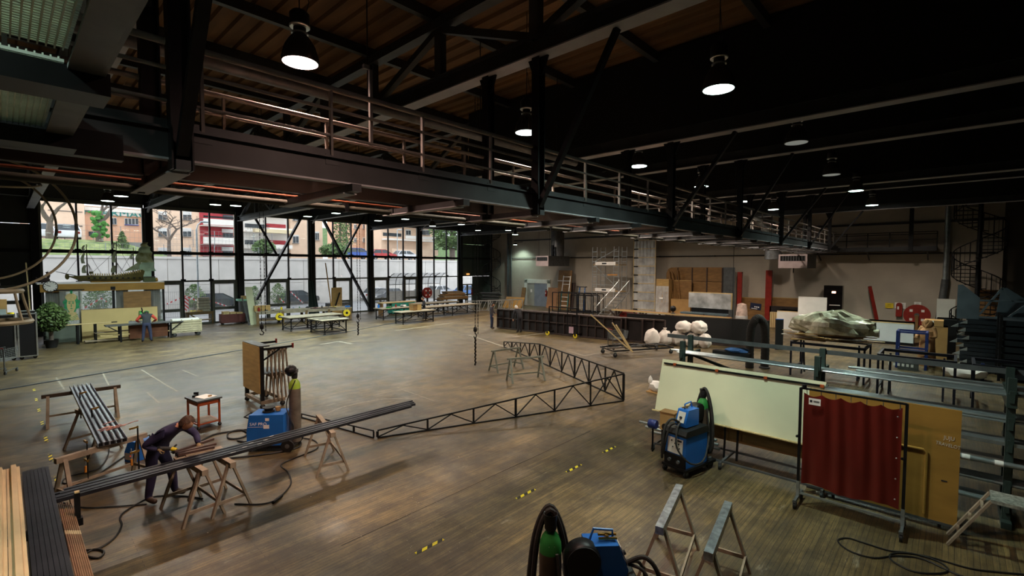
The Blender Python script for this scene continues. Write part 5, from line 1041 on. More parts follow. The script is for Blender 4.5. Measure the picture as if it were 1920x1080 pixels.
t = Thing('scenery_screen', 'long plain black panel standing behind the white sacks', 'panel', a, math.atan2(d.y, d.x)); t.bb('face', mat('plain black paint', '151416', .7, 0, .2, 1), 0, 0, .1, d.length, .06, 1.4); t.bb('edge_cap', BLKR, 0, -.01, 1.4, d.length, .07, 1.44); t.bb('skid', WHITEP, .2, -.05, .0, d.length*.25, .1, .1); t.bb('skid', BLKR, d.length*.3, -.05, .0, d.length, .1, .1)
t = Thing('scenery_screen', 'narrow black panel standing at the right end of the long black panel', 'panel', b+Vector((.1, -.25, 0)), math.atan2(d.y, d.x)+R(20)); t.bb('face', MATS['plain black paint'], 0, 0, 0, .35, .06, 1.5); t.bb('edge_cap', WELDBLUE, 0, -.01, 1.5, .35, .07, 1.53)
# ribbed black hose
p0 = G(1407, 690); p1 = G(1431, 690); c = (p0+p1)/2; ax = (p1-p0).normalized(); zt = ZT(c, 592)
pts = cat_spline([(-.3, 0, .02), (-.31, 0, .8), (-.27, 0, zt-.5), (-.08, 0, zt-.14), (.1, 0, zt-.14), (.28, 0, zt-.5), (.32, 0, .8), (.31, 0, .02)], 12); pts = [Vector(p) for p in pts]
rs = [.15+.012*(i % 2) for i in range(len(pts))]
t = Thing('ribbed_hose', 'thick black ribbed hose arching behind the tube rack', 'hose', c, math.atan2(ax.y, ax.x)); t.part('hose_body', HOSE, MB().path(pts, .15, 14, rs=rs)); t.part('foot_ring', GREYST, MB().lathe([(.2, 0), (.2, .06), (.16, .07)], 18, (.31, 0, 0)))
# flat cart with scrap and poles
t = Thing('flat_cart', 'low black frame cart loaded with steel scrap', 'cart', (20.2, 10.9, 0), R(-28))
for y in (-.6, .6): t.bar('side_rail', BLACKST, V(-1.5, y, .3), V(1.7, y, .3), .06)
for x in (-1.5, -.5, .6, 1.7): t.bar('cross_rail', BLACKST, V(x, -.6, .3), V(x, .6, .3), .05)
for x in (-1.4, 1.6):
    for y in (-.55, .55): caster(t, (x, y), .1)
rn = random.Random(8)
for i in range(26):
    x, y = rn.uniform(-1.2, 1.2), rn.uniform(-.45, .45); a_ = rn.uniform(-.6, .6); l = rn.uniform(.3, 1.0); q = Thing('scrap_bar', 'short length of steel scrap lying on the low frame cart', 'scrap', Vector((20.2, 10.9, 0))+Matrix.Rotation(R(-28), 3, 'Z')@Vector((x, y, .36+.03*(i % 4))), R(-28)+a_, group='scrap on the low cart'); q.bb('bar', (GREYST, RUST, BLACKST)[i % 3], -l/2, -.02, -.02, l/2, .02, .02); q.bb('bar_end', BLACKST, l/2, -.012, -.012, l/2+.004, .012, .012)
for i, (a_, b_) in enumerate((((1113, 590), (1180, 655)), ((1116, 594), (1176, 652)), ((1151, 605), (1183, 658)), ((1158, 609), (1186, 660)))):
    p = G(*b_, .4); q = Vector((p.x, p.y, 0))-RT*(.026*(b_[0]-a_[0])); q.z = ZT(q, a_[1]); t = Thing('timber_pole', ['longest pale pole leaning out of the scrap cart', 'long pale pole beside the longest one on the scrap cart', 'shorter pale pole on the scrap cart', 'thin short pale pole nearest the sacks'][i], 'pole', p, group=None); t.bar('pole', PINE, V(0, 0, 0), q-p, .06, .05); t.bar('pole_end', PAPER, (q-p), (q-p)*1.004, .05, .04)
def wire_cart(loc, rz, label):
    t = Thing('shopping_cart', label, 'shopping cart', loc, rz); mb = MB()
    for i in range(9):
        y = -.25+i*.0625; mb.bar((-.35, y, .5), (.4, y*.8, .55), .008).bar((-.35, y, .5), (-.42, y, .95), .008).bar((.4, y*.8, .55), (.48, y*.8, .9), .008)
    for i in range(7):
        z = .55+i*.065
        for s in (-1, 1): mb.bar((-.36-.01*i, s*.25, z), (.41+.01*i, s*.2, z), .008)
    t.part('wire_basket', GALV, mb, kind='stuff')
    for s in (-1, 1): t.bar('frame_bar', GREYST, V(-.4, s*.24, .12), V(.4, s*.18, .14), .025); t.bar('frame_upright', GREYST, V(-.4, s*.24, .12), V(-.42, s*.25, .98), .025); caster(t, (-.36, s*.24), .06); caster(t, (.36, s*.18), .06)
    t.tube('push_handle', REDP, (-.46, -.26, 1.0), (-.46, .26, 1.0), .018)
wire_cart(G(1158, 654), R(-30), 'wire shopping cart standing behind the scrap cart')
# high table with offcuts and a wrapped heap
TB = mat('dark blue black steel', '1d2230', .5, .4, .2, 4)
def frame_table(name, label, x0, x1, y0, y1, h, m=TB, a_legs=True):
    t = Thing(name, label, 'table', (x0, y0, 0)); X, Y = x1-x0, y1-y0
    for x in (0, X):
        for y in (0, Y): t.bb('leg', m, x-.03, y-.03, 0, x+.03, y+.03, h)
        t.bar('top_bar', m, V(x, 0, h), V(x, Y, h), .07, .09)
    for y in (0, Y): t.bar('top_bar', m, V(0, y, h), V(X, y, h), .07, .09); t.bar('low_bar', m, V(0, y, .25), V(X, y, .25), .05)
    if a_legs:
        for y in (.25, Y-.25): t.bar('slant_leg', m, V(X*.5, y, h), V(X*.5-.25, y, 0), .05); t.bar('slant_leg', m, V(X*.5, y, h), V(X*.5+.25, y, 0), .05)
    return t
frame_table('frame_table', 'high dark steel table frame carrying wood offcuts', 20.3, 21.9, 2.2, 4.45, 1.25)
rn = random.Random(14)
for i in range(46):
    l = rn.uniform(.5, 1.9); q = Thing('wood_offcut', 'pale wood offcut in the messy pile on the high table', 'offcut', (rn.uniform(20.5, 21.7), rn.uniform(2.5, 4.3), 1.3+.006*i+rn.uniform(0, .02)), R(90)+rn.gauss(0, .35), group='offcuts on the high table'); q.bb('strip', (PINE, PLY, PLYD, WHITEP)[i % 4], -l/2, -.06, 0, l/2, .06, .02); q.bb('cut_end', PLYD, l/2, -.05, .002, l/2+.003, .05, .018)
p = GX(1570, 605, 21.2); mb = MB(); sd = random.Random(3)
mb.ball((0, 0, .2), .6, 1.2, .62, 22, 13, lambda d: (1+.08*math.sin(d.y*7+d.z*3)+sd.uniform(-.1, .1))*(1.12 if abs(d.y) > .5 and d.z < .45 else 1)); mb.v = [(p[0], p[1], max(0, p[2])) for p in mb.v]
t = Thing('wrapped_heap', 'heap wrapped in shiny clear plastic on top of the offcuts', 'bundle', (21.2, 3.3, 1.62)); t.part('plastic_wrap', mat('crinkled clear plastic', 'bdb599', .18, 0, .35, 5, bump=.9, spec=.8, hx2='d8d4b8'), mb, smooth=False); t.part('plastic_tail', MATS['crinkled clear plastic'], MB().lathe([(.15, -.9), (.1, -1.15), (.16, -1.4)], 10, (0, 0, .12), 'y')); t.bb('pallet', PLYD, -.5, -1.0, -.06, .5, 1.0, .0)
frame_table('frame_table', 'second dark steel table frame with slanted legs', 19.0, 20.4, -.1, 1.7, 1.3); frame_table('low_frame', 'empty dark frame table at the far right behind the rack', 19.2, 20.6, -2.4, -.5, 1.25, TB, False)
# wall items on the plane X
def xr(X, r): a = GX(r[0], r[1], X); b = GX(r[2], r[3], X); return min(a.y, b.y), max(a.y, b.y), min(a.z, b.z), max(a.z, b.z)
def wbox(name, label, cat, m, X, r, th, floor=False, trim=None, group=None):
    y0, y1, z0, z1 = xr(X, r); z0 = 0 if floor else z0
    t = Thing(name, label, cat, (X, y0, z0), group=group); t.bb('panel', m, 0, 0, 0, th, y1-y0, z1-z0); t.w = y1-y0; t.h = z1-z0; t.X = X; t.y0 = y0; t.z0 = z0
    if trim: t.bb('edge', trim, -.01, 0, t.h-.05, th+.01, t.w, t.h)
    return t
def wsub(t, name, m, r, d=.02, off=0):
    y0, y1, z0, z1 = xr(t.X, r); return t.bb(name, m, -d-off, y0-t.y0, z0-t.z0, -off, y1-t.y0, z1-t.z0)
wbox('white_crate', 'low white crate left of the tall white panel', 'crate', WHITEP, 34.2, (1457, 582, 1497, 620), 1.2, True, PINE); wbox('foam_sheet', 'tall white panel between the two white crates', 'panel', WHITEP, 33.4, (1497, 556, 1548, 628), .12, True, WHITEP)
t = wbox('long_white_box', 'long white box behind the plastic wrapped heap', 'box', mat('bluish white board', 'bcc4c8', .6, 0, .05, 2), 32.2, (1546, 596, 1712, 650), 1.0, True, PINE); t.bb('skid', BLACKST, -.02, 0, 0, -.0, t.w, .14)
t = wbox('black_cabinet', 'tall black cabinet with a glowing lamp reflected on it', 'cabinet', mat('gloss black panel', '0c0b0e', .15, 0, .1, 2, spec=.7), 36.6, (1545, 535, 1578, 600), .5, True); wsub(t, 'handle_bar', PAPER, (1555, 571, 1575, 573.5)); wsub(t, 'lamp_reflection', mat('painted lamp reflection', 'ffc0a0', .4, 0, 0, emit=5), (1560, 546, 1567, 550))  # glowing patch stands in for a lamp's reflection on the gloss panel
t = wbox('plank_bundle', 'upright bundle of pale planks left of the white crate', 'planks', PINE, 35.5, (1444, 585, 1457, 622), .3, True)
for i in range(4): t.bb('plank_gap', PLYD, -.005, i*t.w/4, 0, 0, i*t.w/4+.03, t.h)
wbox('dark_board', 'low dark board behind the pale planks', 'board', BLK, 36.9, (1443, 573, 1500, 605), .05, True, BLKR)
for r, lab in (((1436, 507, 1445, 602), 'tall red post standing before the hardboard panels'), ((1383, 510, 1389, 600), 'red post beside the big wooden panels')): t = wbox('red_post', lab, 'post', REDP, 36.9, r, .18, True, REDP)
a = GX(1631, 537, 37.2); b = GX(1651, 592, 36.6); t = Thing('red_beam', 'red beam leaning against the end wall', 'beam', b); t.bar('beam', REDP, V(0, 0, -b.z), a-b, .16, .1); t.bar('beam_cap', BLACKST, (a-b)*.99, (a-b), .17, .11)
t = wbox('hardboard_panel', 'brown hardboard sheet behind the long bench', 'panel', PLYD, 37.2, (1389, 557, 1437, 605), .05, True, PLY); t2 = wbox('hardboard_panel', 'brown hardboard sheet right of the tall red post', 'panel', PLYD, 37.22, (1445, 557, 1498, 605), .05, True, PLY)
t = wbox('blue_sign', 'dark blue sign hung askew on the hardboard sheet', 'sign', mat('navy sign', '1c2440', .5, 0, .1), 37.16, (1406, 569, 1426, 582), .03); t.o.rotation_euler = (R(6), 0, 0)
for i in range(3): t.bb('white_mark', PAPER, -.005, .12+.12*i, .16, 0, .2+.12*i, .24)
t.bb('white_line', PAPER, -.005, t.w-.5, .04, 0, t.w-.1, .08)
# big brown scenery wall and things before it
t = Thing('wooden_scenery_wall', 'large brown scenery wall of joined plywood panels with a rounded corner', 'scenery', (36.9, 11.9, 0)); 
for i in range(3):
    for z0, z1 in ((0, 2.95), (2.98, 4.05)): t.bb('panel', PLYD, 0, .9+i*1.15, z0, .05, .9+(i+1)*1.15-.03, z1)
t.part('corner_panel', PLYD, MB().prism([(4.35, 0), (5.3, 0), (5.3, 3.55), (5.15, 3.9), (4.9, 4.03), (4.35, 4.05)], 'x', 0, .05)); t.bb('grey_end', GREYST, .02, .0, 0, .05, .88, 4.05)
for y in (.88, 2.02, 3.17, 4.33): t.bb('batten', BLKR, -.05, y-.04, 2.0, 0, y+.04, 4.0)
wbox('box_sheet', 'flat cardboard sheet standing before the scenery wall', 'cardboard', CARD, 36.0, (1258, 560, 1294, 580), .1, True, CARD); wbox('leaning_sheet', 'brown panel leaning below the scenery wall', 'panel', PLYD, 36.5, (1263, 525, 1296, 562), .06, True, PLY)
a = [GX(1262, 524, 36.9), GX(1272, 512, 36.6)]
for i, (q, w) in enumerate((((1256, 510), (1270, 528)), ((1262, 513), (1282, 526)), ((1272, 508), (1281, 528)))):
    p = GX(*q, 36.6); e = GX(*w, 36.5); t = Thing('broken_board', ['left', 'middle', 'right'][i] + ' splintered board sticking up beside the scenery wall', 'board', (e.x, e.y, 0)); t.bar('board', PLYD, V(0, 0, 0), V(p.x-e.x, p.y-e.y, p.z), .3, .04, up=(0, 1, 0)); t.bar('splinter', PLYD, V(p.x-e.x, p.y-e.y, p.z), V(p.x-e.x, p.y-e.y+.1, p.z+.15), .1, .03)
PLAST = glass_mat('milky plastic wrap', (.75, .76, .78), .12, .2, .45)
t = Thing('wrapped_tower', 'tall rack tower wrapped in milky plastic sheet', 'rack', (36.4, 17.9, 0))
for y in (0, .15, 1.75, 1.95): t.bb('post', PINE if y in (0, 1.95) else GREYST, .0, y, 0, .08, y+.07, 6.5)
t.bb('dark_core', mat('dark grey tarpaulin', '4a4a50', .6, 0, .2, 2), .2, .35, 0, .5, 1.35, 6.4)
for i in range(9): t.bb('tie', PINE, -.03, 0, .5+i*.72, 0, 2.0, .56+i*.72); t.bb('clip', BLACKST, -.05, 1.55, .45+i*.72, -.03, 1.95, .55+i*.72)
t.part('plastic_sheet', PLAST, MB().grid(lambda u, v: (-.01+.02*math.sin(u*40), u*2.0, v*6.5), 30, 2)); t.bb('top_cap', PINE, 0, 0, 6.5, .5, 2.02, 6.56)
t = Thing('wrapped_cabinet', 'plastic wrapped cabinet beside the tall wrapped tower', 'cabinet', (35.9, 16.5, 0)); t.bb('carcass', CARD, 0, 0, 0, .7, 1.05, 3.1); t.bb('upper_box', PLY, -.02, 0, 2.55, .0, 1.05, 3.1)
for y in (.0, .5, 1.0): t.bb('upright', PLY, -.04, y, 0, 0, y+.05, 3.1)
for z in (.6, 1.3, 2.0): t.bb('shelf', PLY, -.04, 0, z, 0, 1.05, z+.05)
t.part('plastic_sheet', PLAST, MB().grid(lambda u, v: (-.06+.03*math.sin(u*22+v*5), u*1.1-.02, v*2.55), 20, 6)); t.bb('paper_label', PAPER, -.1, .45, 1.5, -.09, .75, 1.65)
# metal covered table and long trestle bench
t = Thing('sheet_metal_stack', 'mottled silver sheet leaning behind the long bench', 'metal sheet', (33.5, 11.0, 0)); t.bar('sheet', mat('mottled zinc sheet', 'aeb4b4', .3, .4, .5, 1.2, hx2='d9dde0'), V(.0, 0, 1.72), V(0, 2.9, 1.72), .03, 1.05); t.bb('sheet_stand', BLACKST, .05, .2, 0, .15, 2.7, 1.2); t.bb('wood_back', PINE, .1, -.05, 1.2, .16, 2.95, 2.3)
t = Thing('silver_chest', 'long blue silver metal chest reflecting light under the zinc sheet', 'chest', (32.6, 11.0, 0)); t.bb('chest_body', mat('shiny blue zinc', '8ba6b4', .25, .7, .25, 2), 0, 0, 0, .7, 3.1, .85); t.bb('chest_lid', MATS['shiny blue zinc'], -.03, -.03, .85, .73, 3.13, .92); t.bb('catch', BLACKST, -.02, 1.4, .7, 0, 1.5, .85)
t = Thing('wrapped_roll', 'pinkish plastic wrapped roll standing beside the silver chest', 'roll', (33.5, 10.3, 0)); t.part('roll', mat('pink wrapped plastic', 'bda69c', .4, 0, .3, 5, bump=.5), MB().lathe([(.3, 0), (.36, .5), (.34, 1.2), (.28, 1.6), (.1, 1.68)], 16)); t.part('band', PLAST, MB().lathe([(.36, .6), (.375, .65), (.375, .8), (.36, .85)], 16))
a = GX(1147, 571, 29.5); b = GX(1368, 583, 29.5); t = Thing('long_bench', 'long narrow workbench with slanted braces before the end wall', 'bench', (29.5, b.y, 0)); L = a.y-b.y; t.bb('bench_top', PLYD, 0, 0, .98, .6, L, 1.04); t.bb('top_edge', PINE, -.02, 0, .97, 0, L, 1.05)
for i in range(5):
    y = .3+i*(L-.6)/4; t.bar('leg', BLKR, V(.1, y, 0), V(.1, y, .98), .12); t.bar('leg', BLKR, V(.5, y, 0), V(.5, y, .98), .12)
    for s in (-1, 1): t.bar('slant_brace', BLKR, V(.1, y, .5), V(.1, y+s*.5, .98), .08)
t2 = Thing('globe_lamp', 'small dark globe on a foot standing on the long bench', 'ornament', (29.7, GX(1262, 572, 29.7).y, 1.04)); t2.part('globe', BLACKST, MB().ball((0, 0, .32), .2)); t2.part('foot', GREYST, MB().lathe([(.15, 0), (.15, .03), (.04, .06), (.04, .14)], 14))
for i, y in enumerate((18.9, 18.0)): t = Thing('red_case', ['left', 'right'][i]+' red tool case under the long bench', 'case', (29.9, GX(1168+i*13, 585, 29.9).y-.35, 0)); t.bb('case_body', REDP, 0, 0, .35, .4, .6, .8); t.bb('case_lid', REDP, -.01, -.01, .8, .41, .61, .86); t.bb('case_stand', BLACKST, .05, .05, 0, .35, .55, .35); t.bb('handle', BLACKST, -.04, .2, .68, -.01, .4, .72)
# scaffold tower
t = Thing('scaffold_tower', 'aluminium scaffold tower with white platform boards against the end wall', 'scaffold', (34.6, GX(1160, 500, 34.6).y, 0)); w = GX(1111, 500, 34.6).y-t.o.location.y; zt = GX(1135, 463, 34.6).z
for x in (0, 1.3):
    for y in (0, .45, w-.45, w): t.tube('standard', ALU, (x, y, 0), (x, y, zt), .028, 8)
    for y in (0, w-.45):
        for i in range(int(zt/.42)): t.tube('rung', ALU, (x, y, .3+i*.42), (x, y+.45, .3+i*.42), .02, 6)
for z in (1.5, 2.55, 3.4): t.tube('guard_rail', ALU, (0, 0, z), (0, w, z), .022, 6)
for z, h in ((1.98, .28), (4.2, .28)): k = t.bb('platform_board', WHITEP, -.04, .3, z, .0, w-.3, z+h); onto(t.bb('printed_name', DARKPR, -.045, w*.45, z+.08, -.04, w*.62, z+.2, parent=k), k); t.bb('platform_deck', PLY, 0, 0, z, 1.3, w, z+.05)
t.tube('diagonal', ALU, (0, .2, 2.4), (0, w-.2, 4.2), .02, 6); t.tube('diagonal', ALU, (0, w-.2, 4.5), (0, .2, zt-.2), .02, 6); t.bb('orange_rail', mat('orange plank', 'b07a3c', .6, 0, .1), -.05, .1, 3.35, 0, w*.4, 3.45)
t = Thing('step_ladder_stair', 'wheeled aluminium platform stair leaning in front of the scaffold tower', 'stair', (31.5, GX(1150, 585, 31.5).y, 0)); 
for y in (0, .9): t.bar('stringer', ALU, V(0, y+.7, 0), V(2.0, y-.2, 2.1), .05, .08); t.tube('handrail', ALU, (0, y+.7, .9), (2.0, y-.2, 3.0), .022); t.tube('rear_leg', ALU, (2.1, y-.2, 2.1), (2.3, y-.2, 0), .025); t.tube('rail_post', ALU, (2.0, y-.2, 2.1), (2.0, y-.2, 3.0), .02)
for i in range(8): f = (i+.5)/8; t.bar('step', GREYST, V(2.0*f, .7-.9*f, 2.1*f), V(2.0*f, 1.6-.9*f, 2.1*f), .2, .03)
# leaning panels, ladder, carts between door and scaffold
def lean(label, r, X, m, th=.05, cat='panel', name='leaning_sheet', tilt=.35):
    y0, y1, z0, z1 = xr(X, r); t = Thing(name, label, cat, (X, y0, 0)); t.part('board', m, MB().hexa([(-tilt, 0, 0), (-tilt+th, 0, 0), (-tilt+th, y1-y0, 0), (-tilt, y1-y0, 0), (0, 0, z1), (th, 0, z1), (th, y1-y0, z1), (0, y1-y0, z1)])); t.w = y1-y0; t.h = z1; return t
t = lean('tall narrow brown panel leaning right of the fire extinguisher', (1048, 507, 1072, 580), 36.9, PLYD); t.bar('white_strip', PAPER, V(-.2, .0, 2.7), V(-.2, t.w, 2.7), .03, .08)
t = Thing('double_ladder', 'white and green ladder leaning against the tall brown panel', 'ladder', (35.9, GX(1063, 580, 35.9).y, 0)); yy = GX(1050, 580, 35.9).y-t.o.location.y
for y in (0, yy): t.bar('upper_rail', PAPER, V(.28, y, 1.75), V(.55, y, 3.2), .06); t.bar('lower_rail', mat('teal ladder rail', '2c6a66', .5, 0, .1), V(0, y, 0), V(.28, y, 1.75), .07)
for z in (.4, .8, 1.2, 1.6, 2.4, 3.1): t.bar('rung', PAPER, V(z*.16, 0, z), V(z*.16, yy, z), .04)
lean('brown plank panel right of the grey door', (1028, 539, 1046, 577), 36.9, mat('reddish plywood', '9c6f4a', .6, 0, .12)); lean('narrow dark panel behind the ladder', (1071, 530, 1078, 580), 37.1, BLKR); lean('narrow brown panel left of the grey door', (979, 539, 986, 575), 37.1, PLYD); lean('tilted golden board on the floor left of the grey door', (950, 556, 984, 577), 34.5, PLYY, tilt=.6)
for k, (x0, x1, y0) in enumerate(((1036, 1082, 548), (1070, 1112, 553), (1085, 1120, 550))):
    X = 33.0+k*.7; y1, y2, z0, z1 = xr(X, (x0, y0, x1, 590)); t = Thing('bar_trolley', ['left', 'middle', 'right'][k]+' empty black bar trolley in front of the end wall', 'trolley', (X, y1, 0)); W_ = y2-y1
    for x in (0, .9):
        for y in (0, W_): t.bar('post', BLACKST, V(x, y, .15), V(x, y, z1), .06)
        t.bar('top_bar', BLACKST, V(x, 0, z1), V(x, W_, z1), .06); t.bar('base_bar', BLACKST, V(x, 0, .17), V(x, W_, .17), .07)
    for y in (W_*.33, W_*.66): t.bar('rod', BLACKST, V(0, y, .17), V(0, y, z1), .04)
    for x in (0, .9):
        for y in (0, W_): caster(t, (x, y), .08)
t = Thing('folding_ladder', 'blue step ladder with a black top behind the bar trolleys', 'ladder', (36.2, GX(1098, 580, 36.2).y, 0)); h = GX(1098, 539, 36.2).z
for y in (0, .8): t.bar('front_rail', WELDBLUE, V(-.3, y, 0), V(0, y*.7+.1, h), .06); t.bar('rear_rail', ALU, V(.5, y, 0), V(.05, y*.7+.1, h), .05)
t.bb('top_cap', BLACKST, -.1, .0, h, .2, .9, h+.08)
for i in range(6): t.bar('step', ALU, V(-.27+.045*i, .03, .35+i*.38), V(-.27+.045*i, .75, .35+i*.38), .08, .03)
# fire extinguishers, hose reel, signs
def extinguisher(loc, label):
    t = Thing('fire_extinguisher', label, 'extinguisher', loc); t.part('cylinder', REDP, MB().lathe([(.09, 0), (.1, .03), (.1, .5), (.07, .6), (.03, .63)], 16)); t.part('valve_head', BLACKST, MB().box(-.04, -.04, .63, .06, .04, .72)); t.part('hose', RUBBER, MB().path([(.0, -.06, .68), (-.02, -.16, .55), (-.02, -.14, .2)], .014, 6)); t.bb('wall_bracket', GREYST, .09, -.05, .25, .16, .05, .4); t.bb('label_band', PAPER, -.101, -.05, .3, -.098, .05, .4)
p = GX(1024, 541, XW-.18); extinguisher((XW-.18, p.y, 1.05), 'red extinguisher on the wall right of the grey door')
t = wbox('extinguisher_cover', 'dark red covered extinguisher on the end wall', 'extinguisher', REDP, XW-.2, (1680, 571, 1691, 594), .2); t.part('dome', REDP, MB().ball((.1, t.w/2, t.h), .1, t.w/2, .12)); t.bb('window', PAPER, -.01, t.w*.5, t.h*.6, 0, t.w*.8, t.h*.85)
for r, m, lab in (((1660, 568, 1675, 578), YELLOW, 'yellow notice sign on the end wall'), ((1678, 567, 1698, 579), PAPER, 'white notice behind the red extinguisher cover'), ((1714, 566, 1727, 572), PAPER, 'small white notice above the red hose reel')): t = wbox('wall_sign', lab, 'sign', m, XW-.05, r, .03); t.bb('print_line', DARKPR, -.003, .1, t.h*.3, 0, t.w-.1, t.h*.36); t.bb('print_line', DARKPR, -.003, .1, t.h*.6, 0, t.w-.1, t.h*.66)
def reel(loc, r, label, rz=0):
    t = Thing('hose_reel', label, 'hose reel', loc, rz); t.part('disc', REDP, MB().lathe([(.1, -.03), (r, -.03), (r, .0), (.1, .0)], 30, axis='x')); t.part('disc', REDP, MB().lathe([(.1, .2), (r, .2), (r, .23), (.1, .23)], 30, axis='x')); t.part('hose_coil', RUBBER, MB().lathe([(r*.35, .0), (r*.8, .0), (r*.8, .2), (r*.35, .2)], 24, axis='x')); t.part('hub', GREYST, MB().lathe([(0, -.06), (.12, -.06), (.12, .3), (0, .3)], 14, axis='x'))
    for i in range(4): a = math.pi/4+i*math.pi/2; t.part('cutout', PAPER, MB().box(-.034, r*.6*math.cos(a)-.07, r*.6*math.sin(a)-.07, -.031, r*.6*math.cos(a)+.07, r*.6*math.sin(a)+.07))
    return t
p = GX(1719, 591, 36.6); t = reel((36.6, p.y, p.z), .62, 'big red hose reel on a stand before the end wall'); t.bar('stand', PLYD, V(-.1, 0, -p.z), V(-.1, 0, 0), .16, .1); t.bar('axle_arm', GREYST, V(.2, 0, 0), V(.88, 0, 0), .08)
# heater units with ducts
def heater(label, r, X, dep, duct=None, top=9.57):
    y0, y1, z0, z1 = xr(X, r); t = Thing('air_heater', label, 'heater', (X, y0, z0)); w, h = y1-y0, z1-z0; t.bb('casing', GREYST, .02, 0, 0, dep, w, h); k = t.bb('front_face', mat('pinkish grey enamel', 'a8999a', .5, .1, .06), 0, 0, 0, .02, w, h)
    onto(t.bb('grille_recess', BLACKST, -.01, .1, h*.52, 0, w-.1, h*.88, parent=k), k)
    for i in range(9): onto(t.bb('louvre', GREYST, -.02, .12+i*(w-.24)/9, h*.52, -.01, .15+i*(w-.24)/9, h*.88, parent=k), k)
    for y in (.1, w-.1): t.tube('hanger_rod', BLACKST, (.3, y, h), (.3, y, top-z0), .015, 5)
    return t, w, h, z0
t, w, h, z0 = heater('hanging grey air heater with a tall round duct above the grey door', (1005, 480, 1028, 499), 33.6, 3.2); t.part('duct', mat('dull zinc duct', '6e6f72', .4, .6, .2, 3), MB().lathe([(.62, h), (.62, h+2.6), (.58, h+2.7), (.62, h+2.8)], 24, (2.0, .5, 0))); t.bb('flue', BLACKST, .9, .2, h, 1.1, .4, h+1.0)
t, w, h, z0 = heater('hanging grey air heater below the end of the catwalk', (1460, 477, 1513, 503), 34.0, 2.6, None, 5.02); t.part('silver_duct', mat('ribbed silver duct', '9a9c9e', .35, .7, .2, 8), MB().path(cat_spline([(1.6, 2.35, h-.3), (1.6, 2.4, h+1.2), (1.6, 3.0, h+2.4), (1.8, 4.4, h+3.2)], 8), .5, 16)); t.tube('bracket', BLACKST, (1, w*.6, -.3), (1, w*.6, 0), .03)
# spiral staircases
def spiral(loc, label, r, z1, a0, m, turn=1, rise=.21, step=R(24)):
    t = Thing('spiral_staircase', label, 'staircase', loc); t.tube('centre_pole', m, (0, 0, 0), (0, 0, z1+1.1), .1, 14); n = int(z1/rise); top = []
    tm = MB().prism([(.08, -.06), (r, -.22), (r, .22), (.08, .06)], 'z', -.02, .02).mesh('tread', False); tm.materials.append(m)
    for i in range(n):
        a = a0+turn*i*step; z = rise*(i+1); o = t.part('tread', m, tm, loc=(0, 0, z), rot=(0, 0, a)); p = V(r*math.cos(a), r*math.sin(a), z)
        t.tube('baluster', m, p-V(0, 0, .02), p+V(0, 0, 1.0), .022, 6); a2 = a+turn*step*.5; p2 = V(r*math.cos(a2), r*math.sin(a2), z); t.tube('thin_baluster', m, p2+V(0, 0, .1), p2+V(0, 0, 1.05), .01, 5); top += [p+V(0, 0, 1.0), p2+V(0, 0, 1.105)]
    t.part('handrail', m, MB().path(top, .03, 6)); t.part('stringer', m, MB().path([p-V(0, 0, 1.05) for p in top], .025, 6)); return t
spiral((35.6, -.9, 0), 'black steel spiral staircase at the right end of the end wall', 1.05, 8.6, R(40), BLACKST)
spiral((36.0, 36.6, 0), 'dark spiral staircase in the far left corner of the end wall', 1.0, 7.4, R(200), BLACKST)
# figure, blue frame, boxes, dark stacks
CLAY = mat('tan carved figure', '9a7048', .7, 0, .3, 4, bump=.5)
person('tan sculpted figure in a hooded robe standing beside the blue frame', (26.2, .75, 0), R(160), ground_pose(ell=(.1, .28, 1.1), wrl=(.35, .2, 1.1), elr=(.1, -.28, 1.1), wrr=(.35, -.2, 1.08), head=(.1, 0, 1.62)), (CLAY,)*5, None, (R(15), 0), 1.12, .7, kind='carved_figure', cat='statue')
t = Thing('figure_robe', 'tan robe and hood of the sculpted figure', 'statue', (26.2, .75, 0)); bpy.data.objects.remove(t.o); 
fg = [o for o in COL.objects if o.name.startswith('carved_figure')][0]; FGT = Thing.__new__(Thing); FGT.o = fg
FGT.part('robe', CLAY, MB().lathe([(.3, 0), (.3, .3), (.26, .8), (.24, 1.2), (.27, 1.45), (.16, 1.58), (.1, 1.62)], 18)); FGT.part('hood', CLAY, MB().add(*ico((.0, 0, 1.72), .2, 2, .15, (1, 1, 1.1), random.Random(4))))
BLF = mat('blue frame paint', '22356e', .45, .2, .15, 4); y0, y1, z0, z1 = xr(24.9, (1683, 620, 1735, 690)); t = Thing('frame_stand', 'open blue steel frame stand beside the figure', 'frame', (24.9, y0, 0)); w, h = y1-y0, z1
for x in (0, .8):
    for y in (0, w): t.bb('post', BLF, x-.04, y-.04, 0, x+.04, y+.04, h)
    for z in (h-.04, .75): t.bar('cross_bar', BLF, V(x, 0, z), V(x, w, z), .07)
for y in (0, w):
    for z in (h-.04, .75, .1): t.bar('side_bar', BLF, V(0, y, z), V(.8, y, z), .07)
t = wbox('wooden_case', 'small light case standing below the blue frame', 'case', GREYST, 24.5, (1684, 675, 1722, 687), .3, True); 
for i in range(6): t.bb('stencil', PAPER, -.004, .15+i*.14, t.h*.35, 0, .23+i*.14, t.h*.65)
t = wbox('cardboard_box', 'tall cardboard box right of the figure', 'box', CARD, 28.5, (1742, 612, 1775, 668), .9, True, CARD); t2 = wbox('cardboard_box', 'flat taped cardboard box lying on the tall one', 'box', CARD, 28.5, (1733, 600, 1769, 613), .9); t2.bb('tape_strip', PAPER, -.005, t2.w*.5, 0, 0, t2.w*.6, t2.h)
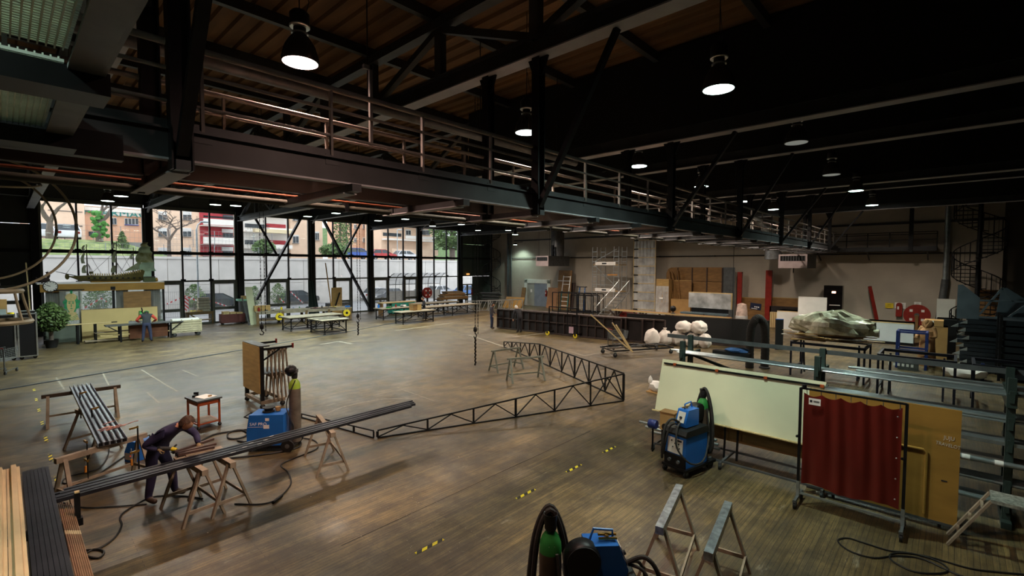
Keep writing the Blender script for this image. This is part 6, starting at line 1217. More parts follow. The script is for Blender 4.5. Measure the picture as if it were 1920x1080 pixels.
wbox('dark_cabinet', 'dark cabinet behind the cardboard boxes', 'cabinet', BLACKST, 30.5, (1757, 597, 1792, 655), .8, True, STEEL); wbox('pale_sheet', 'pale grey sheet standing at the drain pipe', 'panel', DOORW, 36.8, (1757, 560, 1790, 600), .05, True); wbox('yellow_board', 'tan board leaning at the foot of the spiral staircase', 'board', PLYD, 37.0, (1836, 543, 1886, 600), .05, True)
DSTK = mat('dark blue grey steel tray', '2c3238', .4, .5, .2, 4); rn = random.Random(31)
for k in range(13):
    t = Thing('platform_tray', f'dark steel platform tray in the big stack, {["lowest", "second", "third", "fourth", "fifth", "sixth", "seventh", "eighth", "ninth", "tenth", "eleventh", "twelfth", "topmost"][k]} from the floor', 'tray', (26.0+rn.uniform(-.08, .08), -2.3, .02+k*.155), group='stacked platform trays'); y1 = 1.95+rn.uniform(-.15, .2)
    t.bb('tray_pan', DSTK, 0, 0, 0, 1.4, y1, .03); t.bb('tray_side', DSTK, 0, 0, .03, .04, y1, .14); t.bb('tray_side', DSTK, 1.36, 0, .03, 1.4, y1, .14); t.part('wedge_end', GALV, MB().prism([(y1, .0), (y1+.22, .0), (y1, .15)], 'x', -.02, .04)); t.bb('yellow_mark', YELLOW, -.004, .6, .05, 0, .9, .08)
t = Thing('steel_hopper', 'grey sheet steel hopper with diagonal bars on top of the tray stack', 'hopper', (26.1, -2.1, 2.06)); HOP = mat('grey blue sheet steel', '59636b', .45, .5, .15, 2)
t.part('left_cheek', HOP, MB().prism([(1.35, 0), (2.0, 0), (2.0, 1.35), (1.85, 1.35), (1.35, .85)], 'x', 0, .04)); t.part('right_cheek', HOP, MB().prism([(0, 0), (.9, 0), (.75, 1.25), (.6, 1.25), (0, .75)], 'x', .5, .54))
for z in (.75, .1): t.bar('cross_bar', HOP, V(0, 0, z), V(0, 1.4, z), .07)
for a, b in (((.0, 1.35, .2), (0, .75, 1.25)), ((0, .75, 1.25), (0, .45, .75)), ((0, .6, .1), (0, 0, .75))): t.bar('diagonal', HOP, a, b, .07)
t = Thing('dark_tray_rack', 'second black stack of trays at the right edge', 'rack', (24.5, -3.2, 0))
for k in range(9): t.bb('tray', DSTK, 0, 0, .1+k*.24, 1.4, 1.9, .28+k*.24)
for x in (.0, 1.4): t.bb('rack_post', BLACKST, x-.04, -.05, 0, x+.04, .05, 2.4); t.bb('rack_post', BLACKST, x-.04, 1.88, 0, x+.04, 1.96, 2.4)
t = Thing('plastic_bundle', 'white plastic sheet bundle lying before the tray stack', 'bundle', (24.2, -.4, 0)); t.part('sheet', WHITEP, MB().add(*ico((0, 0, .22), .4, 2, .2, (.8, 1.7, .55), random.Random(6)))); t.part('blue_strap', BLF, MB().box(-.05, -.5, 0, .05, -.4, .62))
# two people at the flats
GREYSW = mat('dark grey sweater', '3b363c', .85, 0, .15, 8); BLKV = mat('black waistcoat', '1c1b20', .8, 0, .15, 8)
person('person in a dark grey sweater standing at the left end of the black flats', G(922, 617), R(-60), ground_pose(head=(.08, 0, 1.6), wrl=(.2, .2, 1.0), ell=(.0, .26, 1.13)), (GREYSW, JEANS, SHOE, SKIN, SKIN), HAIRD, (R(20), 0), 1.0)
person('white haired person in a black waistcoat bending over the flats', G(974, 624), R(75), ground_pose(pelvis=(-.06, 0, .93), chest=(.16, 0, 1.26), neck=(.28, 0, 1.4), head=(.38, 0, 1.5), shl=(.2, .2, 1.32), shr=(.2, -.2, 1.32), ell=(.22, .3, 1.05), elr=(.25, -.28, 1.06), wrl=(.22, .32, .82), wrr=(.4, -.2, .95)), (BLKV, BLKV, SHOE, SKIN, SKIN), HAIRW, (R(35), 0), 1.03)
# dark pile in the corner
rn = random.Random(17)
for i in range(9): t = Thing('dark_plank', f'dark green plank in the corner pile, {["lowest", "second", "third", "fourth", "fifth", "sixth", "seventh", "eighth", "topmost"][i]} one', 'plank', (33.0+rn.uniform(-.1, .1), 33.6+rn.uniform(-.1, .1), .62+i*.1), R(-60)+rn.uniform(-.12, .12), group='corner plank pile'); l = rn.uniform(1.5, 2.1); t.bb('plank', (RST, STEEL, GREYST)[i % 3], -l/2, -.3, 0, l/2, .3, .06); t.bb('plank_end', GALV, l/2, -.28, .005, l/2+.005, .28, .055)
t = Thing('plank_stand', 'low black trestle table under the corner plank pile', 'table', (33.0, 33.6, 0), R(-60)); t.bb('top', STEEL, -.9, -.4, .54, .9, .4, .6)
for x in (-.8, .8):
    for y in (-.35, .35): t.bb('leg', BLACKST, x-.03, y-.03, 0, x+.03, y+.03, .54)
# ================================================================== left side: booth with the model ship
YB = 34.3
t = Thing('display_booth', 'plywood fronted booth with clear sides under the model ship', 'booth', (1.3, YB, 0)); W_ = 5.25
t.bb('front_beam', PLYY, 0, -.03, 2.68, W_, .03, 3.08); t.bb('roof_panel', WHITEP, -.1, 0, 3.08, W_, 2.6, 3.13)
for x in (.05, 2.85, 5.15): t.bb('post', BLACKST, x, .05, 0, x+.1, .15, 2.7)
t.bb('beam_fixture', BLACKST, 2.78, -.1, 2.72, 2.98, -.03, 2.9)
t.bb('clear_panel', glass_mat('clear plastic panel', (.9, .93, .92), .06, .05, .06), 2.95, .08, .4, 5.15, .09, 2.68); t.bb('clear_panel', MATS['clear plastic panel'], .2, .08, .4, 2.85, .09, 2.68)
t.bb('plinth', mat('grey green plinth', '5a6258', .7, 0, .15, 2), .1, .05, 0, 5.15, .1, .9)
CURT = mat('grey brown drape', '8a7f78', .9, 0, .2, 3, stretch=(8, 1, .2))
for i, (a, b, lab) in enumerate(((.2, 1.0, 'grey brown drape hanging behind the potted tree'), (3.05, 3.6, 'ribbed grey drape in the middle of the booth'), (4.35, 5.1, 'dark grey drape at the right end of the booth'))):
    q = Thing('drape', lab, 'drape', (1.3+a, YB+.35, .35)); q.part('cloth', CURT, MB().grid(lambda u, v: (u*(b-a), .06*math.sin(u*(b-a)*26), v*2.3), 40, 1)); q.bb('drape_rail', BLACKST, 0, -.03, 2.3, b-a, .03, 2.34)
# painted portrait sheet
p0 = GY(111, 545, YB-.12); p1 = GY(156, 607, YB-.12); w, h = p1.x-p0.x, p0.z-p1.z
t = Thing('painted_sheet', 'translucent sheet with a green haired head painted on it', 'painting', (p0.x, YB-.12, p1.z)); t.part('sheet', glass_mat('translucent paint sheet', (.85, .86, .8), .05, .2, .12), MB().box(0, 0, 0, w, .006, h)); PG = mat('green brush paint', '2f8f5e', .7, 0, .3, 8, alpha=.85); PF = mat('ochre brush paint', 'c7b37e', .7, 0, .15, 8, alpha=.85)
def disc(cx, cz, rx, rz_, y, n=24, f=lambda a: 1): return MB().slab([(w*(cx+rx*f(2*math.pi*i/n)*math.cos(2*math.pi*i/n)), y, h*(cz+rz_*f(2*math.pi*i/n)*math.sin(2*math.pi*i/n))) for i in range(n)], .004)
t.part('hair', PG, disc(.52, .62, .36, .25, -.004, 40, lambda a: 1+.12*math.sin(a*9))); t.part('cap', PF, disc(.5, .8, .25, .12, -.010)); t.part('face', PF, disc(.5, .58, .2, .22, -.016)); t.part('shoulders', PF, MB().slab([(w*.2, -.004, h*.12), (w*.85, -.004, h*.12), (w*.72, -.004, h*.33), (w*.58, -.004, h*.42), (w*.42, -.004, h*.42), (w*.28, -.004, h*.33)], .004)); t.part('plume', PG, disc(.52, .96, .06, .07, -.01))
for x in (.42, .58): t.part('eye', PG, disc(x, .63, .05, .02, -.022, 10)); t.part('brow', PG, disc(x, .675, .07, .012, -.022, 10))
t.part('mouth', PG, disc(.5, .47, .06, .014, -.022, 10)); t.part('nose', PG, disc(.5, .55, .02, .06, -.022, 10))
for i in range(3): t.part('collar_line', PG, MB().path([(w*(.22+.05*i), -.008, h*(.3-.06*i)), (w*.5, -.008, h*(.2-.05*i)), (w*(.8-.05*i), -.008, h*(.3-.06*i))], .012, 4))
t.bb('hanging_rail', BLACKST, -.2, -.02, h, w+.1, .02, h+.05)
for k, (r, lab, m, yy) in enumerate((((231, 547, 284, 588), 'square brown plywood board inside the booth', PLYD, YB-.2), ((152, 581, 297, 640), 'long pale plywood sheet standing against the booth', mat('pale birch plywood', 'c0aa74', .6, 0, .08, 1), YB-.34))):
    a = GY(r[0], r[1], yy); b = GY(r[2], r[3], yy); t = Thing('plywood_sheet', lab, 'plywood', (a.x, yy, max(0, b.z) if k == 0 else 0)); t.bb('sheet', m, 0, 0, 0, b.x-a.x, .02, a.z-(b.z if k == 0 else 0)); t.bb('edge_strip', PLYD, 0, -.004, a.z-(b.z if k == 0 else 0)-.02, b.x-a.x, .024, a.z-(b.z if k == 0 else 0))
    if k == 0: t.bb('support_batten', PLYD, .1, .02, -t.o.location.z, .2, .05, .2)
p = GY(94.5, 537, YB-.06); t = Thing('wall_clock', 'round white wall clock on the plywood beam', 'clock', p); rr = .27
t.part('rim', BLACKST, MB().lathe([(rr, -.02), (rr+.02, .0), (rr+.02, .04), (rr, .05)], 28, axis='y')); t.part('dial', PAPER, MB().lathe([(0, -.03), (rr-.01, -.03), (rr-.01, -.01)], 28, axis='y'))
for i in range(12): a = i*math.pi/6; t.part('hour_mark', DARKPR, MB().bar((rr*.75*math.sin(a), -.034, rr*.75*math.cos(a)), (rr*.92*math.sin(a), -.034, rr*.92*math.cos(a)), .03, .006, up=(0, 1, 0)))
t.part('hour_hand', DARKPR, MB().bar((0, -.036, 0), (-.13, -.036, .06), .03, .006, up=(0, 1, 0))); t.part('minute_hand', DARKPR, MB().bar((0, -.039, 0), (-.2, -.039, .1), .02, .006, up=(0, 1, 0)))
# model ship
YS = 34.6; sx0 = GY(122, 520, YS).x; OLIVE = mat('olive brown hull paint', '5a5226', .6, 0, .3, 5); SAIL = mat('olive sail cloth', '8f9458', .8, 0, .25, 3, hx2='c4d2b8'); SAILG = mat('pale green gauze', 'a9c4ae', .7, 0, .2, 3)
def S(px, py, dy=0): p = GY(px, py, YS); return V(p.x-sx0, dy, p.z-3.13)
t = Thing('model_ship', 'large olive model sailing ship with torn sails on the booth roof', 'model ship', (sx0, YS, 3.13))
st = [(122, 517, 516, .03), (135, 521, 518, .12), (150, 527, 517, .26), (170, 528, 516, .36), (200, 528, 517, .4), (220, 528, 515, .4), (245, 528, 511, .38), (262, 527, 506, .34), (275, 523, 503, .28)]
mb = MB(); rings = []
for (x, yk, yd, hw) in st: rings.append([S(x, yd, -hw), S(x, (yk+yd)/2+1, -hw*.95), S(x, yk, -hw*.3), S(x, yk, hw*.3), S(x, (yk+yd)/2+1, hw*.95), S(x, yd, hw)])
vs = [p for r in rings for p in r]; fs = [(i*6+j, i*6+(j+1) % 6, (i+1)*6+(j+1) % 6, (i+1)*6+j) for i in range(len(rings)-1) for j in range(6)]+[(0, 1, 2, 3, 4, 5), tuple(range(len(vs)-6, len(vs)))]
hull = t.part('hull', OLIVE, mb.add(vs, fs))
for i in range(10): p = S(165+i*10.5, 521, -.415); t.part('gun_port', BLACKST, MB().box(p.x-.05, p.y, p.z-.04, p.x+.05, p.y+.03, p.z+.04), parent=hull)
for k in range(2):
    for i in range(22): p = S(168+i*4.4, 517-k*0-(i > 12)*(i-12)*.8, -.4+.8*k); t.part('rail_post', PINE, MB().box(p.x-.02, p.y-.02, p.z, p.x+.02, p.y+.02, p.z+.12), parent=hull)
t.part('deck_house', OLIVE, MB().hexa([S(167, 513, -.15), S(174, 513, -.15), S(174, 513, .15), S(167, 513, .15), S(167, 509, -.15), S(174, 509, -.15), S(174, 509, .15), S(167, 509, .15)])); t.part('stern_gallery', SAILG, MB().hexa([S(267, 521, -.3), S(282, 519, -.3), S(282, 519, .3), S(267, 521, .3), S(266, 503, -.3), S(282, 505, -.3), S(282, 505, .3), S(266, 503, .3)]))
for m_, (x, y0, y1) in enumerate(((164, 516, 458), (218, 514, 452), (250, 512, 464), (278, 505, 470))): a, b = S(x, y0), S(x-2 if m_ == 0 else x, y1); t.part('mast', BLKR, MB().tube(a, b, .035, 8, .015))
t.part('bowsprit', BLKR, MB().tube(S(150, 519), S(104, 509), .03, 6, .015)); t.part('figurehead', OLIVE, MB().ball(S(126, 519), .09, .06, .15, 10, 8))
def sail(pts, bulge, m, name='sail'):       # four corners, belly in y
    A, B, C, D = [Vector(p) for p in pts]
    t.part(name, m, MB().grid(lambda u, v: (A.lerp(B, u)).lerp(D.lerp(C, u), v)+V(0, -bulge*math.sin(math.pi*v)*math.sin(math.pi*u), 0)+V(-bulge*.8*math.sin(math.pi*v), 0, 0), 8, 8))
for (x, y0, y1, w_) in ((160, 460, 470, 3), (160, 475, 494, 4), (163, 497, 512, 5), (217, 455, 466, 4), (219, 472, 492, 5), (219, 498, 511, 6), (251, 475, 486, 4)): sail((S(x-w_*1.2-1, y0, -.3), S(x+1, y0, .2), S(x+1, y1, .25), S(x-w_*1.7-2, y1, -.35)), .07, SAIL)
for (xa, xb, y0, y1) in ((266, 276, 455, 463), (262, 281, 463, 474), (257, 284, 474, 492), (264, 288, 492, 508)): sail((S(xa, y0, -.3), S(xb, y0, -.3), S(xb+3, y1, -.3), S(xa-3, y1, -.3)), .1, SAILG if y0 in (463, 492) else SAIL)
t.part('lateen_sail', SAIL, MB().slab([S(231, 509, -.1), S(264, 488, -.1), S(264, 505, -.1)], .02))
for a, b in (((218, 456), (250, 512)), ((164, 460), (122, 516)), ((218, 470), (170, 514)), ((250, 470), (225, 512)), ((164, 470), (190, 514)), ((218, 490), (232, 512)), ((250, 468), (275, 480))): t.part('rigging_line', BLKR, MB().tube(S(*a), S(*b), .008, 4))
for i in range(5): t.part('shroud', BLKR, MB().tube(S(218, 492), S(222+i*3, 511), .006, 4)); t.part('shroud', BLKR, MB().tube(S(165, 494), S(168+i*2, 512), .006, 4))
t.part('cradle', PLYY, MB().hexa([S(170, 529.5, -.2), S(262, 528.5, -.2), S(262, 528.5, .2), S(170, 529.5, .2), S(170, 527.5, -.2), S(262, 526.5, -.2), S(262, 526.5, .2), S(170, 527.5, .2)]))
p = GY(280, 524, YS-.1); t = Thing('green_chest', 'small green chest with a brass lamp beside the stern of the model ship', 'chest', (p.x-.3, YS-.35, 3.13)); t.bb('chest_body', mat('dull green box', '4c5636', .6, 0, .15), 0, 0, 0, .55, .3, .26); t.bb('chest_lid', BLKR, -.01, -.01, .26, .56, .31, .3); t.part('brass_lamp', BRASS, MB().lathe([(.06, 0), (.07, .1), (.05, .2), (.02, .24)], 12, (.62, .1, 0)))
p = GY(83, 522, YB+.3); t = Thing('carved_ornament', 'small brown carved animal ornament at the left end of the booth roof', 'ornament', (p.x, YB+.3, 3.13)); t.part('body', BLKR, MB().ball((0, 0, .18), .22, .1, .13)); t.part('neck', BLKR, MB().path([(.1, 0, .2), (.18, 0, .4), (.1, 0, .6)], .06, 8)); t.part('tail', BLKR, MB().path([(-.15, 0, .2), (-.3, 0, .3), (-.28, 0, .1)], .04, 6)); t.part('legs', BLKR, MB().box(-.12, -.08, 0, -.06, .08, .12).box(.06, -.08, 0, .12, .08, .12))
# ================================================================== hanging hoops
HO = mat('pale hoop tube', '9a917a', .5, .1, .12, 4); cx, cy, cz = -.2, 20.0, 5.27
def hoop(label, r, c, rx, ry, tr=.035):
    t = Thing('hanging_hoop', label, 'hoop', c, rot=(rx, ry, 0), group='hanging hoops'); t.part('ring', HO, MB().path([(r*math.cos(a*math.pi/32), r*math.sin(a*math.pi/32), 0) for a in range(64)], tr, 8, True)); t.part('joint', GREYST, MB().tube((r, -.1, 0), (r, .1, 0), tr*1.3, 8))
    return t
hoop('outer pale hoop of the big hanging ring at the left edge', 1.92, (cx-.1, cy, cz), R(86), R(0)); hoop('inner pale hoop of the big hanging ring at the left edge', 1.62, (cx-.22, cy+.5, cz), R(88), R(6), .03); hoop('tilted pale hoop crossing the big ring at the left edge', 1.1, (cx-.05, cy-.2, 6.45), R(14), R(0), .03)
t = Thing('hoop_cable', 'thin cable holding the big hoops from the roof', 'cable', (cx, cy, 7.1)); t.tube('cable', RUBBER, (0, 0, 0), (0, 0, 2.46), .01, 5); t.tube('cable_ring', GALV, (0, 0, -.05), (0, 0, 0), .04, 8)
p = G(20, 560, 2.6); t = Thing('basket_frame', 'pale curved basket frame hanging at the left edge', 'frame', (-.12, 20.2, 2.35)); 
for z, r in ((.9, .5), (.0, .68)): t.part('rim_band', HO, MB().path([(r*math.cos(i*math.pi/20), r*math.sin(i*math.pi/20), z+.08) for i in range(40)], .07, 6, True))
for i in range(8): a = i*math.pi/4; t.part('curved_rib', HO, MB().path([(.5*math.cos(a), .5*math.sin(a), .95), (.56*math.cos(a), .56*math.sin(a), .6), (.68*math.cos(a), .68*math.sin(a), .1)], .035, 6))
t.tube('hanger', RUBBER, (0, 0, 1.0), (0, 0, 7.2), .012, 5)
for i in range(4): a = i*math.pi/2; t.tube('spoke', HO, (0, 0, 1.0), (.5*math.cos(a), .5*math.sin(a), 1.0), .02, 6)
# ================================================================== left edge: cases, boxes, cart, plant
CASE = mat('black laminate', '17171a', .4, 0, .15, 2)
for i, (x0, x1, lab) in enumerate(((-.75, .33, 'left black wheeled panel case at the left edge'), (.37, .98, 'right black wheeled panel case with aluminium edges'))):
    t = Thing('panel_case', lab, 'case', (x0, 29.3, 0)); w = x1-x0; h = 1.95-.0*i
    t.bb('panel', CASE, .02, 0, .14, w-.02, .5, h)
    for x in (0, w-.05): t.bb('corner_edge', ALU, x, -.02, .14, x+.05, .52, h+.03)
    t.bb('top_edge', ALU, 0, -.02, h, w, .52, h+.05); t.bb('bottom_edge', ALU, 0, -.02, .12, w, .52, .16)
    for x in (.1, w-.1): caster(t, (x, .1), .07)
for i, (x0, z0, w, h, lab) in enumerate(((-.75, 2.0, .85, .62, 'brown cardboard carton with a barcode label on the left case'),)): t = Thing('cardboard_box', lab, 'box', (x0, 29.35, z0)); t.bb('carton', CARD, 0, 0, 0, w, .45, h); t.bb('tape', PLY, 0, -.002, h*.45, w, .0, h*.5); t.bb('white_label', PAPER, .35, -.006, .3, .62, 0, .45); t.bb('grey_patch', mat('grey label', '8f9a9a', .7, 0, .05), .6, -.006, 0, .82, 0, .22)
t = Thing('yellow_tape_roll', 'yellow tape roll lying on the left black case', 'tape roll', (.2, 29.4, 2.0)); t.part('roll', YELLOW, MB().lathe([(.05, 0), (.1, 0), (.1, .06), (.05, .06)], 16)); t.part('core', CARD, MB().lathe([(.045, 0), (.05, 0), (.05, .06), (.045, .06)], 12))
t = Thing('flat_tray', 'flat black tray lying on the right black case', 'tray', (.42, 29.35, 2.0)); t.bb('tray', BLACKST, 0, 0, 0, .5, .4, .08); t.bb('tray_rim', ALU, -.01, -.01, .08, .51, .41, .1)
wire_cart(G(8, 700), R(60), 'wire shopping cart cut by the left edge')
t = Thing('wood_stick', 'thin pale wooden stick leaning on the first black column', 'stick', (.95, 33.6, 0)); t.bar('stick', PINE, V(0, 0, 0), V(-.12, .3, 4.2), .05); t.bb('stick_foot', PINE, -.03, -.03, 0, .03, .03, .05)
pp = G(97, 652); leafT = leafy('potted_ficus', pp, 1.45, ZT(pp, 566)-.05, 2600, 'leafy ficus tree in a black pot at the left bench', mat('glossy ficus leaves', '2f4720', .5, 0, .45, 6, hx2='5f7440'), cat='plant', s=.06, z0=.38)
leafT.part('pot', RUBBER, MB().lathe([(.2, 0), (.27, .38), (.29, .4), (.25, .4), (.24, .34), (0, .34)], 18)); leafT.tube('stem', PLYD, (0, 0, .3), (.03, 0, 1.3), .04)
# saw bench with the man in the red sleeves
zb = 1.03; a = G(77, 613, zb); b = G(208, 604, zb); t = Thing('saw_bench', 'narrow timber roller bench left of the mitre saw', 'bench', (a.x, a.y, 0), math.atan2(b.y-a.y, b.x-a.x)); L = (b-a).length
t.bar('long_plank', PINE, V(-.1, .0, zb), V(L, 0, zb), .2, .04); t.bar('top_rail', BLACKST, V(L*.25, .25, zb-.03), V(L+.3, .25, zb-.03), .1, .05)
for x in (1.35, 2.05, 3.6): t.bar('leg', BLACKST, V(x, 0, 0), V(x, 0, zb-.02), .07); t.bar('leg', BLACKST, V(x, .35, 0), V(x, .35, zb-.02), .07)
t.bar('shelf', SAWWOOD, V(2.0, .15, .5), V(3.6, .15, .5), .4, .03); t.bar('foot', SAWWOOD, V(1.6, .1, .1), V(4.0, .1, .1), .4, .05)
t = Thing('mitre_saw', 'green mitre saw standing on a dark table before the man', 'saw', (5.1, 32.6, 0)); t.bb('table_top', GREYST, -1.5, -.35, .86, 1.9, .35, .92)
for x in (-.9, 1.3):
    for y in (-.3, .3): t.bb('leg', BLACKST, x-.04, y-.04, 0, x+.04, y+.04, .86)
t.bar('slant_arm', BLACKST, V(-.9, -.3, .5), V(-1.4, -.3, .86), .05); t.bar('slant_arm', BLACKST, V(1.3, -.3, .4), V(1.85, -.3, .86), .05); t.bb('low_shelf', PINE, -1.7, -.1, .35, 2.2, .0, .4); t.bb('cupboard', mat('rust brown box', '5a3420', .7, 0, .2), -.5, -.1, .1, 1.2, .3, .8)
t.part('saw_head', GREEN, MB().lathe([(0, -.05), (.24, -.05), (.24, .05), (0, .05)], 24, (.0, 0, 1.35), 'x')); t.part('motor', BLACKST, MB().tube((.0, .1, 1.4), (.3, .1, 1.4), .09, 12)); t.part('saw_handle', BLACKST, MB().path([(.05, -.1, 1.5), (.05, -.25, 1.62), (.05, -.05, 1.75)], .03, 8)); t.bb('fence', ALU, -.5, .1, .92, .5, .15, 1.05)
VEST = mat('dark padded vest', '22262b', .8, 0, .2, 8); REDS = mat('red sleeve', 'a83a2c', .8, 0, .15, 8)
tp = person('man in a dark vest with red sleeves working at the mitre saw', G(276, 641), R(80), ground_pose(pelvis=(-.05, 0, .95), chest=(.17, 0, 1.3), neck=(.3, 0, 1.42), head=(.42, 0, 1.46), shl=(.2, .22, 1.36), shr=(.2, -.22, 1.36), ell=(.18, .42, 1.12), elr=(.18, -.42, 1.12), wrl=(.4, .32, 1.02), wrr=(.4, -.3, 1.02), anl=(-.02, .17, .09), anr=(-.02, -.17, .09), knl=(.03, .14, .49), knr=(.03, -.14, .49), tol=(.14, .2, .05), tor=(.14, -.2, .05)), (VEST, JEANS, SHOE, SKIN, SKIN, REDS), HAIRD, (R(45), 0), 1.03)
tp.part('ear_defenders', GREEN, MB().path([(.40, .1, 1.49), (.40, .09, 1.59), (.40, 0, 1.63), (.40, -.09, 1.59), (.40, -.1, 1.49)], .02, 8))
# crate trolley, workbenches, bins along the window
p = G(330, 632); t = Thing('crate_trolley', 'slatted pale crate on big casters right of the saw bench', 'trolley', (p.x-.25, p.y, 0), R(-4)); PALE = mat('pale dusty wood', 'a59d82', .8, 0, .2, 4)
for j in range(5): t.bb('slat', PALE, 0, -.02, .3+j*.13, 1.5, 0, .41+j*.13); t.bb('side_slat', PALE, 1.48, 0, .3+j*.13, 1.5, .7, .41+j*.13)
for x in (0, .5, 1.0, 1.46): t.bb('upright', PALE, x, -.04, .25, x+.05, -.02, .98)
t.bb('base', PALE, 0, 0, .22, 1.5, .7, .28); t.bb('contents', PAPER, .1, .05, .6, 1.4, .65, 1.0)
for x in (.2, 1.35):
    for y in (.08, .6): caster(t, (x, y), .11)
def bench(name, label, a, b, h, W, m, legs=3, rail=True, lg=.12):
    a = Vector((a.x, a.y, 0)); b = Vector((b.x, b.y, 0)); d = b-a; L = d.length; t = Thing(name, label, 'bench', a, math.atan2(d.y, d.x)); t.bb('top', m, 0, 0, h-.06, L, W, h)
    for i in range(legs):
        x = .12+i*(L-.24)/(legs-1)
        for y in (.08, W-.08): t.bb('leg', SAWD, x-lg/2, y-lg/2, 0, x+lg/2, y+lg/2, h-.06)
    if rail: t.bb('apron', m, .05, .02, h-.2, L-.05, .06, h-.06); t.bb('low_shelf', SAWD, .1, .1, .25, L-.1, W-.1, .3)
    t.L = L; return t
SAWD = mat('dark bench timber', '6a5638', .8, 0, .2, 3); BTOP = mat('dusty bench top', '8a8270', .75, 0, .25, 3)
a = G(350, 610); b = G(403, 606); b.z = 0; t = bench('workbench', 'short brown workbench under the stacked boxes', a, b, .88, .8, SAWD, 2); t.bar('slant_brace', SAWD, V(.2, .04, .75), V(.6, .04, .4), .08)
for i in range(5): q = Thing('stacked_box', f'flat pale box, {["lowest", "second", "middle", "fourth", "topmost"][i]} of the stack on the brown workbench', 'box', (a.x+.75+.03*(i % 2), a.y+.15, .88+i*.19), group='boxes on the workbench'); q.bb('box', PALE, 0, 0, 0, .68, .4, .15); q.bb('lid', SAWD, -.02, -.02, .15, .7, .42, .18)
rn = random.Random(5); cols = [YELLOW, REDP, WELDBLUE, PAPER, BLACKST, PLY, GREYST, GREEN]
def clutter(o, n, L, W, h, lab, grp, seed):
    rn = random.Random(seed); R_ = o.o.rotation_euler.z
    for i in range(n):
        m = cols[(i*5+seed) % 8]; nm = m.name.split(' ')[0]; p = o.o.location+Matrix.Rotation(R_, 3, 'Z')@V((i+.5)/n*L, rn.uniform(.15, W-.15), h); s = rn.uniform(.06, .14)
        q = Thing('bench_item', f'small {nm} item on {lab}, {["first", "second", "third", "fourth", "fifth", "sixth", "seventh", "eighth", "ninth", "tenth", "eleventh", "twelfth", "thirteenth", "fourteenth"][i]} from the left', 'item', p, rn.uniform(0, 3), group=grp)
        if i % 3 == 0: q.part('body', m, MB().lathe([(s*.6, 0), (s*.6, s*1.6), (s*.3, s*1.9)], 12)); q.part('cap', BLACKST, MB().lathe([(s*.3, s*1.9), (s*.3, s*2.2)], 10))
        else: q.bb('body', m, -s*1.3, -s, 0, s*1.3, s, s*.8); q.bb('upper_part', GREYST, -s*.5, -s*.5, s*.8, s*.5, s*.5, s*1.2)
clutter(t, 5, t.L, .8, .88, 'the short brown workbench', 'items on the short workbench', 3)
a = G(412, 607); a.y -= 1.0; a.x -= .2; t = Thing('red_chest', 'dark red chest on casters holding timber offcuts', 'chest', (a.x, a.y, 0), R(-6)); RDB = mat('dark red brown paint', '5a2e2c', .6, 0, .15, 3); t.bb('front', RDB, 0, 0, .12, 1.5, .04, .72); t.bb('back', RDB, 0, .66, .12, 1.5, .7, .72); t.bb('side', RDB, 0, 0, .12, .04, .7, .72); t.bb('side', RDB, 1.46, 0, .12, 1.5, .7, .72); t.bb('bottom', RDB, 0, 0, .12, 1.5, .7, .16)
for x in (.15, 1.35):
    for y in (.1, .6): caster(t, (x, y), .06)
for i in range(3): q = Thing('offcut_block', ['left', 'middle', 'right'][i]+' pale timber block in the dark red chest', 'block', (a.x+.2+i*.42, a.y+.15, .18)); q.bb('block', PLY, 0, 0, 0, .38, .4, .72-.05*i); q.bb('block_end', PINE, 0, -.004, .3, .38, 0, .7-.05*i)
a = G(451, 605); t = Thing('grey_bin', 'tall grey dustbin with a mint green lid beside the column', 'bin', (a.x, a.y, 0), R(-6)); t.part('bin_body', GREYST, MB().hexa([(.05, .05, .05), (.6, .05, .05), (.6, .6, .05), (.05, .6, .05), (0, 0, 1.55), (.68, 0, 1.55), (.68, .68, 1.55), (0, .68, 1.55)])); t.bb('lid', mat('mint green lid', '8fcab0', .6, 0, .05), -.12, -.06, 1.55, .82, .74, 1.67); t.bb('parcel', PLY, .15, .1, 1.67, .6, .5, 1.9); t.bb('foot', BLACKST, .05, .05, 0, .6, .6, .05)
p0 = GY(466, 604, 35.4); p1 = GY(478, 531, 35.6); t = Thing('upright_board', 'tall pale green board leaning beside the grey dustbin', 'board', (p0.x, 35.3, 0), R(0)); t.part('board', mat('pale green board', 'bcc0a0', .7, 0, .06), MB().hexa([(.1, 0, 0), (.55, 0, 0), (.55, .05, 0), (.1, .05, 0), (-.05, .5, 2.6), (.4, .5, 2.6), (.4, .55, 2.6), (-.05, .55, 2.6)])); t.bar('grey_pole', GREYST, V(0, .0, 0), V(-.25, .5, 1.9), .06)
a = Vector((11.75, 34.9, 0)); b = Vector((18.2, 33.7, 0)); t = bench('long_workbench', 'long pale wooden workbench covered with tools by the window', a, b, .92, 1.6, BTOP, 5, True, .16); clutter(t, 14, t.L, 1.4, .92, 'the long pale workbench', 'items on the long workbench', 1); lb = t
for i, (f, lab) in enumerate(((.22, 'yellow cable drum hanging under the left end of the long workbench'), (.93, 'yellow cable drum hanging under the right end of the long workbench'))):
    p = a.lerp(b, f); q = Thing('cable_drum', lab, 'cable drum', (p.x, p.y-.08, .52), R(-10)); q.part('drum', YELLOW, MB().lathe([(.08, -.06), (.26, -.06), (.26, .04), (.08, .04)], 20, axis='y')); q.part('hub', BLACKST, MB().lathe([(0, -.08), (.1, -.08), (.1, .06), (0, .06)], 12, axis='y')); q.bb('hook', BLACKST, -.02, -.02, .2, .02, .02, .34)
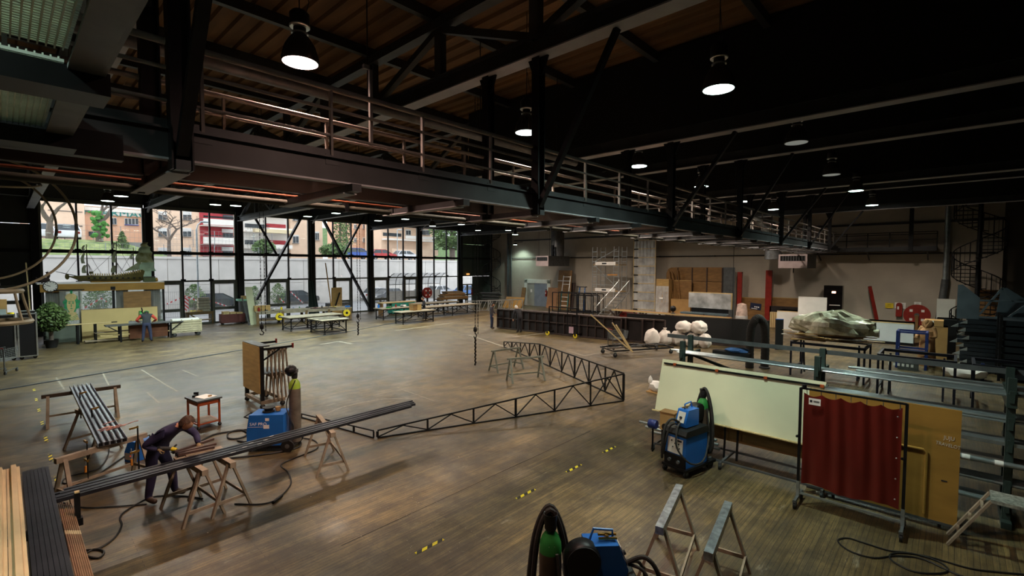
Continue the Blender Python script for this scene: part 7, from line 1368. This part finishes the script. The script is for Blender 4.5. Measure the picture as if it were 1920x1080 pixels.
for i, (x, y, l, rz_, lab) in enumerate(((12.3, 35.3, 1.0, -.15, 'plywood box board on the left end of the long workbench'), (14.2, 34.9, 2.6, -.1, 'flat sheet lying in the middle of the long workbench'), (16.6, 34.7, 2.4, .15, 'pale batten lying across the right of the long workbench'), (16.2, 34.3, 1.8, -.2, 'dark batten lying on the right of the long workbench'))): q = Thing('bench_board', lab, 'board', (x, y, .925), rz_); q.bb('board', (PLY, BTOP, PINE, BLKR)[i], -l/2, -.15 if i != 1 else -.4, 0, l/2, .15 if i != 1 else .4, .38 if i == 0 else .05); q.bb('board_end', PLYD, l/2, -.1, 0, l/2+.004, .1, .05)
q = Thing('broom_pole', 'long brown pole standing upright behind the long workbench', 'pole', (17.5, 35.4, 0)); q.bar('pole', PLYY, V(0, 0, 0), V(-.25, .6, 4.3), .06); q.bb('pole_foot', BLACKST, -.05, -.05, 0, .05, .05, .08)
q = Thing('plywood_offcut', 'narrow upright plywood sheet in the fourth window bay', 'plywood', (18.2, 37.0, 0)); q.bb('sheet', PLY, 0, 0, .0, .9, .04, 2.3); q.bb('grey_box', GREYST, -.3, .05, 0, 1.6, .5, 1.05); q.bar('black_strip', BLACKST, V(.2, -.1, .6), V(.6, -.2, 1.9), .1)
q = Thing('green_drape', 'dark green drape hanging at the column behind the long workbench', 'drape', (16.5, 37.4, 0)); q.part('cloth', mat('dark green cloth', '23302c', .9, 0, .2, 3), MB().grid(lambda u, v: (u*(.9-.5*v), .08*math.sin(u*16), v*2.9), 24, 3)); q.bb('drape_rail', BLACKST, 0, -.03, 2.9, .5, .03, 2.95)
# wheeled steel tables
def wheeled(label, a, b, W, h=.88, m=None):
    a = Vector((a[0], a[1], 0)); b = Vector((b[0], b[1], 0)); d = b-a; L = d.length; t = Thing('wheeled_table', label, 'table', a, math.atan2(d.y, d.x)); t.bb('table_top', m or BTOP, -.08, -.06, h-.05, L+.08, W+.06, h); t.bb('top_frame', BLACKST, 0, 0, h-.12, L, W, h-.05)
    n = 2 if L < 3.4 else 3
    for i in range(n):
        x = .1+i*(L-.2)/(n-1)
        for y in (.05, W-.05): t.bar('leg', BLACKST, V(x, y, .1), V(x, y, h-.1), .06); caster(t, (x, y), .06)
        t.bar('end_bar', BLACKST, V(x, .05, .16), V(x, W-.05, .16), .05)
        if i < n-1:
            x2 = .1+(i+1)*(L-.2)/(n-1); xm = (x+x2)/2
            for y in (.05, W-.05): t.bar('brace', BLACKST, V(x, y, .16), V(xm, y, h-.12), .035); t.bar('brace', BLACKST, V(x2, y, .16), V(xm, y, h-.12), .035); t.bar('low_rail', BLACKST, V(x, y, .16), V(x2, y, .16), .04)
    return t
wheeled('dusty wheeled table in front of the long workbench', (12.0, 29.9), (15.4, 30.0), 1.3); wheeled('wheeled table carrying two black strips', (12.75, 27.0), (14.3, 27.0), 1.9, .88)
for i in range(2): q = Thing('rubber_strip', ['near', 'far'][i]+' black rubber strip hanging over the edge of the wheeled table', 'strip', (12.8, 27.5+i*.7, .885), R(6)); q.bb('strip', RUBBER, 0, 0, 0, 1.6, .22, .02); q.bb('hanging_end', RUBBER, 1.6, 0, -.3, 1.62, .22, .02)
w1 = wheeled('left wheeled table with tools beside the green cabinet', (19.3, 31.2), (22.0, 31.2), 1.1); clutter(w1, 6, 2.7, 1.1, .88, 'the left wheeled table by the green cabinet', 'items on the left wheeled table', 2); w2 = wheeled('nearer wheeled table with a brown crate on it', (18.8, 27.9), (21.6, 27.9), 1.0)
wheeled('long wheeled table reaching to the right', (22.4, 30.0), (27.8, 30.0), 1.2); wheeled('rear wheeled table below the red hose reel', (23.9, 33.2), (28.4, 33.2), 1.4)
q = Thing('wood_crate', 'small brown crate on the nearer wheeled table', 'crate', (20.0, 28.3, .88)); q.bb('crate_body', PLYD, 0, 0, 0, .7, .5, .42); q.bb('crate_front', PLY, .35, -.02, 0, .7, 0, .42); q.bb('crate_rim', SAWD, -.02, -.02, .42, .72, .52, .46)
q = Thing('green_cabinet', 'low teal green cabinet with a wooden top by the window', 'cabinet', (22.2, 34.4, 0)); TEAL = mat('teal green panel', '1f8070', .6, 0, .1, 2); q.bb('carcass', TEAL, 0, 0, .1, 2.3, .7, .98); q.bb('worktop', PINE, -1.0, -.05, .98, 2.4, .75, 1.05); q.bb('side_leg', PLYD, -.95, 0, 0, -.85, .6, .98); q.bb('door_gap', BLACKST, 1.14, -.005, .15, 1.16, 0, .95); q.bb('plinth', BLACKST, .05, .05, 0, 2.25, .65, .1)
person('person in black standing behind the wheeled table with the crate', (21.9, 29.6, 0), R(150), ground_pose(head=(.1, 0, 1.6), wrl=(.25, .18, 1.05), wrr=(.25, -.18, 1.05)), (BLKV, BLKV, SHOE, SKIN, SKIN), HAIRD, (R(25), 0), 1.0)
p = GY(802, 549, 36.6); t = reel((p.x, 36.6, p.z), .5, 'round red hose reel at the window beside the column', R(90)); t.bar('stand', BLACKST, V(.1, 0, -p.z), V(.1, 0, 0), .1); t.bar('stand_arm', BLACKST, V(.1, 0, 0), V(1.0, .3, .2), .06)
for i in range(7): q = Thing('timber_plank', f'rough plank in the timber stack by the last window, {["lowest", "second", "third", "fourth", "fifth", "sixth", "topmost"][i]}', 'plank', (29.5+.1*(i % 3), 35.4, .9+i*.11), R(-3+2*(i % 3)), group='timber stack by the window'); l = 3.4-.25*i; q.bb('plank', (SAWD, PLYD, SAWWOOD)[i % 3], -l/2, -.4, 0, l/2, .4, .1); q.bb('plank_end', PINE, l/2, -.38, .01, l/2+.004, .38, .09)
t = Thing('timber_trestle', 'low black trestle rack under the timber stack', 'trestle', (29.5, 35.4, 0))
for x in (-1.4, 1.4): t.bb('bearer', BLACKST, x-.06, -.5, .8, x+.06, .5, .9); t.bb('leg', BLACKST, x-.05, -.45, 0, x+.05, -.35, .8); t.bb('leg', BLACKST, x-.05, .35, 0, x+.05, .45, .8)
for i in range(5):
    q = Thing('white_truss', f'pale aluminium truss frame standing by the dark corner, {["leftmost", "second", "middle", "fourth", "rightmost"][i]}', 'truss', (28.6+i*1.05, 31.4-.35*i, 0), R(-35), group='pale truss frames'); 
    for z in (.1, .95): q.bar('chord', ALU, V(-.6, 0, z), V(.6, 0, z), .05)
    for x in (-.6, -.2, .2): q.bar('lacing', ALU, V(x, 0, .1), V(x+.4, 0, .95), .035)
    for x in (-.6, .6): q.bar('end_post', ALU, V(x, 0, 0), V(x, 0, 1.0), .05)
    q.bar('rear_chord', ALU, V(-.6, .5, .95), V(.6, .5, .95), .05); q.bar('rear_post', ALU, V(-.6, .5, 0), V(-.6, .5, .95), .05); q.bar('tie', ALU, V(-.6, 0, .95), V(-.6, .5, .95), .04)
p = GY(897, 543, YW-.25); extinguisher((p.x-.9, YW-.2, 1.0), 'red extinguisher in the dark corner bay')
# ================================================================== chain hoists
def hoist(px, pyb, z, label, rope=False):
    p = G(px, pyb, z); t = Thing('chain_hoist', label, 'hoist', p); h = 9.48-z; t.bb('roof_block', BLACKST, -.1, -.1, h, .22, .1, 9.575-z)
    if rope: t.tube('rope', RUBBER, (0, 0, 0), (0, 0, h), .012, 5); t.tube('rope_end', BLACKST, (0, 0, -.1), (0, 0, 0), .025, 6); return t
    for dx in (0, .12):
        mb = MB(); n = int(h/.11)
        for i in range(n):
            zz = (.28 if dx == 0 else .05)+i*.11
            if zz < h: mb.bar((dx, 0, zz), (dx, 0, zz+.09), .022 if i % 2 else .012, .012 if i % 2 else .022)
        t.part('chain', BLACKST, mb, kind='stuff', smooth=False)
    t.part('hook_block', BLACKST, MB().lathe([(.02, .12), (.06, .16), (.06, .24), (.03, .3)], 12)); t.part('hook', BLACKST, MB().path([(0, 0, .14), (.0, 0, .08), (.06, 0, .02), (.03, 0, -.05), (-.04, 0, -.04), (-.06, 0, .0)], .018, 8)); return t
hoist(491, 625, 1.9, 'chain hoist hook just above the rolling plywood rack'); h2 = hoist(671, 602, 1.8, 'chain hoist hook with a dangling chain end in the window light'); h3 = hoist(891, 630, 1.85, 'chain hoist hook with a long chain end in the middle of the hall'); hoist(1372, 640, .9, 'thin dark rope hanging in front of the white sacks', True)
for hh, l in ((h2, .55), (h3, .95)):
    mb = MB()
    for i in range(int(l/.06)): mb.bar((.02*(i % 2), 0, -.05-i*.06), (.02*(i % 2), .01, -.11-i*.06), .05, .03)
    hh.part('chain_tail', BLACKST, mb, kind='stuff', smooth=False)
# the scratch scene goes
for o in list(TMP.collection.objects): bpy.data.objects.remove(o)
bpy.data.scenes.remove(TMP)
